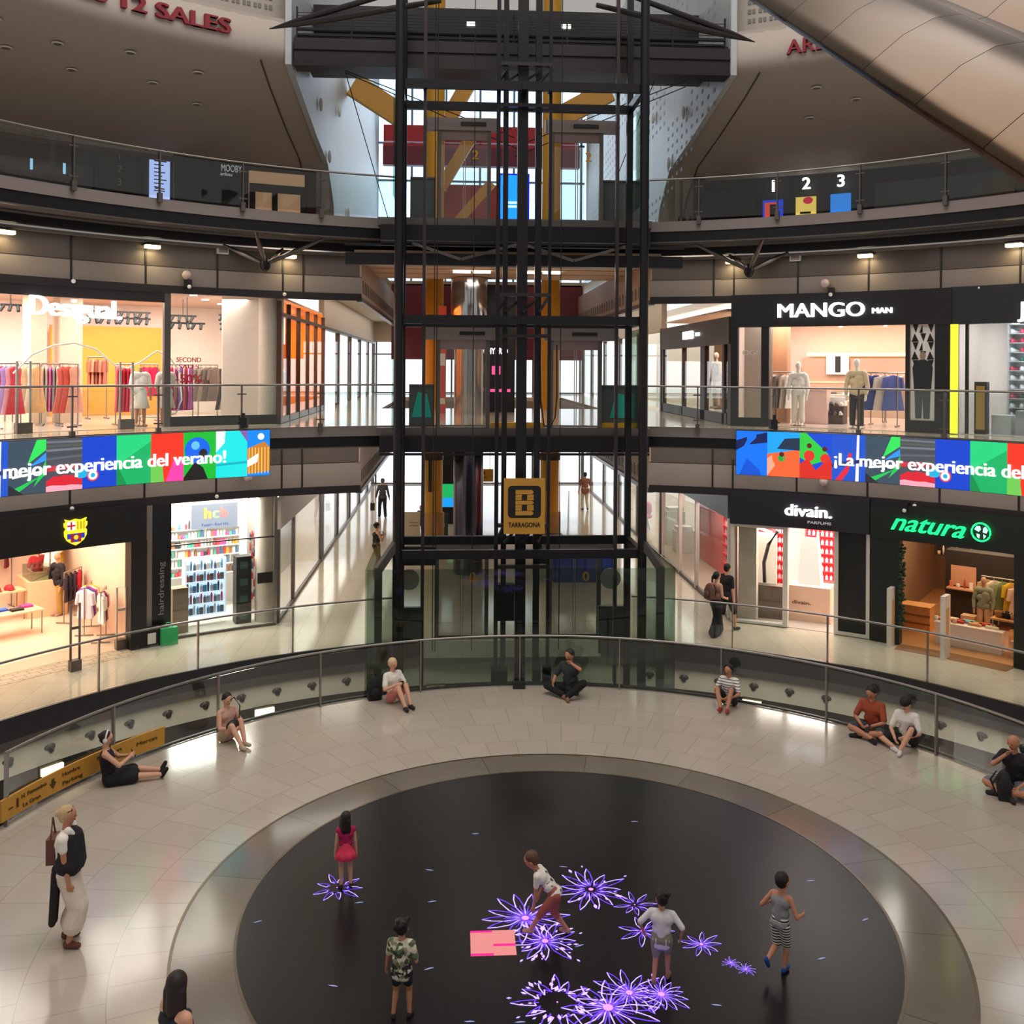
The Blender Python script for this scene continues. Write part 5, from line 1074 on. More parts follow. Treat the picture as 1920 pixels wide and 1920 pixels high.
for r, h in enumerate(hs):
    for i in range(34):
        c = hc[(i // 2 * 7 + r * 5 + (i * r) % 3) % 12]; bottle(['round', 'tall', 'box', 'round', 'jar'][(i // 3 + r) % 5], c, M @ Vector((-L / 2 + .08 + i * (L - .16) / 33, .1, h + .002)), rz, 'small hair product on the long white wall shelving', 'hair products on the wall shelving', 'product_bottle')
c0 = P(15.7, TH(atR(386, 1100, 15.7)), .012); th0 = TH(c0); dx = P(1, th0 + 90) * .52
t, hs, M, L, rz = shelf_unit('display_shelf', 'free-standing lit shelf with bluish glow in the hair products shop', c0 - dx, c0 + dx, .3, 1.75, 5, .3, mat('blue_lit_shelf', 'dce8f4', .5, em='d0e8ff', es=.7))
for r, h in enumerate(hs):
    for i in range(11): bottle(['round', 'box', 'tall'][(i + r) % 3], ['4a8ab0', '9ab0c0', '3a4a5a', 'c04a58', 'e0d8d0', '6a5a50'][(i * 2 + r) % 6], M @ Vector((-L / 2 + .07 + i * (L - .14) / 10, .1, h + .002)), rz, 'hair product on the bluish lit shelf', 'hair products on the bluish lit shelf', 'product_bottle')
c0 = P(15.6, TH(atR(454, 1100, 15.6)), .012); th0 = TH(c0)
for i in range(4): tag(O('black_carton', MB().bb(-.2, .2, -.18, .18, 0, .44).bb(-.1, .1, -.185, -.18, .12, .3, 1), [BLACK, mat('carton_print', '3a5a52', .5)], loc=c0 + Vector((0, 0, .445 * i)), rz=-R_(th0)), ['lowest', 'second', 'third', 'topmost'][i] + ' black carton of the stack beside the bluish lit shelf', 'box')
c0 = P(15.5, TH(atR(334, 1150, 15.5)), .012)
for i in range(3): tag(O('brown_carton', MB().bb(-.2, .2, -.18, .18, 0, .38).bb(-.2, .2, -.03, .03, .38, .384), mat('carton_brown', '8a7660', .7), loc=c0 + Vector((0, 0, .386 * i)), rz=R_(34)), ['lowest', 'middle', 'topmost'][i] + ' brown carton of the stack beside the black hairdressing panel', 'box')
# corridor side window of the hair shop with red goods
S('wall_shop', MB().bb(-7.2, -7.1, 14.6, 22, .01, 3.3), mat('hair_wall', 'f4efe8', .6)); S('floor', MB().bb(-7.1, -6.15, 14, 22, .002, .01), mat('hair_floor', 'd8cfc2', .2)); area('hair_side_light', (-6.8, 18, 3.2), (0, 0, 0), .8, 6, 190, (1, .95, .9))
t = T('corridor_window', 'glass corner front of the hair products shop along the ground corridor', 'shop front', (-6.1, 18, 0))
O('glass_panel', MB().bb(-6.12, -6.1, 13.8, 22, .1, 2.5), SHOPG, t, world=True); O('header', MB().bb(-6.2, -6.05, 13.8, 44, 2.5, 3.3), mat('header_beige', 'b9aea2', .5), t, world=True); O('sill', MB().bb(-6.15, -6.07, 13.8, 44, .01, .1), STEELD, t, world=True)
for s in (13.8, 16.2, 22): O('mullion', MB().bb(-6.16, -6.06, s - .07, s + .07, .02, 2.5), STEELD, t, world=True)
t, hs, M, L, rz = shelf_unit('side_shelf', 'narrow shelving of red and white goods seen through the hair shop corner', (-7.08, 18.8, .012), (-7.08, 14.8, .012), .3, 2.3, 7, -.2, mat('white_shelf', 'f2eee8', .5))
for r, h in enumerate(hs):
    for i in range(14): bottle('round', ['c8303a', 'e8e4de', 'd84a50', '3a5a8a'][(i + r) % 4], M @ Vector((-L / 2 + .1 + i * (L - .2) / 13, .0, h + .002)), rz, 'red or white product on the narrow corner shelving', 'products on the corner shelving', 'product_bottle')

# ---------------- perfume shop, ground floor
DV = mat('perfume_fascia', '24222c', .4); WF = mat('white_frame', 'd9d2ca', .5); RS = mat('red_shelf', 'd8303a', .5, em='d02a34', es=.25)
shop(24.4, 38.0, 0, 2.75, 4.6, mat('perfume_wall', 'ecd9cc', .6), mat('perfume_floor', 'c9b8ae', .2), mat('perfume_ceiling', 'efe2d8', .6), 420, (1, .92, .86), nl=1)
t = T('shop_portal', 'dark fascia and white framed openings of the perfume shop', 'shop front', P(14.9, 31, 0))
O('fascia', MB().arc(14.7, 14.98, 24.2, 38.15, 2.68, 3.58), DV, t, world=True)
for a, b in ((24.3, 24.6), (29.6, 30.1), (34.7, 35.1), (37.8, 38.15)): O('frame_post', MB().arc(14.76, 14.96, a, b, .02, 2.68), WF, t, world=True)
O('frame_rail', MB().arc(14.76, 14.96, 24.3, 29.6, 2.6, 2.7).arc(14.76, 14.96, 35.1, 37.8, .02, .1).arc(14.76, 14.96, 24.6, 29.6, .02, .08), WF, t, world=True); O('black_panel', MB().arc(14.82, 14.9, 35.1, 37.8, .1, 2.66), BLACK, t, world=True); O('glass_panel', MB().arc(14.86, 14.87, 24.6, 29.6, .08, 2.6), SHOPG, t, world=True)
t = T('shop_sign', 'glowing white letters divain with small PARFUMS on the dark fascia', 'sign', P(14.66, 32.2, 3.0))
O('lettering', on_arc(fit_w(letters('divain.', .42, .04, .025), 1.2), 14.66, 32.2, 3.14, -.0), SIGNW, t, world=True); O('small_lettering', on_arc(fit_w(letters('PARFUMS', .1, .01, .01), .6), 14.68, 33.3, 2.86), mat('pale_letter', 'b8b0b0', .5, em='ffffff', es=.2), t, world=True)
tag(O('square_column', MB().bb(-.24, .24, -.2, .2, 0, 2.7), mat('column_beige', 'd6cbbd', .5), loc=P(15.25, TH(atR(1403, 1100, 15.25)), .012), rz=-R_(25.5)), 'pale beige column behind the perfume shop window', 'column')
def red_wall(name, label, p, q, z0, z1, rows, n, grp):
    t, hs, M, L, rz = shelf_unit(name, label, p, q, z0, z1, rows, .22, RS)
    for r, h in enumerate(hs):
        for i in range(n): bottle('perfume', 'f4eee8', M @ Vector((-L / 2 + .08 + i * (L - .16) / (n - 1), .08, h + .002)), rz, 'white perfume bottle on the ' + grp, 'perfume bottles on the ' + grp, 'perfume_bottle')
red_wall('perfume_shelf', 'red rear wall shelving with rows of white perfume bottles', P(18.9, 29.4, .012), P(18.9, 37.4, .012), .5, 2.6, 8, 20, 'red rear wall shelving')
red_wall('perfume_shelf', 'red shelving with white bottles beside the corridor corner', (7.3, 18.6, .012), (7.3, 14.9, .012), .3, 2.7, 8, 20, 'red corridor corner shelving')
red_wall('perfume_shelf', 'red shelving with white bottles behind the beige column', P(17.2, 24.9, .012), P(17.2, 28.4, .012), .5, 2.6, 8, 10, 'red shelving behind the column')
t = T('sales_counter', 'pale wooden counter with slanted lit display in the perfume shop', 'counter', P(16.0, 31.6, .012), -R_(31.6))
O('body', MB().bb(-.55, .55, -.35, .35, 0, .95), mat('pale_wood', 'ecc9ae', .5), t); O('lettering', on_plane(fit_w(letters('divain.', .14, .004, .015), .5), (-.2, -.36, .5), (1, 0, 0)), mat('dark_letter', '6a4a3a', .5), t)
O('lit_panel', MB().slab([(-.35, -.1, .95), (.25, -.1, .95), (.1, .2, 2.2), (-.3, .2, 2.2)], (0, .08, 0)), glow('cream_panel', 'fff2dc', .9), t); O('lit_edge', MB().bar((.3, -.1, .95), (.12, .22, 2.25), .06, .06), glow('warm_edge', 'ffe0b0', 2.5), t)
t = T('display_stand', 'slatted white stand with dark curved arm behind the perfume shop window', 'stand', P(15.7, 27.6, .012), -R_(27.6))
O('slats', MB().bb(-.4, .2, .1, .16, .9, 2.3), mat('slat_cream', 'f0dcc8', .6, em='fff0dc', es=.5), t); O('base', MB().bb(-.42, .42, -.2, .25, 0, .9), mat('stand_brown', '6a5a4e', .5), t); O('arm', MB().tube([(-.1, -.05, .95), (-.12, -.05, 1.5), (.0, -.05, 2.0), (.25, -.05, 2.4)], .05), DARK2, t); O('light_bar', MB().bar((-.4, -.1, 2.5), (.1, -.1, 2.35), .1, .06), glow('stand_light', 'fff6e8', 2.5), t)
# corridor face of the perfume shop
S('wall_shop', MB().bb(7.5, 7.6, 14.3, 22.3, .01, 3.2), mat('perfume_red_wall', 'd9464c', .6)); area('perfume_side_light', (6.9, 17.5, 3.0), (0, 0, 0), .9, 5, 140, (1, .88, .84))
t = T('corridor_window', 'glass front of the red perfume shelves along the ground corridor', 'shop front', (6.15, 18, 0))
O('glass_panel', MB().bb(6.14, 6.15, 13.8, 22.3, .1, 2.75), SHOPG, t, world=True); O('sill', MB().bb(6.1, 6.2, 13.8, 44, .01, .1), STEELD, t, world=True); O('header', MB().bb(6.08, 6.25, 13.8, 44, 2.75, 3.4), mat('header_slate', '6f7a80', .4), t, world=True)
for s in (13.8, 17.4, 19.6, 22.2): O('mullion', MB().bb(6.09, 6.2, s - .06, s + .06, .02, 2.75), WF, t, world=True)
for i, s in enumerate((23.5, 25.0)): tag(O('white_display', MB().bb(-.35, .35, -.3, .3, 0, .8 + .5 * i).bb(-.3, .3, -.25, .25, .8 + .5 * i, .95 + .5 * i), WHITE, loc=(7.2, s, .0)), ['low', 'higher'][i] + ' white display block in the pale corridor shop beyond the red shelves', 'display')

# ---------------- natural goods shop, ground floor
shop(38.4, 76, 0, 2.9, 7.0, mat('natura_wall', '8a6a50', .7), mat('natura_floor', 'c98f5c', .35, var=.2, scale=3), mat('natura_ceiling', '7a6250', .7), 430, (1, .72, .45), nl=3)
NG = mat('natura_green_black', '141c1a', .45)
t = T('shop_portal', 'dark green-black portal and fascia of the natural goods shop', 'shop front', P(14.9, 46, 0))
O('fascia', MB().arc(14.7, 14.98, 38.25, 76, 2.62, 3.5), NG, t, world=True)
for a, b in ((38.25, 41.0), (51.2, 54)): O('pillar', MB().arc(14.72, 14.98, a, b, .02, 2.62), NG, t, world=True)
O('threshold', MB().arc(14.3, 14.9, 41, 51.2, .001, .008), mat('brown_mat', '8a5a34', .7), t, world=True)
t = T('shop_sign', 'green neon script sign with a globe emblem on the dark fascia', 'sign', P(14.6, 44.5, 2.9))
GN = glow('neon_green', '14f07a', 2.2); O('lettering', on_arc(fit_w(letters('natura', .62, .03, .012, shear=.45), 1.75), 14.62, 43.7, 3.06, -.02), GN, t, world=True)
def gl(pts, d=0): return [P(14.62 - d, 48.5 + math.degrees(x / 14.62), 3.06 + z) for x, z in pts]
O('globe_ring', MB().tube([P(14.6, 48.5 + math.degrees(.21 * math.cos(i * .262) / 14.6), 3.06 + .21 * math.sin(i * .262)) for i in range(24)], .022, 6, closed=True), GN, t, world=True)
O('globe_land', MB().poly(gl([(-.15, .05), (-.05, 0), (0, .06), (-.02, .14), (-.1, .14)], .02)).poly(gl([(-.1, -.04), (-.02, -.06), (-.04, -.16), (-.09, -.12)], .02)).poly(gl([(.04, .0), (.12, -.02), (.16, .06), (.1, .14), (.05, .1)], .02)).poly(gl([(.05, -.04), (.12, -.08), (.06, -.16)], .02)), glow('neon_pale', 'b0f8d8', 1.6), t, world=True)
gate(40.4, 14.55, 0, 1.45, .36, mat('gate_white', 'd6cec6', .5), 'white slab security gate beside the dark portal pillar of the natural goods shop', True); gate(45.7, 14.35, 0, 1.5, .4, mat('gate_white', 'd6cec6', .5), 'white slab security gate with wooden inlay in mid entrance of the natural goods shop', True)
mb = MB()
for i in range(150):
    z = .5 + 2.0 * i / 150; mb.sph(P(14.78, 41.1, z) + Vector((rnd.uniform(-.08, .08), rnd.uniform(-.08, .05), 0)), .045, 1, .5, .7, 6, 4)
tag(O('garland', mb, mat('leaf_green', '24402a', .8)), 'green leaf garland running up the entrance edge of the natural goods shop', 'garland')
WD2 = mat('crate_wood', 'd0955a', .6, var=.2, scale=5)
for i, (u, v, R, w, h, nm) in enumerate(((1720, 1115, 16.6, .75, .62, 'large wooden crate chest with lid lines just inside the natural goods shop'), (1790, 1150, 15.6, .0, 0, ''), (1842, 1160, 16.6, .4, .35, 'small wooden crate beside the white table of the natural goods shop'))):
    if not w: continue
    c = P(R, TH(atR(u, v, R)), .014); t = T('wooden_crate', nm, 'crate', c, -R_(TH(c)))
    O('body', MB().bb(-w / 2, w / 2, -.25, .25, 0, h), WD2, t); O('slat', MB().bb(-w / 2 - .01, w / 2 + .01, -.262, -.25, h * .28, h * .36).bb(-w / 2 - .01, w / 2 + .01, -.262, -.25, h * .62, h * .7), mat('crate_dark', '8a5a30', .6), t); O('lid', MB().bb(-w / 2 - .02, w / 2 + .02, -.27, .27, h, h + .03), WD2, t)
table(46.3, 15.75, .014, 1.55, .55, .55, mat('white_wood', 'e4d4c4', .6), 'long low white table with woven goods in the natural goods shop', False)
for i, c in enumerate(('c8643c', 'e0c8a8', 'b03a30', '7ab0b0', 'd8a070', 'c04a34', 'e8d8c0', '8a4a30')): folded(c, P(15.75 + .12 * (i % 2), 46.3 + (i - 3.5) * .72, .566), -R_(46), 'folded textile on the long low white table', 'folded textiles on the low white table', 'folded_textile')
for i, (th, c) in enumerate(((43.4, 'e8e0d4'), (44.0, 'b84a38'), (45.0, 'd8b890'))): bottle('jar', c, P(15.62, th, .566), 0, 'little pot standing on the long low white table', 'pots on the low white table', 'pot')
t = T('dark_cabinet', 'tall dark cabinet with shelves of books and goods inside the natural goods shop', 'cabinet', P(18.2, 44.6, .014), -R_(44.6)); O('body', MB().bb(-.9, .9, 0, .5, 0, 1.9), mat('cabinet_dark', '2a2420', .6), t); O('niche', MB().bb(-.75, -.1, -.01, 0, .95, 1.5), mat('niche_tan', 'd09a78', .7), t); O('shelf', MB().bb(-.8, .8, -.25, 0, .88, .92), mat('niche_tan', 'd09a78', .7), t)
for i in range(9): bottle(['box', 'jar', 'tall'][i % 3], ['d8806a', 'e8d8c8', 'b8503c', 'f0e8dc'][i % 4], t.matrix_basis @ Vector((-.7 + i * .17, -.12, .922)), -R_(44.6), 'small boxed or bottled good on the dark cabinet shelf', 'goods on the dark cabinet shelf', 'good')
for (th, R, w, it, nm) in ((47.6, 17.2, 1.2, [('shirt', c) for c in ('c8a070', 'e0d0b8', '8a9a6a', 'd8b030', 'b0806a', 'e8dcc8')], 'earth-toned shirts'), (49.2, 18.6, 1.3, [('dress', c) for c in ('a07850', '5a5048', 'd8a860', 'c8c0b0', '3a4038')], 'long earth-toned dresses'), (50.2, 16.8, .9, [('shirt', c) for c in ('e8c8b0', 'd88a70', '8a6a58', 'f0e0d0')], 'peach and brown tops')):
    rack(th, R, .014, w, 1.5, 'rack of ' + nm + ' in the natural goods shop', None, it, nm + ' hanging in the natural goods shop', nm, 'hanging_garment')
for th, R, nm in ((49.3, 16.0, 'near the far pillar'), (51.0, 17.4, 'behind the far pillar')):
    table(th, R, .014, .8, .5, .8, WD2, 'wooden table of baskets and bags ' + nm + ' of the natural goods shop')
    for i in range(4): tag(O('basket', MB().lathe([(0, 0), (.09, 0), (.12, .14), (.11, .14), (.085, .02)], n=12), mat('basket_' + 'abcd'[i], ['b07a48', '2a2624', 'd8a878', 'b84a30'][i], .8), loc=P(R, th + (i - 1.5) * .62, .814)), ['tan', 'black', 'straw', 'red-brown'][i] + ' basket on the wooden table ' + nm, 'basket')
p0, p1 = P(19.5, 40.0, .014), P(19.5, 43.4, .014); t, hs, M, L, rz = shelf_unit('wall_shelf', 'dark wall shelving with pots beside the entrance side of the natural goods shop', p0, p1, 1.5, 2.7, 2, .3, mat('shelf_brown', '3a2c22', .6))
for rr_, h in enumerate(hs):
    for i in range(9): bottle(['jar', 'tall', 'box'][(i + rr_) % 3], ['e8d0b0', 'c86a4a', 'f0e4d4', '8a7a5a', 'd8a880'][(i * 2 + rr_) % 5], M @ Vector((-L / 2 + .08 + i * (L - .16) / 8, -.0 + .1, h + .002)), rz, 'pot or bottle on the dark wall shelving of the natural goods shop', 'pots on the dark wall shelving', 'pot')
for i, c in enumerate(('d8a838', '4a4a4a', 'e0c070', 'b87838', '6a6458', 'e8d8a8')): hang('dress', c, P(19.0, 47.0 + i * .55, 2.75), -R_(47) + R_(50), 'striped throw hanging high in the natural goods shop', 'hanging throws of the natural goods shop', 'hanging_throw')
tag(O('throw_rail', MB().bb(-1.0, 1.0, -.015, .015, 0, .03), BLACK, loc=P(19.0, 48.4, 2.81), rz=-R_(48.4)), 'black rail holding the striped throws in the natural goods shop', 'rail')
mannequin(P(16.8, 46.2, .014), R_(140), 1.55, mat('mannequin_tan', 'b98a6c', .5), mat('sage_shirt', '8a8c74', .8), mat('sand_trouser', 'c8a884', .8), 'mannequin in a sage green shirt behind the long low white table')
for i, (th, R, h) in enumerate(((44.9, 16.9, .5), (45.4, 16.6, .35), (50.6, 15.6, .4))): tag(O('carton', MB().bb(-.17, .17, -.14, .14, 0, h).bb(-.17, .17, -.02, .02, h, h + .003), mat('carton_tan', 'd8b08a', .7), loc=P(R, th, .014), rz=-R_(th)), ['tall tan carton behind the mid entrance gate', 'short tan carton behind the mid entrance gate', 'tan carton at the foot of the far pillar'][i] + ', natural goods shop', 'box')
for i in range(6): tag(O('wall_bag', MB().bb(-.14, .14, -.06, .06, 0, .3).tube([(-.09, 0, .3), (0, 0, .48), (.09, 0, .3)], .012, 6), mat('bag_' + str(i), ['5a3a28', 'c88a50', '3a3430', 'e0c8a0', '8a3a2a', 'b89868'][i], .8), loc=P(21.7, 42 + i * 1.4, 1.9), rz=-R_(45)), 'shoulder bag hanging on the brown rear wall of the natural goods shop', 'bag', 'shoulder bags on the rear wall')

# ---------------- top floor: dark cinema foyer fronts
CF = mat('foyer_black', '15130f', .45); MR = mat('foyer_maroon', '3c161c', .5)
S('wall_left', MB().arc(19.9, 20.0, -72, TH(atR(592, 360, 19.9)), 10.66, 13.1), mat('foyer_dark_wall', '231c1a', .6)); S('wall_right', MB().arc(19.9, 20.0, 18.6, 72, 10.66, 13.1), mat('foyer_dark_wall', '231c1a', .6))
S('trim_25', MB().arc(19.7, 19.9, TH(atR(575, 360, 19.8)), TH(atR(592, 360, 19.8)), 10.66, 13.1).arc(19.7, 19.9, 18.6, 19.6, 10.66, 13.1).arc(19.7, 19.9, -72, TH(atR(592, 340, 19.8)), 12.95, 13.1), MR)
def fpanel(name, label, cat, u0, u1, v0, v1, m, R=19.8, th=.06, extra=None):
    a, b = TH(atR(u0, v0, R)), TH(atR(u1, v0, R)); um = (u0 + u1) / 2; z1, z0 = atR(um, v0, R).z, atR(um, v1, R).z
    t = T(name, label, cat, P(R, (a + b) / 2, z0)); O('panel', MB().arc(R, R + th, a, b, z0, z1, 4), m, t, world=True); return t, a, b, z0, z1, R
t, a, b, z0, z1, R = fpanel('listing_screen', 'upright bluish white listings screen on the dark cinema foyer wall', 'screen', 281, 319, 291, 372, glow('listing_blue', 'a9bcf5', 1.15))
mb = MB()
for i in range(9): mb.arc(R - .02, R - .005, a + .35, b - .3 - (i * 7 % 5) * .12, z1 - .2 - i * .11, z1 - .17 - i * .11, 1)
O('text_lines', mb, mat('listing_text', '2a3470', .5), t, world=True)
t, a, b, z0, z1, R = fpanel('number_board', 'black board with dim white numbers 1 2 3 beside the listings screen', 'board', 178, 262, 282, 360, CF)
for i, s in enumerate('123'): O('number', on_arc(letters(s, .3, .01, .01), R - .02, TH(atR(224, 300, R)), atR(224, 294 + i * 24, R).z), mat('dim_white', '9a9890', .5), t, world=True)
t, a, b, z0, z1, R = fpanel('cinema_sign_wall', 'black wall with white lettering MOOBY over the bar', 'sign', 326, 466, 296, 400, mat('mooby_black', '0f1216', .35), 19.6)
O('lettering', on_arc(fit_w(letters('MOOBY', .3, .01, 0), .62), R - .02, TH(atR(434, 318, R)), atR(434, 317, R).z), mat('pale_letter2', 'b0b4b8', .5, em='ffffff', es=.25), t, world=True); O('small_lettering', on_arc(fit_w(letters('aribau', .14, .01, .01), .36), R - .02, TH(atR(424, 328, R)), atR(424, 327, R).z), mat('pale_letter2', 'b0b4b8', .5), t, world=True)
t = T('foyer_doorway', 'lit tan doorway with black framed glass doors beside the MOOBY wall', 'doorway', P(19.7, -20.5, 10.66))
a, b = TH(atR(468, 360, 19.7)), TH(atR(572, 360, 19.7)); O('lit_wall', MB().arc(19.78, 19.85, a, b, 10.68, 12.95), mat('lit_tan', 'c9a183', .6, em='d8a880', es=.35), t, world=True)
mb = MB(); mb.arc(19.66, 19.74, a, b, 12.3, 12.55)
for f in (0, .4, .92): mb.arc(19.66, 19.74, a + (b - a) * f, a + (b - a) * f + .5, 10.68, 12.4)
mb.arc(19.66, 19.74, a, b, 10.68, 10.95); O('door_frame', mb, CF, t, world=True); O('desk', MB().arc(19.4, 19.6, a + 2.4, a + 4.0, 10.68, 11.6), mat('desk_grey', '6f6a62', .5), t, world=True)
tag(O('wall_lettering', on_arc(fit_w(letters('TAQUILLES', .45, .03, .02), 2.9), 19.6, TH(atR(12, 235, 19.6)), atR(50, 240, 19.6).z), mat('steel_letter', '8a8886', .4, .4)), 'grey metal letters ending in ILLES above the dark ticket windows', 'lettering')
t = T('ticket_window', 'dark glazed ticket window with bluish reflections below the grey metal letters', 'window', P(19.8, -41, 10.7)); O('glazing', MB().arc(19.75, 19.8, -50, -36.6, 11.0, 12.5), mat('dark_glazing', '2b2f33', .15, .2), t, world=True); O('blue_glint', MB().arc(19.72, 19.74, -41.4, -41.2, 12.2, 12.5).arc(19.72, 19.74, -38.9, -38.7, 12.2, 12.5), glow('blue_glint', '9fd4ff', 1.0), t, world=True)
for i, (u, c, pal) in enumerate(((1449, 'red and blue film poster below the number 1', ('2040c8', 'd84a3a')), (1511, 'yellow poster with red swirl below the number 2', ('ecc860', 'c8203c')), (1576, 'plain blue poster below the number 3', ('2f86e8', '1d5fc8')))):
    dy = (375, 369, 363)[i]; t, a, b, z0, z1, R = fpanel('lit_poster', c, 'poster', u - 19, u + 19, dy, dy + 44, glow('poster_' + pal[0], pal[0], .95), 19.7)
    m2 = MB()
    if i == 0: m2.arc(R - .02, R - .005, a + .2, b - .5, z0 + .2, z1 - .08, 1)
    elif i == 1: m2.poly([P(R - .02, (a + b) / 2 + .2 + .45 * math.cos(j * .5), z1 - .12 + .11 * math.sin(j * .5)) for j in range(12)])
    else: m2.arc(R - .02, R - .005, a + .1, b - .1, z0 + .02, z0 + .1, 1)
    O('print', m2, glow('poster_' + pal[1], pal[1], .9), t, world=True)
    if i == 0: O('figure_print', MB().arc(R - .03, R - .021, (a + b) / 2 - .25, (a + b) / 2 + .3, z0 + .02, z1 - .14, 1), mat('print_dark', '22272b', .6), t, world=True)
    if i == 1: O('band_print', MB().arc(R - .02, R - .005, (a + b) / 2 - .5, (a + b) / 2 + .45, z0 + .2, z0 + .27, 1), mat('print_green', '2e6a50', .6), t, world=True)
    tag(O('screen_number', on_arc(letters(str(i + 1), .52, .03, .025), 19.6, TH(atR(u + 1, 340, 19.6)), atR(u, (350, 345, 340)[i], 19.6).z), SIGNW), 'glowing white number ' + ('one', 'two', 'three')[i] + ' above its lit poster on the dark foyer wall', 'number')
t, a, b, z0, z1, R = fpanel('dark_counter', 'dark bar counter front behind the balcony beside the numbered posters', 'counter', 1305, 1415, 362, 405, CF, 19.6); O('counter_top', MB().arc(R - .05, R + .3, a, b, z1, z1 + .06), DARK2, t, world=True)
t, a, b, z0, z1, R = fpanel('foyer_glazing', 'long dark glazed front with tan goods at the far end beyond the numbered posters', 'shop front', 1640, 1920, 330, 395, mat('foyer_glass_dark', '1e2726', .2), 19.6); O('tan_goods', MB().arc(R - .06, R - .01, TH(atR(1850, 340, R)), TH(atR(1905, 340, R)), z0, z0 + .8), mat('goods_tan', '6a5440', .7), t, world=True)
for i in range(4): tag(O('queue_post', MB().cyl((0, 0, 0), (0, 0, .95), .03, 8).cyl((0, 0, 0), (0, 0, .03), .16, 12), BLACK, loc=P(18.2, 17.6 + i * .55, 10.65)), 'black queue barrier post near the maroon pillar on the top floor', 'post', 'queue posts by the maroon pillar')
# sign band on the platform glass
t = T('direction_band', 'long amber direction band with dark text on the platform glass beside the seated women', 'sign', P(8.38, -60, .2))
O('band', MB().arc(8.36, 8.40, -74, -51.5, .12, .44), SIGNY, t, world=True)
for s, th, z, w, h in (('-1', -72.4, .28, .2, .2), ('H. Femenino', -69.6, .34, .5, .09), ('La Gran', -69.9, .2, .35, .09), ('Hombre', -64.5, .34, .35, .09), ('Parking', -64.3, .2, .4, .09), ('Food court', -59.2, .34, .5, .09), ('Arena', -59.4, .2, .3, .09), ('Mercat', -54, .3, .42, .09)):
    O('lettering', on_arc(fit_w(letters(s, h, .002, .012), w), 8.352, th, z), mat('sign_brown', '4a3212', .6), t, world=True)
O('arrow', MB().poly([P(8.35, -67 + x, .3 + z) for x, z in ((-.2, .06), (.2, .06), (.2, 0), (.5, 0), (0, -.1), (-.5, 0), (-.2, 0))]), mat('sign_brown', '4a3212', .6), t, world=True)
# ================================================================== PROJECTED LIGHT ON THE PLAY FLOOR, drawn as thin glowing shapes
def atz(u, v, z=0.0):
    d = ray_dir(u, v); o = Vector(cam.location); return o + d * ((z - o.z) / d.z)
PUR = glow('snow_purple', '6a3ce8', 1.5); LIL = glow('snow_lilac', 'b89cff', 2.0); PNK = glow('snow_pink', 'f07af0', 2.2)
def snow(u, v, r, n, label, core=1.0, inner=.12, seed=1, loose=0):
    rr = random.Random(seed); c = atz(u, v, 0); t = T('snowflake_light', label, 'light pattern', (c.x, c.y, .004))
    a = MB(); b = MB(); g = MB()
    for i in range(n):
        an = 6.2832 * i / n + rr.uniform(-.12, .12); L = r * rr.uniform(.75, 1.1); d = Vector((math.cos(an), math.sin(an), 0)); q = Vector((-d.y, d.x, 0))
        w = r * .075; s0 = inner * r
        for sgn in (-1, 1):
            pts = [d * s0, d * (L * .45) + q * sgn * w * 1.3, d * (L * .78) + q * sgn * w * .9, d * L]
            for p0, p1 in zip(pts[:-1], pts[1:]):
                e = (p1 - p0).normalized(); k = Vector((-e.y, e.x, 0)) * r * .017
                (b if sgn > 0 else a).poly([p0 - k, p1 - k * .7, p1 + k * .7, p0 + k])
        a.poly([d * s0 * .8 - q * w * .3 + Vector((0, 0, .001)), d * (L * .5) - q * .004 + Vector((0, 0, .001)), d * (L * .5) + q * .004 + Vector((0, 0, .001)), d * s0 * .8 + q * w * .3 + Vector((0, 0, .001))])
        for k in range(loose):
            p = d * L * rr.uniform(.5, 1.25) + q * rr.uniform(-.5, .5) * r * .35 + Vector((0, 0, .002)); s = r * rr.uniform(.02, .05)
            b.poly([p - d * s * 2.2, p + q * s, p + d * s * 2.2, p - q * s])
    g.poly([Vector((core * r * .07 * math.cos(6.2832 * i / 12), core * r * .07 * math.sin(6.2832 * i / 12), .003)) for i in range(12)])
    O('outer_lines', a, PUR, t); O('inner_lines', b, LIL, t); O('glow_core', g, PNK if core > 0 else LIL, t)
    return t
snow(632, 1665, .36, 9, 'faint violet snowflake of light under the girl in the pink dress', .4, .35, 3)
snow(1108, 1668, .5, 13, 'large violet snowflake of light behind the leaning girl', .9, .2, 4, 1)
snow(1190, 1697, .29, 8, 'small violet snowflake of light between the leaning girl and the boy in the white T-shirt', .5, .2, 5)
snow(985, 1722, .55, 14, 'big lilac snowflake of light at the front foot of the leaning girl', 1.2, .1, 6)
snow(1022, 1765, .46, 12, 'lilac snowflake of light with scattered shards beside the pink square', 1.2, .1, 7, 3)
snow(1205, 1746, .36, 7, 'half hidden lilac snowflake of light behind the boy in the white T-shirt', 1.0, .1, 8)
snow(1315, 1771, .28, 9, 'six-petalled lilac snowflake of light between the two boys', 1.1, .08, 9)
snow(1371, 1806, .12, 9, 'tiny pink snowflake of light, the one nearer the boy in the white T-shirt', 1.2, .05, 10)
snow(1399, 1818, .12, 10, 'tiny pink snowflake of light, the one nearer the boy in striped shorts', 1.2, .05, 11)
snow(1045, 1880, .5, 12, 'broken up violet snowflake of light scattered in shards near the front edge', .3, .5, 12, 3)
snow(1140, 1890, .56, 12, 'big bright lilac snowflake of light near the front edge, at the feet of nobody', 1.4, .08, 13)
snow(1180, 1862, .42, 12, 'bright lilac snowflake of light in the middle of the front row of light patterns', 1.3, .08, 14)
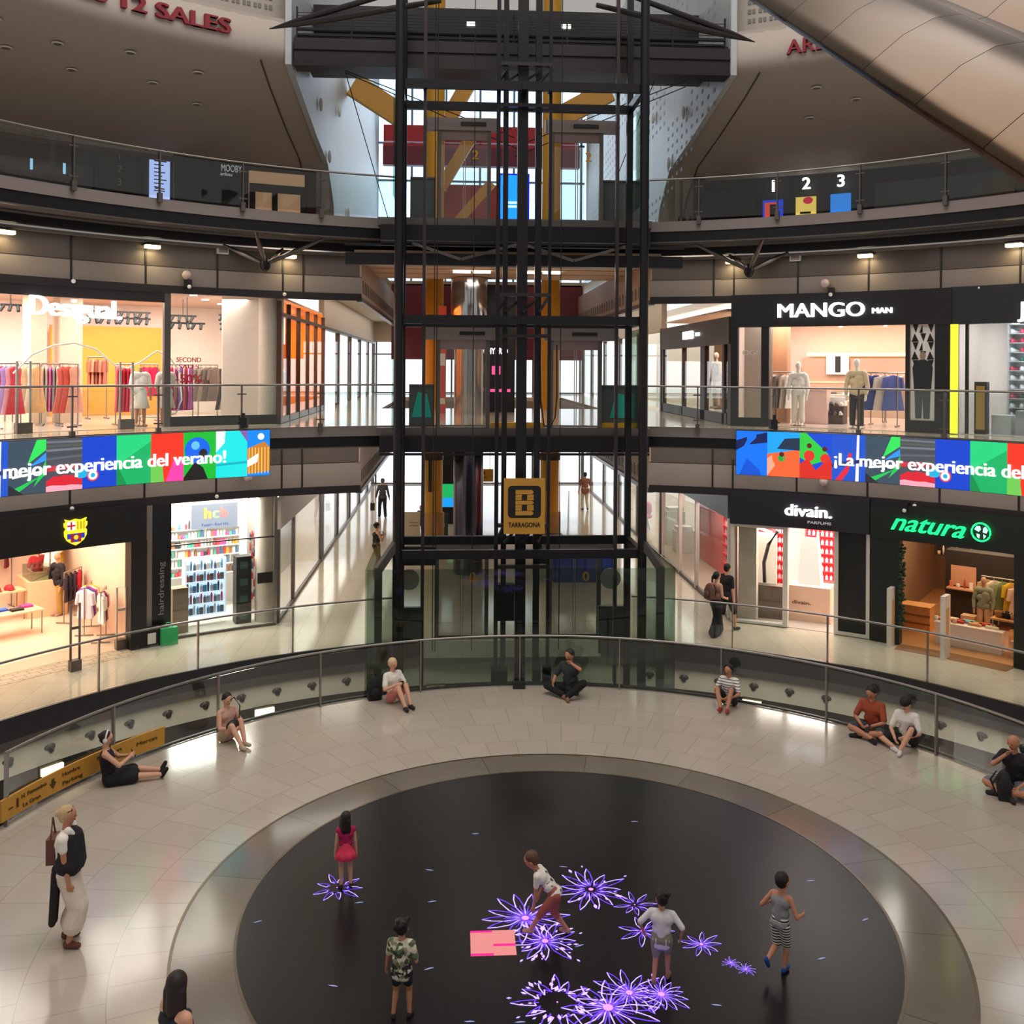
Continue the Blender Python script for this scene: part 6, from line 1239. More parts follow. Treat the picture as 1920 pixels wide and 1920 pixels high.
snow(1240, 1865, .33, 16, 'round dense pink-centred snowflake of light at the feet of the boy in the white T-shirt', 1.6, .05, 15)
c = [atz(884, 1747), atz(964, 1745), atz(967, 1791), atz(885, 1795)]; t = T('projected_square', 'salmon pink square of light with magenta bars on the dark floor', 'light pattern', ((c[0].x + c[2].x) / 2, (c[0].y + c[2].y) / 2, .005))
O('salmon_field', MB().bb(-.27, .265, -.25, .25, 0, .002), glow('salmon', 'f0908c', 1.0), t); O('magenta_bar', MB().bb(-.27, -.005, .21, .25, .002, .003).bb(-.27, 0, -.25, -.205, .002, .003).bb(0, .265, -.07, -.025, .002, .003), glow('magenta_bar', 'e8108a', 1.2), t)
ss = None
for (u, v) in ((891, 1563), (805, 1631), (810, 1690), (673, 1692), (624, 1848), (804, 1816), (483, 1728), (1056, 1625), (1086, 1773), (1189, 1540), (1520, 1651), (1622, 1724), (1540, 1797), (1343, 1884), (880, 1915), (975, 1916)):
    q = atz(u, v, .005)
    if ss is None: ss = tag(O('light_fleck', MB().poly([(-.06, 0, 0), (-.02, -.012, 0), (.05, -.006, 0), (.06, .003, 0), (.01, .013, 0)]), glow('fleck', 'a8b0e8', .8), loc=q), 'small pale fleck of light on the dark floor', 'light pattern', 'pale flecks of light on the dark floor')
    else: dup(ss, q, rnd.uniform(-.4, .4))

# ================================================================== PEOPLE
def remesh(o, vox, smooth=3):
    m = o.modifiers.new('r', 'REMESH'); m.mode = 'VOXEL'; m.voxel_size = vox; m.use_smooth_shade = True
    s = o.modifiers.new('s', 'SMOOTH'); s.factor = .5; s.iterations = smooth
    dg = bpy.context.evaluated_depsgraph_get(); me = bpy.data.meshes.new_from_object(o.evaluated_get(dg)); o.modifiers.clear()
    old = o.data; mats_ = [x for x in old.materials]; o.data = me; me.materials.clear()
    for x in mats_: me.materials.append(x)
    bpy.data.meshes.remove(old)
    me.polygons.foreach_set('use_smooth', [True] * len(me.polygons))
SK = {'light': mat('skin_light', 'd6a084', .55, var=.05), 'tan': mat('skin_tan', 'bd8264', .55, var=.05), 'brown': mat('skin_brown', '9a6248', .55, var=.05)}
def ik(a, b, l1, l2, pole):
    a, b, pole = Vector(a), Vector(b), Vector(pole); d = b - a; D = min(d.length, (l1 + l2) * .999); n = d.normalized()
    b2 = a + n * D; x = (l1 * l1 - l2 * l2 + D * D) / (2 * D); h = math.sqrt(max(0, l1 * l1 - x * x)); p = pole - a; p = p - n * p.dot(n)
    p = p.normalized() if p.length > 1e-5 else Vector((0, 1, 0))
    return a + n * x + p * h, b2
def person(label, loc, face, h, pelvis=(0, 0, .9), spine=(0, .02, 1), head=(0, 0), hands=((-.25, .05, .78), (.25, .05, .78)), elbows=((-.5, -.6, 1), (.5, -.6, 1)), feet=((-.1, 0, .07), (.1, 0, .07)), knees=((-.12, 2, .5), (.12, 2, .5)), toes=None,
           skin='light', top=('shirt', 'cccccc', .45), bottom=('trousers', '333333', 1.0), shoes='2a2628', hair=('short', '2a1c14'), hs=1.0, vox=.0085, twist=0, bulk=1.0, headphones=False, cap=None, phone=False, glasses=None, group=None, leg=1.0):
    """one figure: joints in metres for a 1.7 m body, scaled to h; local +Y is where it faces"""
    k = h / 1.7; K = lambda v: Vector(v) * k
    t = T('person', label, 'person', loc, face, group)
    pel = K(pelvis); sp = Vector(spine).normalized(); side = Matrix.Rotation(twist, 3, sp) @ Vector((1, 0, 0)); side = (side - sp * side.dot(sp)).normalized(); fr = sp.cross(side) * 1.0
    fr = -fr if fr.y < 0 and sp.z > .3 else fr
    up1 = .5 * k; chest = pel + sp * .36 * k; neck = pel + sp * up1; hd = Vector((math.sin(head[0]) * math.cos(head[1]), math.cos(head[0]) * math.cos(head[1]), math.sin(head[1])))
    hup = (Vector((0, 0, 1)) * .75 + sp * .45 - hd * head[1] * .0); hup = (hup - hd * hup.dot(hd)).normalized(); hr = hd.cross(hup).normalized()
    hc = neck + (sp * .5 + Vector((0, 0, .5))).normalized() * (.165 * k * (.5 + .5 * hs)) + hd * .02 * k; R = .105 * k * hs
    HM = Matrix((hr, hd, hup)).transposed()
    b = MB(); S_ = lambda x, y, z: hc + HM @ Vector((x * R, y * R, z * R))
    b.sph(hc + hup * R * .12, R, .80, .96, 1.0, 16, 12, M=HM); b.sph(S_(0, .18, -.45), R * .62, .85, .95, 1.0, 12, 8, M=HM); b.sph(S_(0, .82, -.12), R * .14, .8, 1.1, 1.3, 8, 6, M=HM); b.cyl(S_(0, .8, .18), S_(0, .98, -.2), R * .07, 8, R * .13)
    for s in (-1, 1): b.sph(S_(s * .8, -.05, -.1), R * .2, .4, .8, 1.2, 8, 6, M=HM)
    capsules(b, [(neck - sp * .04 * k, .055 * k * (.6 + .4 * hs), hc - hup * R * .5, .05 * k * (.6 + .4 * hs))])
    shw = .165 * k * bulk; sh = [neck - sp * .055 * k + side * s * shw for s in (-1, 1)]; hp = [pel + side * s * .085 * k - sp * .02 * k for s in (-1, 1)]
    def torso(mb, g):
        capsules(mb, [(sh[0] + side * .02 * k, .058 * k + g, sh[1] - side * .02 * k, .058 * k + g), (chest - side * .075 * k * bulk, .098 * k * bulk + g, chest + side * .075 * k * bulk, .098 * k * bulk + g), (pel + sp * .17 * k - side * .05 * k, .095 * k * bulk + g, pel + sp * .17 * k + side * .05 * k, .095 * k * bulk + g),
                      (pel - side * .06 * k, .105 * k * bulk + g, pel + side * .06 * k, .105 * k * bulk + g), (chest, .11 * k * bulk + g, pel + sp * .1 * k, .10 * k * bulk + g)], 14)
        capsules(mb, [(chest + sp * .04 * k - side * .09 * k, .085 * k + g, sh[0], .05 * k + g), (chest + sp * .04 * k + side * .09 * k, .085 * k + g, sh[1], .05 * k + g)], 12)
    torso(b, 0)
    arms, legs = [], []
    for i in (0, 1):
        s = (-1, 1)[i]; H = K(hands[i]); E, Wr = ik(sh[i], H, .285 * k, .245 * k, K(elbows[i])); arms.append((sh[i], E, Wr))
        capsules(b, [(sh[i], .05 * k, E, .038 * k), (E, .038 * k, Wr, .026 * k)])
        d = (Wr - E).normalized(); pn = side * -s; pn = (pn - d * pn.dot(d)).normalized(); tn = d.cross(pn).normalized()
        if tn.y < 0 and abs(tn.y) > .2: tn = -tn
        pc = Wr + d * .05 * k; capsules(b, [(Wr, .024 * k, pc + tn * .018 * k, .021 * k), (Wr, .024 * k, pc - tn * .018 * k, .021 * k)], 8)
        for q in range(4):
            o_ = pc + tn * (.027 - .018 * q) * k + d * .02 * k; L = (.03, .036, .033, .025)[q] * k
            m1 = o_ + d * L + pn * .008 * k; m2 = m1 + d * L * .7 + pn * .022 * k; capsules(b, [(o_, .0105 * k, m1, .0098 * k), (m1, .0098 * k, m2, .009 * k)], 6)
        o_ = Wr + d * .025 * k + tn * .02 * k; m1 = o_ + (d * .6 + tn * .8).normalized() * .035 * k; capsules(b, [(o_, .012 * k, m1, .0105 * k), (m1, .0105 * k, m1 + d * .025 * k + pn * .008 * k, .009 * k)], 6)
        A, kp = ik(hp[i], K(feet[i]), .43 * k * leg, .41 * k * leg, K(knees[i])); legs.append((hp[i], A, kp))
        capsules(b, [(hp[i], .088 * k * bulk, A, .056 * k), (A, .056 * k, kp, .036 * k), (A.lerp(kp, .28) , .054 * k, kp, .034 * k)], 12)
        td = Vector(toes[i]) if toes else Vector((s * .25, 1, 0)); td.normalize(); heel = kp - td * .03 * k - Vector((0, 0, .035 * k)) * (1 if abs(td.z) < .5 else 0)
        capsules(b, [(kp, .035 * k, heel, .034 * k), (heel, .034 * k, heel + td * .15 * k, .028 * k)], 8)
        legs[-1] += (heel, td)
    o = O('body', b, SK[skin], t); remesh(o, vox)
    # face
    f = MB()
    for s in (-1, 1): f.sph(S_(s * .32, .83, .08), R * .11, 1.2, .6, .8, 8, 6, M=HM)
    O('eyes', f, mat('eye_dark', '1c120e', .4), t)
    f = MB(); f.sph(S_(0, .80, -.52), R * .15, 1.5, .6, .45, 8, 6, M=HM); O('mouth', f, mat('lip', 'a0524a', .5), t)
    # hair
    kind, hcol = hair; hm = mat('hair_' + hcol, hcol, .6, var=.25, scale=30)
    if kind != 'bald':
        q = MB(); q.sph(S_(0, -.2, .36), R * 1.0, .87, .95, .9, 16, 10, M=HM); q.sph(S_(0, -.35, .05), R * .88, .92, .85, 1.0, 14, 8, M=HM)
        if kind in ('long', 'bob', 'pony'):
            for s in (-1, 1): capsules(q, [(S_(s * .62, -.25, .2), R * .34, S_(s * .6, -.4, -.7 if kind != 'pony' else -.1), R * .3)], 8)
            if kind == 'long': capsules(q, [(S_(0, -.6, .1), R * .65, S_(0, -.75, -1.7), R * .58), (S_(-.5, -.45, -.2), R * .5, S_(-.62, -.5, -1.8), R * .42), (S_(.5, -.45, -.2), R * .5, S_(.62, -.5, -1.8), R * .42)], 10)
            if kind == 'pony': capsules(q, [(S_(0, -.9, .35), R * .3, S_(-.3, -1.15, -.3), R * .3), (S_(-.3, -1.15, -.3), R * .3, S_(-.5, -.85, -1.6), R * .2)], 10)
            if kind == 'bob': capsules(q, [(S_(-.4, -.5, -.5), R * .5, S_(.4, -.5, -.5), R * .5)], 10)
        if kind == 'bun': q.sph(S_(0, -1.0, .35), R * .4, 1, 1, 1, 10, 8)
        if kind == 'curly':
            for i in range(26): q.sph(S_(rnd.uniform(-.8, .8), rnd.uniform(-1.0, .35), rnd.uniform(.15, 1.1)), R * .3, 1, 1, 1, 7, 5)
        o = O('hair', q, hm, t); remesh(o, max(vox, .01), 2)
    if headphones:
        q = MB(); q.tube([S_(math.cos(a) * 1.0, -.02, .1 + math.sin(a) * 1.12) for a in [math.pi * i / 12 for i in range(13)]], R * .13, 8)
        for s in (-1, 1): q.sph(S_(s * .95, -.02, -.05), R * .36, .5, 1, 1.1, 10, 8, M=HM)
        O('headphones', q, mat('headphone_' + headphones, headphones, .4), t)
    if cap:
        q = MB(); q.sph(S_(0, -.05, .42), R * 1.08, .86, 1.0, .8, 16, 8, M=HM); q.cyl(S_(0, -.6 if cap[1] else .6, .5), S_(0, -1.5 if cap[1] else 1.5, .3), R * .5, 12, R * .42); O('cap', q, mat('cap_' + cap[0], cap[0], .7), t)
    if glasses:
        q = MB()
        for s in (-1, 1): q.sph(S_(s * .36, glasses[1], glasses[2]), R * .22, 1.1, .35, .8, 8, 6, M=HM)
        q.tube([S_(-.85, .1, glasses[2]), S_(-.36, glasses[1], glasses[2]), S_(.36, glasses[1], glasses[2]), S_(.85, .1, glasses[2])], R * .05, 6); O('glasses', q, mat('lens_dark', '16140f', .2), t)
    if phone:
        w = (arms[0][2] + arms[1][2]) / 2; dd = (w - hc).normalized(); c = w + (arms[1][2] - arms[1][1]).normalized() * .09 * k; q = MB().box((0, 0, 0), (.075 * k, .009 * k, .15 * k), 0, Matrix.Translation(c) @ Matrix.Rotation(.5, 4, 'X')); ph = T('mobile_phone', 'dark mobile phone held by the ' + phone, 'phone', t.matrix_basis @ c, face); O('case', MB().box((0, 0, 0), (.075 * k, .009 * k, .15 * k), 0, Matrix.Rotation(.5, 4, 'X')), BLACK, ph)
    # clothes
    cm = lambda c: c if not isinstance(c, str) else mat('wear_' + c, c, .85, var=.14, scale=14, bump=.15)
    g = .014 * k
    if top:
        q = MB(); torso(q, g)
        if top[2] > 0:
            for a, e, w in arms:
                f = top[2]
                if f <= .55: capsules(q, [(a, .062 * k, a.lerp(e, f / .55), .058 * k)], 10)
                else: capsules(q, [(a, .062 * k, e, .052 * k), (e, .052 * k, e.lerp(w, (f - .55) / .45), .042 * k)], 10)
        if top[0] == 'tank':   # low neckline: trim by leaving shoulders bare
            q = MB(); capsules(q, [(chest - side * .075 * k, .098 * k + g, chest + side * .075 * k, .098 * k + g), (pel + sp * .17 * k - side * .05 * k, .095 * k + g, pel + sp * .17 * k + side * .05 * k, .095 * k + g), (pel - side * .06 * k, .105 * k + g, pel + side * .06 * k, .105 * k + g), (chest, .11 * k + g, pel + sp * .1 * k, .1 * k + g)], 14)
            for s in (0, 1): capsules(q, [(sh[s] * .75 + neck * .25 + fr * .03 * k, .045 * k, chest + side * (-1, 1)[s] * .08 * k, .075 * k)], 8)
        if top[0] in ('loose', 'dress'):
            capsules(q, [(pel - side * .07 * k, .125 * k, pel + side * .07 * k, .125 * k), (pel - side * .06 * k - sp * .08 * k, .12 * k, pel + side * .06 * k - sp * .08 * k, .12 * k)], 12)
        o = O({'tank': 'tank_top', 'shirt': 'shirt', 'loose': 'shirt', 'dress': 'dress_top'}[top[0]], q, cm(top[1]), t); remesh(o, max(vox, .011), 2)
    if bottom:
        q = MB(); kind, bc, f = bottom
        if kind in ('trousers', 'shorts'):
            capsules(q, [(pel - side * .06 * k, .118 * k * bulk, pel + side * .06 * k, .118 * k * bulk), (pel - side * .05 * k + sp * .07 * k, .105 * k * bulk, pel + side * .05 * k + sp * .07 * k, .105 * k * bulk)], 12)
            for a, e, w, *_ in legs:
                if f <= .5: capsules(q, [(a, .102 * k * bulk, a.lerp(e, f / .5), .085 * k)], 12)
                else: capsules(q, [(a, .102 * k * bulk, e, .075 * k), (e, .075 * k, e.lerp(w, (f - .5) / .5), .062 * k)], 12)
        elif kind == 'flare':
            w0 = pel + sp * .1 * k; n_ = 40; pr_ = [(.115, .1), (.14, -.02), (.2, -.12), (f * .62, -.24), (f * .6, -.245)]
            for i_ in range(n_):
                pass
            vs_ = [w0 + Vector((rr_ * k * (1 + (.05 * math.sin(i_ * 6.2832 / n_ * 9) if j_ > 1 else 0)) * math.cos(i_ * 6.2832 / n_), rr_ * k * (1 + (.05 * math.sin(i_ * 6.2832 / n_ * 9) if j_ > 1 else 0)) * math.sin(i_ * 6.2832 / n_), zz_ * k * 1.0)) for i_ in range(n_) for j_, (rr_, zz_) in enumerate(pr_)]
            m_ = len(pr_); q.add(vs_, [(i_ * m_ + j_, ((i_ + 1) % n_) * m_ + j_, ((i_ + 1) % n_) * m_ + j_ + 1, i_ * m_ + j_ + 1) for i_ in range(n_) for j_ in range(m_ - 1)], 0, True)
        else:       # skirts follow the thighs and fan out
            for a, e, w, *_ in legs: capsules(q, [(a, .11 * k, a.lerp(e, min(1, f / .5)), .11 * k)] + ([(e, .11 * k, e.lerp(w, (f - .5) / .5), .13 * k)] if f > .5 else []), 14)
            e0, e1 = [l[0].lerp(l[1], min(1, f / .5)) for l in legs]; capsules(q, [(e0, .105 * k, e1, .105 * k), (pel - side * .06 * k, .12 * k, pel + side * .06 * k, .12 * k), (pel, .12 * k, (e0 + e1) / 2, .12 * k)], 14)
            if f > .5:
                w0, w1 = [l[1].lerp(l[2], (f - .5) / .5) for l in legs]; capsules(q, [(w0, .13 * k, w1, .13 * k), ((e0 + e1) / 2, .13 * k, (w0 + w1) / 2, .15 * k)], 14)
        o = O({'trousers': 'trousers', 'shorts': 'shorts', 'skirt': 'skirt', 'flare': 'skirt'}[kind], q, cm(bc), t)
        if kind != 'flare': remesh(o, max(vox, .011), 2)
    if shoes:
        for a, e, w, heel, td in legs:
            q = MB(); capsules(q, [(heel, .043 * k, heel + td * .15 * k, .037 * k), (heel + Vector((0, 0, .02)) * k, .04 * k, heel + td * .08 * k + Vector((0, 0, .015)) * k, .036 * k)], 10); o = O('shoe', q, cm(shoes), t); remesh(o, .01, 2)
    t['k'] = k
    del t['k']
    return t, arms, legs, hc
def zg(u, v): p = atz(u, v, 0); return (p.x, p.y, 0)
def toward(p): return math.atan2(p[0], -p[1])        # facing the centre of the play floor from p
# a sitter's face angle: rotation about z so that local +Y points inward
def inward(p, off=0.0): return math.atan2(-(-p[0]), -p[1]) * 1.0 + off if False else math.atan2(p[0], -p[1]) + off
SIT = dict(pelvis=(0, 0, .115))
p = zg(205, 1470)
person('woman with white headphones in a black sleeveless dress, legs stretched out', p, R_(-72), 1.66, pelvis=(0, 0, .115), spine=(0, -.12, 1), head=(.15, -.18), hands=((-.06, .30, .42), (.06, .32, .44)), elbows=((-.5, 0, .2), (.5, 0, .2)), feet=((-.10, .83, .08), (.10, .85, .08)), knees=((-.1, .4, 1), (.1, .4, 1)), toes=((-.25, .5, .9), (.35, .5, .85)),
       top=('tank', '141216', 0), bottom=('skirt', '141216', .42), shoes='1c1a1c', hair=('bun', '1c1210'), headphones='e8e4de', phone='woman in the black sleeveless dress', glasses=(1.0, .1, 0)[:3] and ('g', .86, .08))
p = zg(425, 1388)
person('woman with a long dark ponytail and pale pink top sitting by the railing', p, inward(p, .15), 1.66, pelvis=(0, 0, .115), spine=(0, -.02, 1), head=(.1, -.35), hands=((-.05, .28, .30), (.08, .28, .30)), elbows=((-.5, 0, .2), (.5, 0, .2)), feet=((.02, .52, .08), (.16, .6, .08)), knees=((-.15, .5, 1.2), (.25, .5, 1.2)), toes=((-.1, 1, .1), (.2, 1, .1)),
       top=('tank', 'c9a090', 0), bottom=('shorts', 'b09a84', .22), shoes='b8a690', hair=('pony', '17100e'), phone='woman with the long dark ponytail')
tag(O('shoulder_bag', MB().sph((0, 0, .16), .13, 1.1, .6, .8).tube([(-.12, .0, .2), (-.2, -.1, .45), (-.1, -.14, .62), (.02, -.05, .62)], .012, 6), BLACK, loc=(p[0] + .16, p[1] - .2, .18), rz=inward(p)), 'small black shoulder bag in the lap of the woman with the ponytail', 'bag')
p = zg(738, 1316)
person('short-haired blonde woman in white T-shirt and pink shorts by the railing', p, inward(p, .35), 1.68, pelvis=(0, 0, .115), spine=(0, -.1, 1), head=(-.1, -.15), hands=((-.02, .24, .36), (.1, .22, .42)), elbows=((-.5, 0, .2), (.5, 0, .2)), feet=((-.02, .56, .08), (.14, .6, .08)), knees=((-.15, .5, 1.2), (.12, .5, 1.2)), toes=((.1, 1, .05), (.3, 1, .05)),
       top=('shirt', 'e9e2d8', .4), bottom=('shorts', 'c97a74', .42), shoes='2a2426', hair=('short', 'd8bc8a'), phone='blonde woman in the white T-shirt')
def backpack(loc, rz, col, label, lean=0.0, s=1.0):
    t = T('backpack', label, 'backpack', loc, rz); m = mat('pack_' + col, col, .8)
    o = O('bag', MB().sph((0, 0, .24 * s), .2 * s, .85, .6, 1.2, 16, 10).bb(-.14 * s, .14 * s, -.1 * s, .1 * s, .0, .3 * s), m, t); remesh(o, .012, 4)
    o = O('front_pocket', MB().sph((0, -.11 * s, .16 * s), .12 * s, .9, .5, .9, 12, 8), m, t); O('strap', MB().tube([(-.08 * s, .1 * s, .42 * s), (-.1 * s, .19 * s, .26 * s), (-.08 * s, .12 * s, .06 * s)], .014, 6).tube([(.08 * s, .1 * s, .42 * s), (.1 * s, .19 * s, .26 * s), (.08 * s, .12 * s, .06 * s)], .014, 6), BLACK, t); return t
q = zg(702, 1311); backpack(q, .3, '17161a', 'black upright backpack beside the blonde woman at the railing')
p = zg(1070, 1300)
person('man in dark grey T-shirt and black trousers sitting with hand raised to face', p, inward(p, -.5), 1.78, pelvis=(0, 0, .12), spine=(0, .05, 1), head=(.2, -.3), hands=((-.12, .17, .66), (.22, .32, .26)), elbows=((-.8, .0, .3), (.5, 0, .1)), feet=((-.16, .42, .08), (-.02, .36, .08)), knees=((-.7, .6, .5), (.9, .5, .3)), toes=((-.6, .8, 0), (-.9, .4, 0)), skin='tan',
       top=('loose', '30353a', .42), bottom=('trousers', '121114', .98), shoes='8a5a4a', hair=('short', '241a16'), bulk=1.08)
tag(O('floor_box', MB().bb(-.13, .13, -.08, .08, 0, .12).bb(-.1, .1, -.085, .085, .12, .13), DARK2, loc=zg(973, 1290)), 'little dark box standing at the foot of the platform railing in front of the lifts', 'box')
p = zg(1368, 1322)
person('boy in a white striped T-shirt with red shoes and knees drawn up', p, inward(p, -.1), 1.6, pelvis=(0, 0, .115), spine=(0, .08, 1), head=(.1, -.15), hands=((-.1, .33, .26), (.1, .33, .26)), elbows=((-.6, 0, .2), (.6, 0, .2)), feet=((-.14, .52, .09), (.02, .5, .09)), knees=((-.2, .5, 1.0), (.35, .5, .9)), toes=((-.3, 1, .15), (-.05, 1, .15)), skin='tan',
       top=('shirt', pattern('striped_tee', 'stripe', ['ece6de', 'ece6de', 'ece6de', '6a6a70'], 6), .42), bottom=('shorts', '2c2a2c', .42), shoes='a8322c', hair=('short', '17110f'), headphones='1c1a1c')
p = zg(1638, 1376)
person('man in rust red T-shirt sitting cross-legged beside the man in the cap', p, inward(p, .05), 1.78, pelvis=(0, 0, .115), spine=(0, .14, 1), head=(.1, -.55), hands=((-.08, .32, .24), (.1, .32, .24)), elbows=((-.6, 0, .2), (.6, 0, .2)), feet=((.12, .38, .07), (-.14, .42, .07)), knees=((-.9, .5, .35), (.9, .5, .35)), toes=((.8, .5, 0), (-.8, .6, 0)), skin='tan',
       top=('shirt', 'a2492f', .45), bottom=('shorts', '454549', .45), shoes='1c1a1c', hair=('short', '1d1512'), bulk=1.06, phone='man in the rust red T-shirt')
p = zg(1702, 1398)
person('man in a white printed T-shirt with a black cap turned backwards', p, inward(p, .15), 1.74, pelvis=(0, 0, .115), spine=(0, .1, 1), head=(.35, -.5), hands=((-.1, .34, .26), (.1, .34, .2)), elbows=((-.6, 0, .2), (.6, 0, .2)), feet=((-.06, .52, .08), (.10, .40, .07)), knees=((-.35, .5, 1.0), (.9, .5, .2)), toes=((-.2, 1, 0), (-.9, .6, 0)),
       top=('shirt', 'e6e0d8', .45), bottom=('shorts', '232226', .45), shoes='d8d4ce', hair=('short', '241914'), cap=('17181a', True))
pr = zg(1702, 1398)
p = zg(1905, 1484)
person('bald man in black T-shirt resting his chin on his hand', p, inward(p, .2), 1.78, pelvis=(0, 0, .115), spine=(0, .1, 1), head=(.2, -.2), hands=((-.2, .34, .2), (.06, .2, .60)), elbows=((-.6, 0, .1), (.5, .5, .1)), feet=((.1, .4, .07), (-.12, .42, .07)), knees=((-.9, .5, .3), (.9, .5, .3)), toes=((.8, .5, 0), (-.8, .6, 0)), skin='tan',
       top=('loose', '1d1c20', .4), bottom=('shorts', '77757a', .45), shoes='2a2628', hair=('bald', '2a1c14'), bulk=1.08)
q = zg(1882, 1497); backpack(q, 1.2, '1d1c20', 'black backpack lying before the bald man at the platform edge', 0, .95)
# the woman standing at the left of the floor
p = zg(125, 1768)
t, arms, legs, hc = person('standing blonde woman in a black and white draped dress with brown sandals', p, R_(-82), 1.64, spine=(0, -.03, 1), head=(-.1, 0), hands=((-.2, .06, .78), (.2, .08, .72)), elbows=((-.4, -.6, 1), (.4, -.6, 1)), feet=((-.11, -.02, .075), (.12, .05, .075)), toes=((-.25, 1, 0), (.25, 1, 0)), skin='tan',
       top=('loose', 'ece4da', .22), bottom=('skirt', 'ddcfc0', .74), shoes='6a4232', hair=('bun', 'c4a478'), glasses=('g', .5, .72), bulk=1.08)
k = 1.64 / 1.7
o = O('black_drape', capsules(MB(), [(Vector((-.02, .04, 1.28)) * k, .15 * k, Vector((.0, .06, 1.02)) * k, .165 * k), (Vector((.1, .02, 1.3)) * k, .105 * k, Vector((.07, .05, 1.0)) * k, .15 * k), (Vector((-.1, .06, 1.05)) * k, .13 * k, Vector((.1, .02, 1.02)) * k, .145 * k)], 14), mat('wear_drape', '1d1a20', .85), t); remesh(o, .011, 3)
o = O('dark_hem', capsules(MB(), [(Vector((0, -.12, .92)) * k, .06 * k, Vector((0, -.15, .3)) * k, .05 * k), (Vector((.1, -.11, .92)) * k, .05 * k, Vector((.12, -.14, .32)) * k, .045 * k)], 10), mat('wear_drape', '1d1a20', .85), t); remesh(o, .011, 3)
o = O('collar', capsules(MB(), [(Vector((-.1, .03, 1.42)) * k, .05 * k, Vector((.02, .12, 1.2)) * k, .05 * k), (Vector((.1, .03, 1.42)) * k, .05 * k, Vector((-.02, .13, 1.2)) * k, .05 * k)], 10), mat('wear_ece4da', 'ece4da', .85), t); remesh(o, .01, 2)
tag(O('shoulder_bag', MB().bb(-.05, .05, -.12, .12, 0, .3).tube([(0, -.1, .3), (0, -.02, .52), (0, .08, .3)], .012, 6), mat('bag_brown', '6a4038', .7), loc=(p[0] - .21, p[1] + .12, .92), rz=.1), 'brown shoulder bag behind the back of the woman in the draped dress', 'bag')
# the dark-haired woman at the lower edge
person('woman with long dark brown hair and dark sleeveless top, seen from behind', (-3.8, -3.83, 0), R_(-42), 1.66, hair=('long', '21140f'), top=('tank', '1d1a24', 0), bottom=('trousers', '2c2c34', 1.0), head=(-.5, 0))
# children
CH = dict(hs=1.28, leg=.9, vox=.0075)
person('little dark-haired girl in magenta and pink dress on a faint snowflake', zg(648, 1664), R_(8), 1.02, pelvis=(0, 0, .82), head=(.5, 0), hands=((-.24, .03, .66), (.24, .03, .66)), feet=((-.1, 0, .07), (.11, .02, .07)), top=('shirt', 'b01450', .0), bottom=('flare', 'e03a5e', .40), shoes='3a2622', hair=('long', '1d120f'), **CH)
person('boy in a leafy green and white shirt seen from behind', zg(752, 1908), R_(-12), 1.06, pelvis=(0, 0, .82), head=(-.1, -.1), hands=((-.3, .12, .72), (.2, .2, .9)), feet=((-.13, -.02, .07), (.13, .05, .07)), skin='tan', top=('loose', pattern('leaf_shirt', 'blotch', ['e0d8c4', '5a6a4a', 'c8c0a8', '8a8a70', '3a4638'], 26), .42), bottom=('shorts', '23242a', .3), shoes='2c2420', hair=('curly', '120d0c'), bulk=1.12, **CH)
person('girl in white spotted top and salmon leggings leaning forward', zg(1024, 1752), R_(76), 1.16, pelvis=(0, -.16, .76), spine=(0, .95, 1), head=(0, -.5), hands=((-.16, .2, .55), (.16, .16, .6)), elbows=((-.5, -.5, 1), (.5, -.5, 1)), feet=((-.1, .3, .07), (.1, -.36, .08)), knees=((-.1, 2, .5), (.1, 2, .4)), skin='tan',
       top=('shirt', pattern('spot_top', 'blotch', ['e8e0d8', 'e8e0d8', 'e0d8d0', 'e8e0d8', '4a4a48'], 22), .3), bottom=('trousers', 'a85a4c', .62), shoes='b88a78', hair=('short', '5a3a24'), **CH)
person('boy in a big white T-shirt with a colourful back print, walking across the dark floor', zg(1240, 1843), R_(-18), 1.04, pelvis=(0, 0, .82), spine=(0, .06, 1), head=(-.5, -.1), hands=((-.34, .05, .86), (.34, .05, .84)), elbows=((-.8, -.3, 1), (.8, -.3, 1)), feet=((-.13, -.06, .075), (.1, .14, .09)), skin='tan', top=('loose', 'ddd6da', .5), bottom=('shorts', '8a8478', .38), shoes='8a6a4a', hair=('curly', '17100e'), bulk=1.22, **CH)
person('boy in grey tank top and striped shorts jogging in blue shoes', zg(1462, 1822), R_(-48), 1.14, pelvis=(0, 0, .83), spine=(0, .1, 1), head=(.2, 0), hands=((-.3, .18, 1.02), (.28, .26, .98)), elbows=((-.5, -.8, .9), (.5, -.8, .9)), feet=((-.08, -.3, .28), (.06, .04, .075)), knees=((-.1, 2, .5), (.1, 2, .5)), toes=((0, .5, -.8), (0, 1, 0)), skin='tan',
       top=('tank', '8a8a8c', 0), bottom=('shorts', pattern('striped_shorts', 'stripe', ['e4ded6', '28262a'], 9), .52), shoes='1c4a9a', hair=('short', '17100e'), **CH)
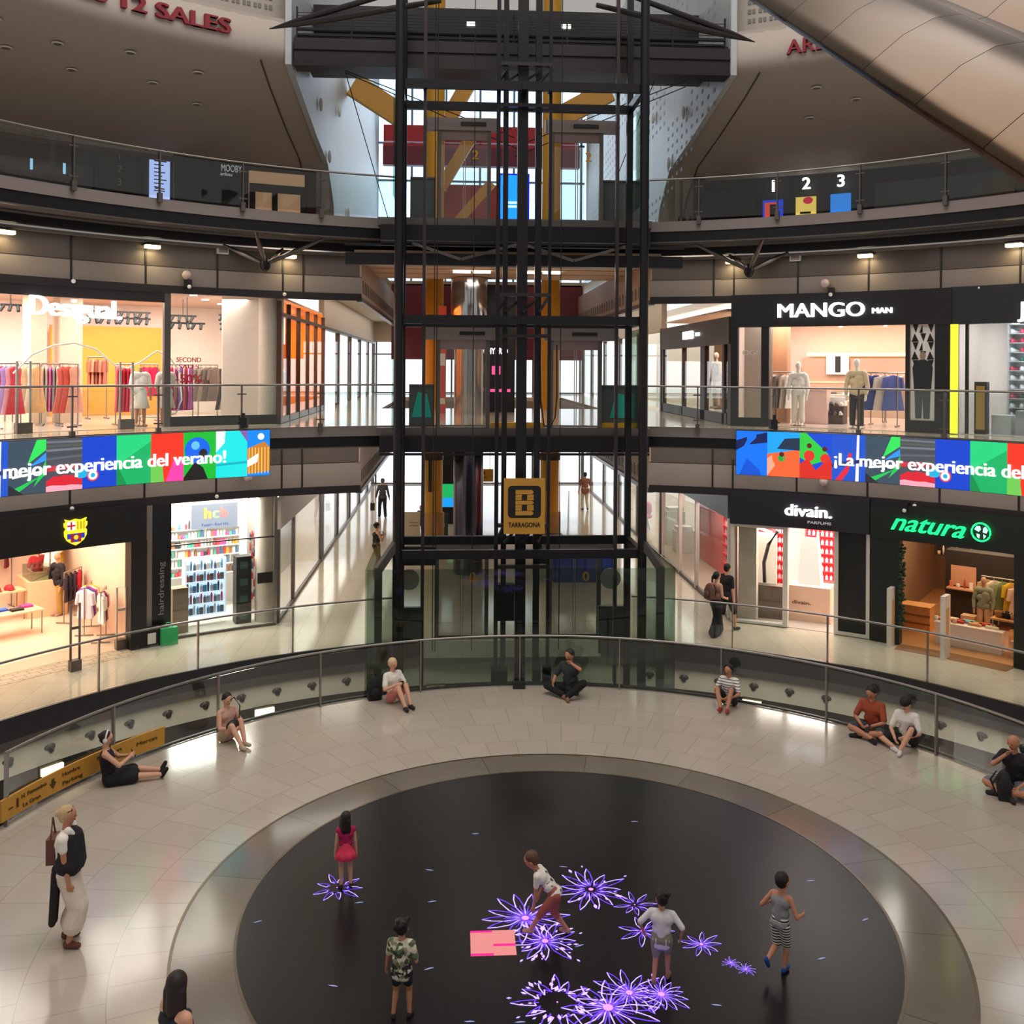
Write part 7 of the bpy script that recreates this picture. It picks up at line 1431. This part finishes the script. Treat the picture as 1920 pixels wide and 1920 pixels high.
# printed motifs on shirts
# people further away
BG = dict(vox=.012)
person('woman in olive trousers and a dark top standing at the edge of the ground corridor', zg(705, 1073), R_(-60), 1.68, hands=((-.1, .22, 1.2), (.12, .24, 1.25)), elbows=((-.4, -.2, .9), (.4, -.2, .9)), feet=((-.12, .08, .075), (.12, -.12, .075)), top=('tank', '231c1c', 0), bottom=('trousers', '756a50', 1.0), shoes='d8cfc4', hair=('bun', '1a100e'), phone='woman in olive trousers', **BG)
person('person in grey shirt and dark trousers walking away with a bag', (-4.67, 31.9, 0), R_(10), 1.8, hands=((-.3, .02, .8), (.3, .02, .8)), feet=((-.12, .1, .075), (.12, -.08, .075)), top=('shirt', '4e5058', .9), bottom=('trousers', '26272c', 1.0), hair=('short', '57504a'), **BG)
tag(O('hand_bag', MB().bb(-.1, .1, -.05, .05, 0, .34).tube([(-.07, 0, .34), (0, 0, .46), (.07, 0, .34)], .012, 6), DARK2, loc=(-5.12, 31.9, .32)), 'dark bag hanging from the hand of the walker in the grey shirt', 'bag')
person('man in red-brown shirt and beige trousers walking away down the corridor', (4.92, 34.07, 0), R_(5), 1.84, hands=((-.3, .02, .8), (.3, .02, .8)), feet=((-.11, .02, .075), (.11, -.04, .075)), skin='tan', top=('loose', '8a5648', .42), bottom=('trousers', 'cdbfa2', 1.0), hair=('short', '17110f'), **BG)
person('man in a white shirt with dark braces seated far behind the direction sign', (-.8, 26.2, .45), R_(180), 1.75, pelvis=(0, 0, .12), spine=(0, .02, 1), head=(0, -.35), hands=((-.08, .32, .3), (.08, .32, .3)), elbows=((-.6, 0, .1), (.6, 0, .1)), feet=((-.12, .45, -.36), (.12, .45, -.36)), knees=((-.15, 2, .5), (.15, 2, .5)), top=('shirt', 'e4ddd0', .8), bottom=('trousers', '2b2a2e', 1.0), hair=('short', '2e231d'), **BG)
tag(O('bench', MB().bb(-.5, .5, -.2, .2, 0, .44).bb(-.52, .52, -.22, .22, .44, .46), mat('bench_wood', 'a8855c', .6), loc=(-.8, 26.1, 0)), 'low wooden bench under the man in the white shirt', 'bench')
person('dark-haired person bending behind the beige notice board, only the head showing', (-2.75, 27.0, 0), R_(160), 1.25, top=('shirt', '6a5a50', .5), bottom=('trousers', '2b2a2e', 1.0), hair=('short', '1a1210'), **BG)
c = zg(1342, 1192)
person('dark-haired woman in long black skirt walking with a brown backpack', c, R_(-62), 1.66, hands=((-.12, .22, 1.0), (.14, .24, .98)), elbows=((-.4, -.4, .9), (.4, -.4, .9)), feet=((-.1, .2, .075), (.1, -.2, .075)), top=('tank', '9a6a64', 0), bottom=('skirt', '1b1a1c', .93), hair=('pony', '17100e'), head=(0, -.2), **BG)
backpack((c[0] - .2, c[1] - .12, .98), R_(-62), '6a4a3c', 'brown backpack on the back of the woman in the long black skirt', 0, .85)
person('man in black T-shirt walking beyond the woman in the long skirt', (c[0] + .42, c[1] + .5, 0), R_(-62), 1.76, hands=((-.14, .26, 1.0), (.2, .05, .8)), elbows=((-.4, -.4, .9), (.4, -.4, .9)), feet=((-.1, -.2, .075), (.1, .2, .075)), top=('shirt', '1c1b1f', .42), bottom=('shorts', '2a292d', .55), hair=('short', '140e0d'), head=(0, -.3), **BG)
q = P(20.7, -39.8, .012)
person('shop assistant in red shirt behind the counter of the football club shop', q, math.atan2(q.x, -q.y), 1.7, hands=((-.2, .25, 1.0), (.2, .25, 1.0)), top=('shirt', 'b0242c', .42), bottom=('trousers', '22222a', 1.0), hair=('bob', '5a3a28'), **BG)
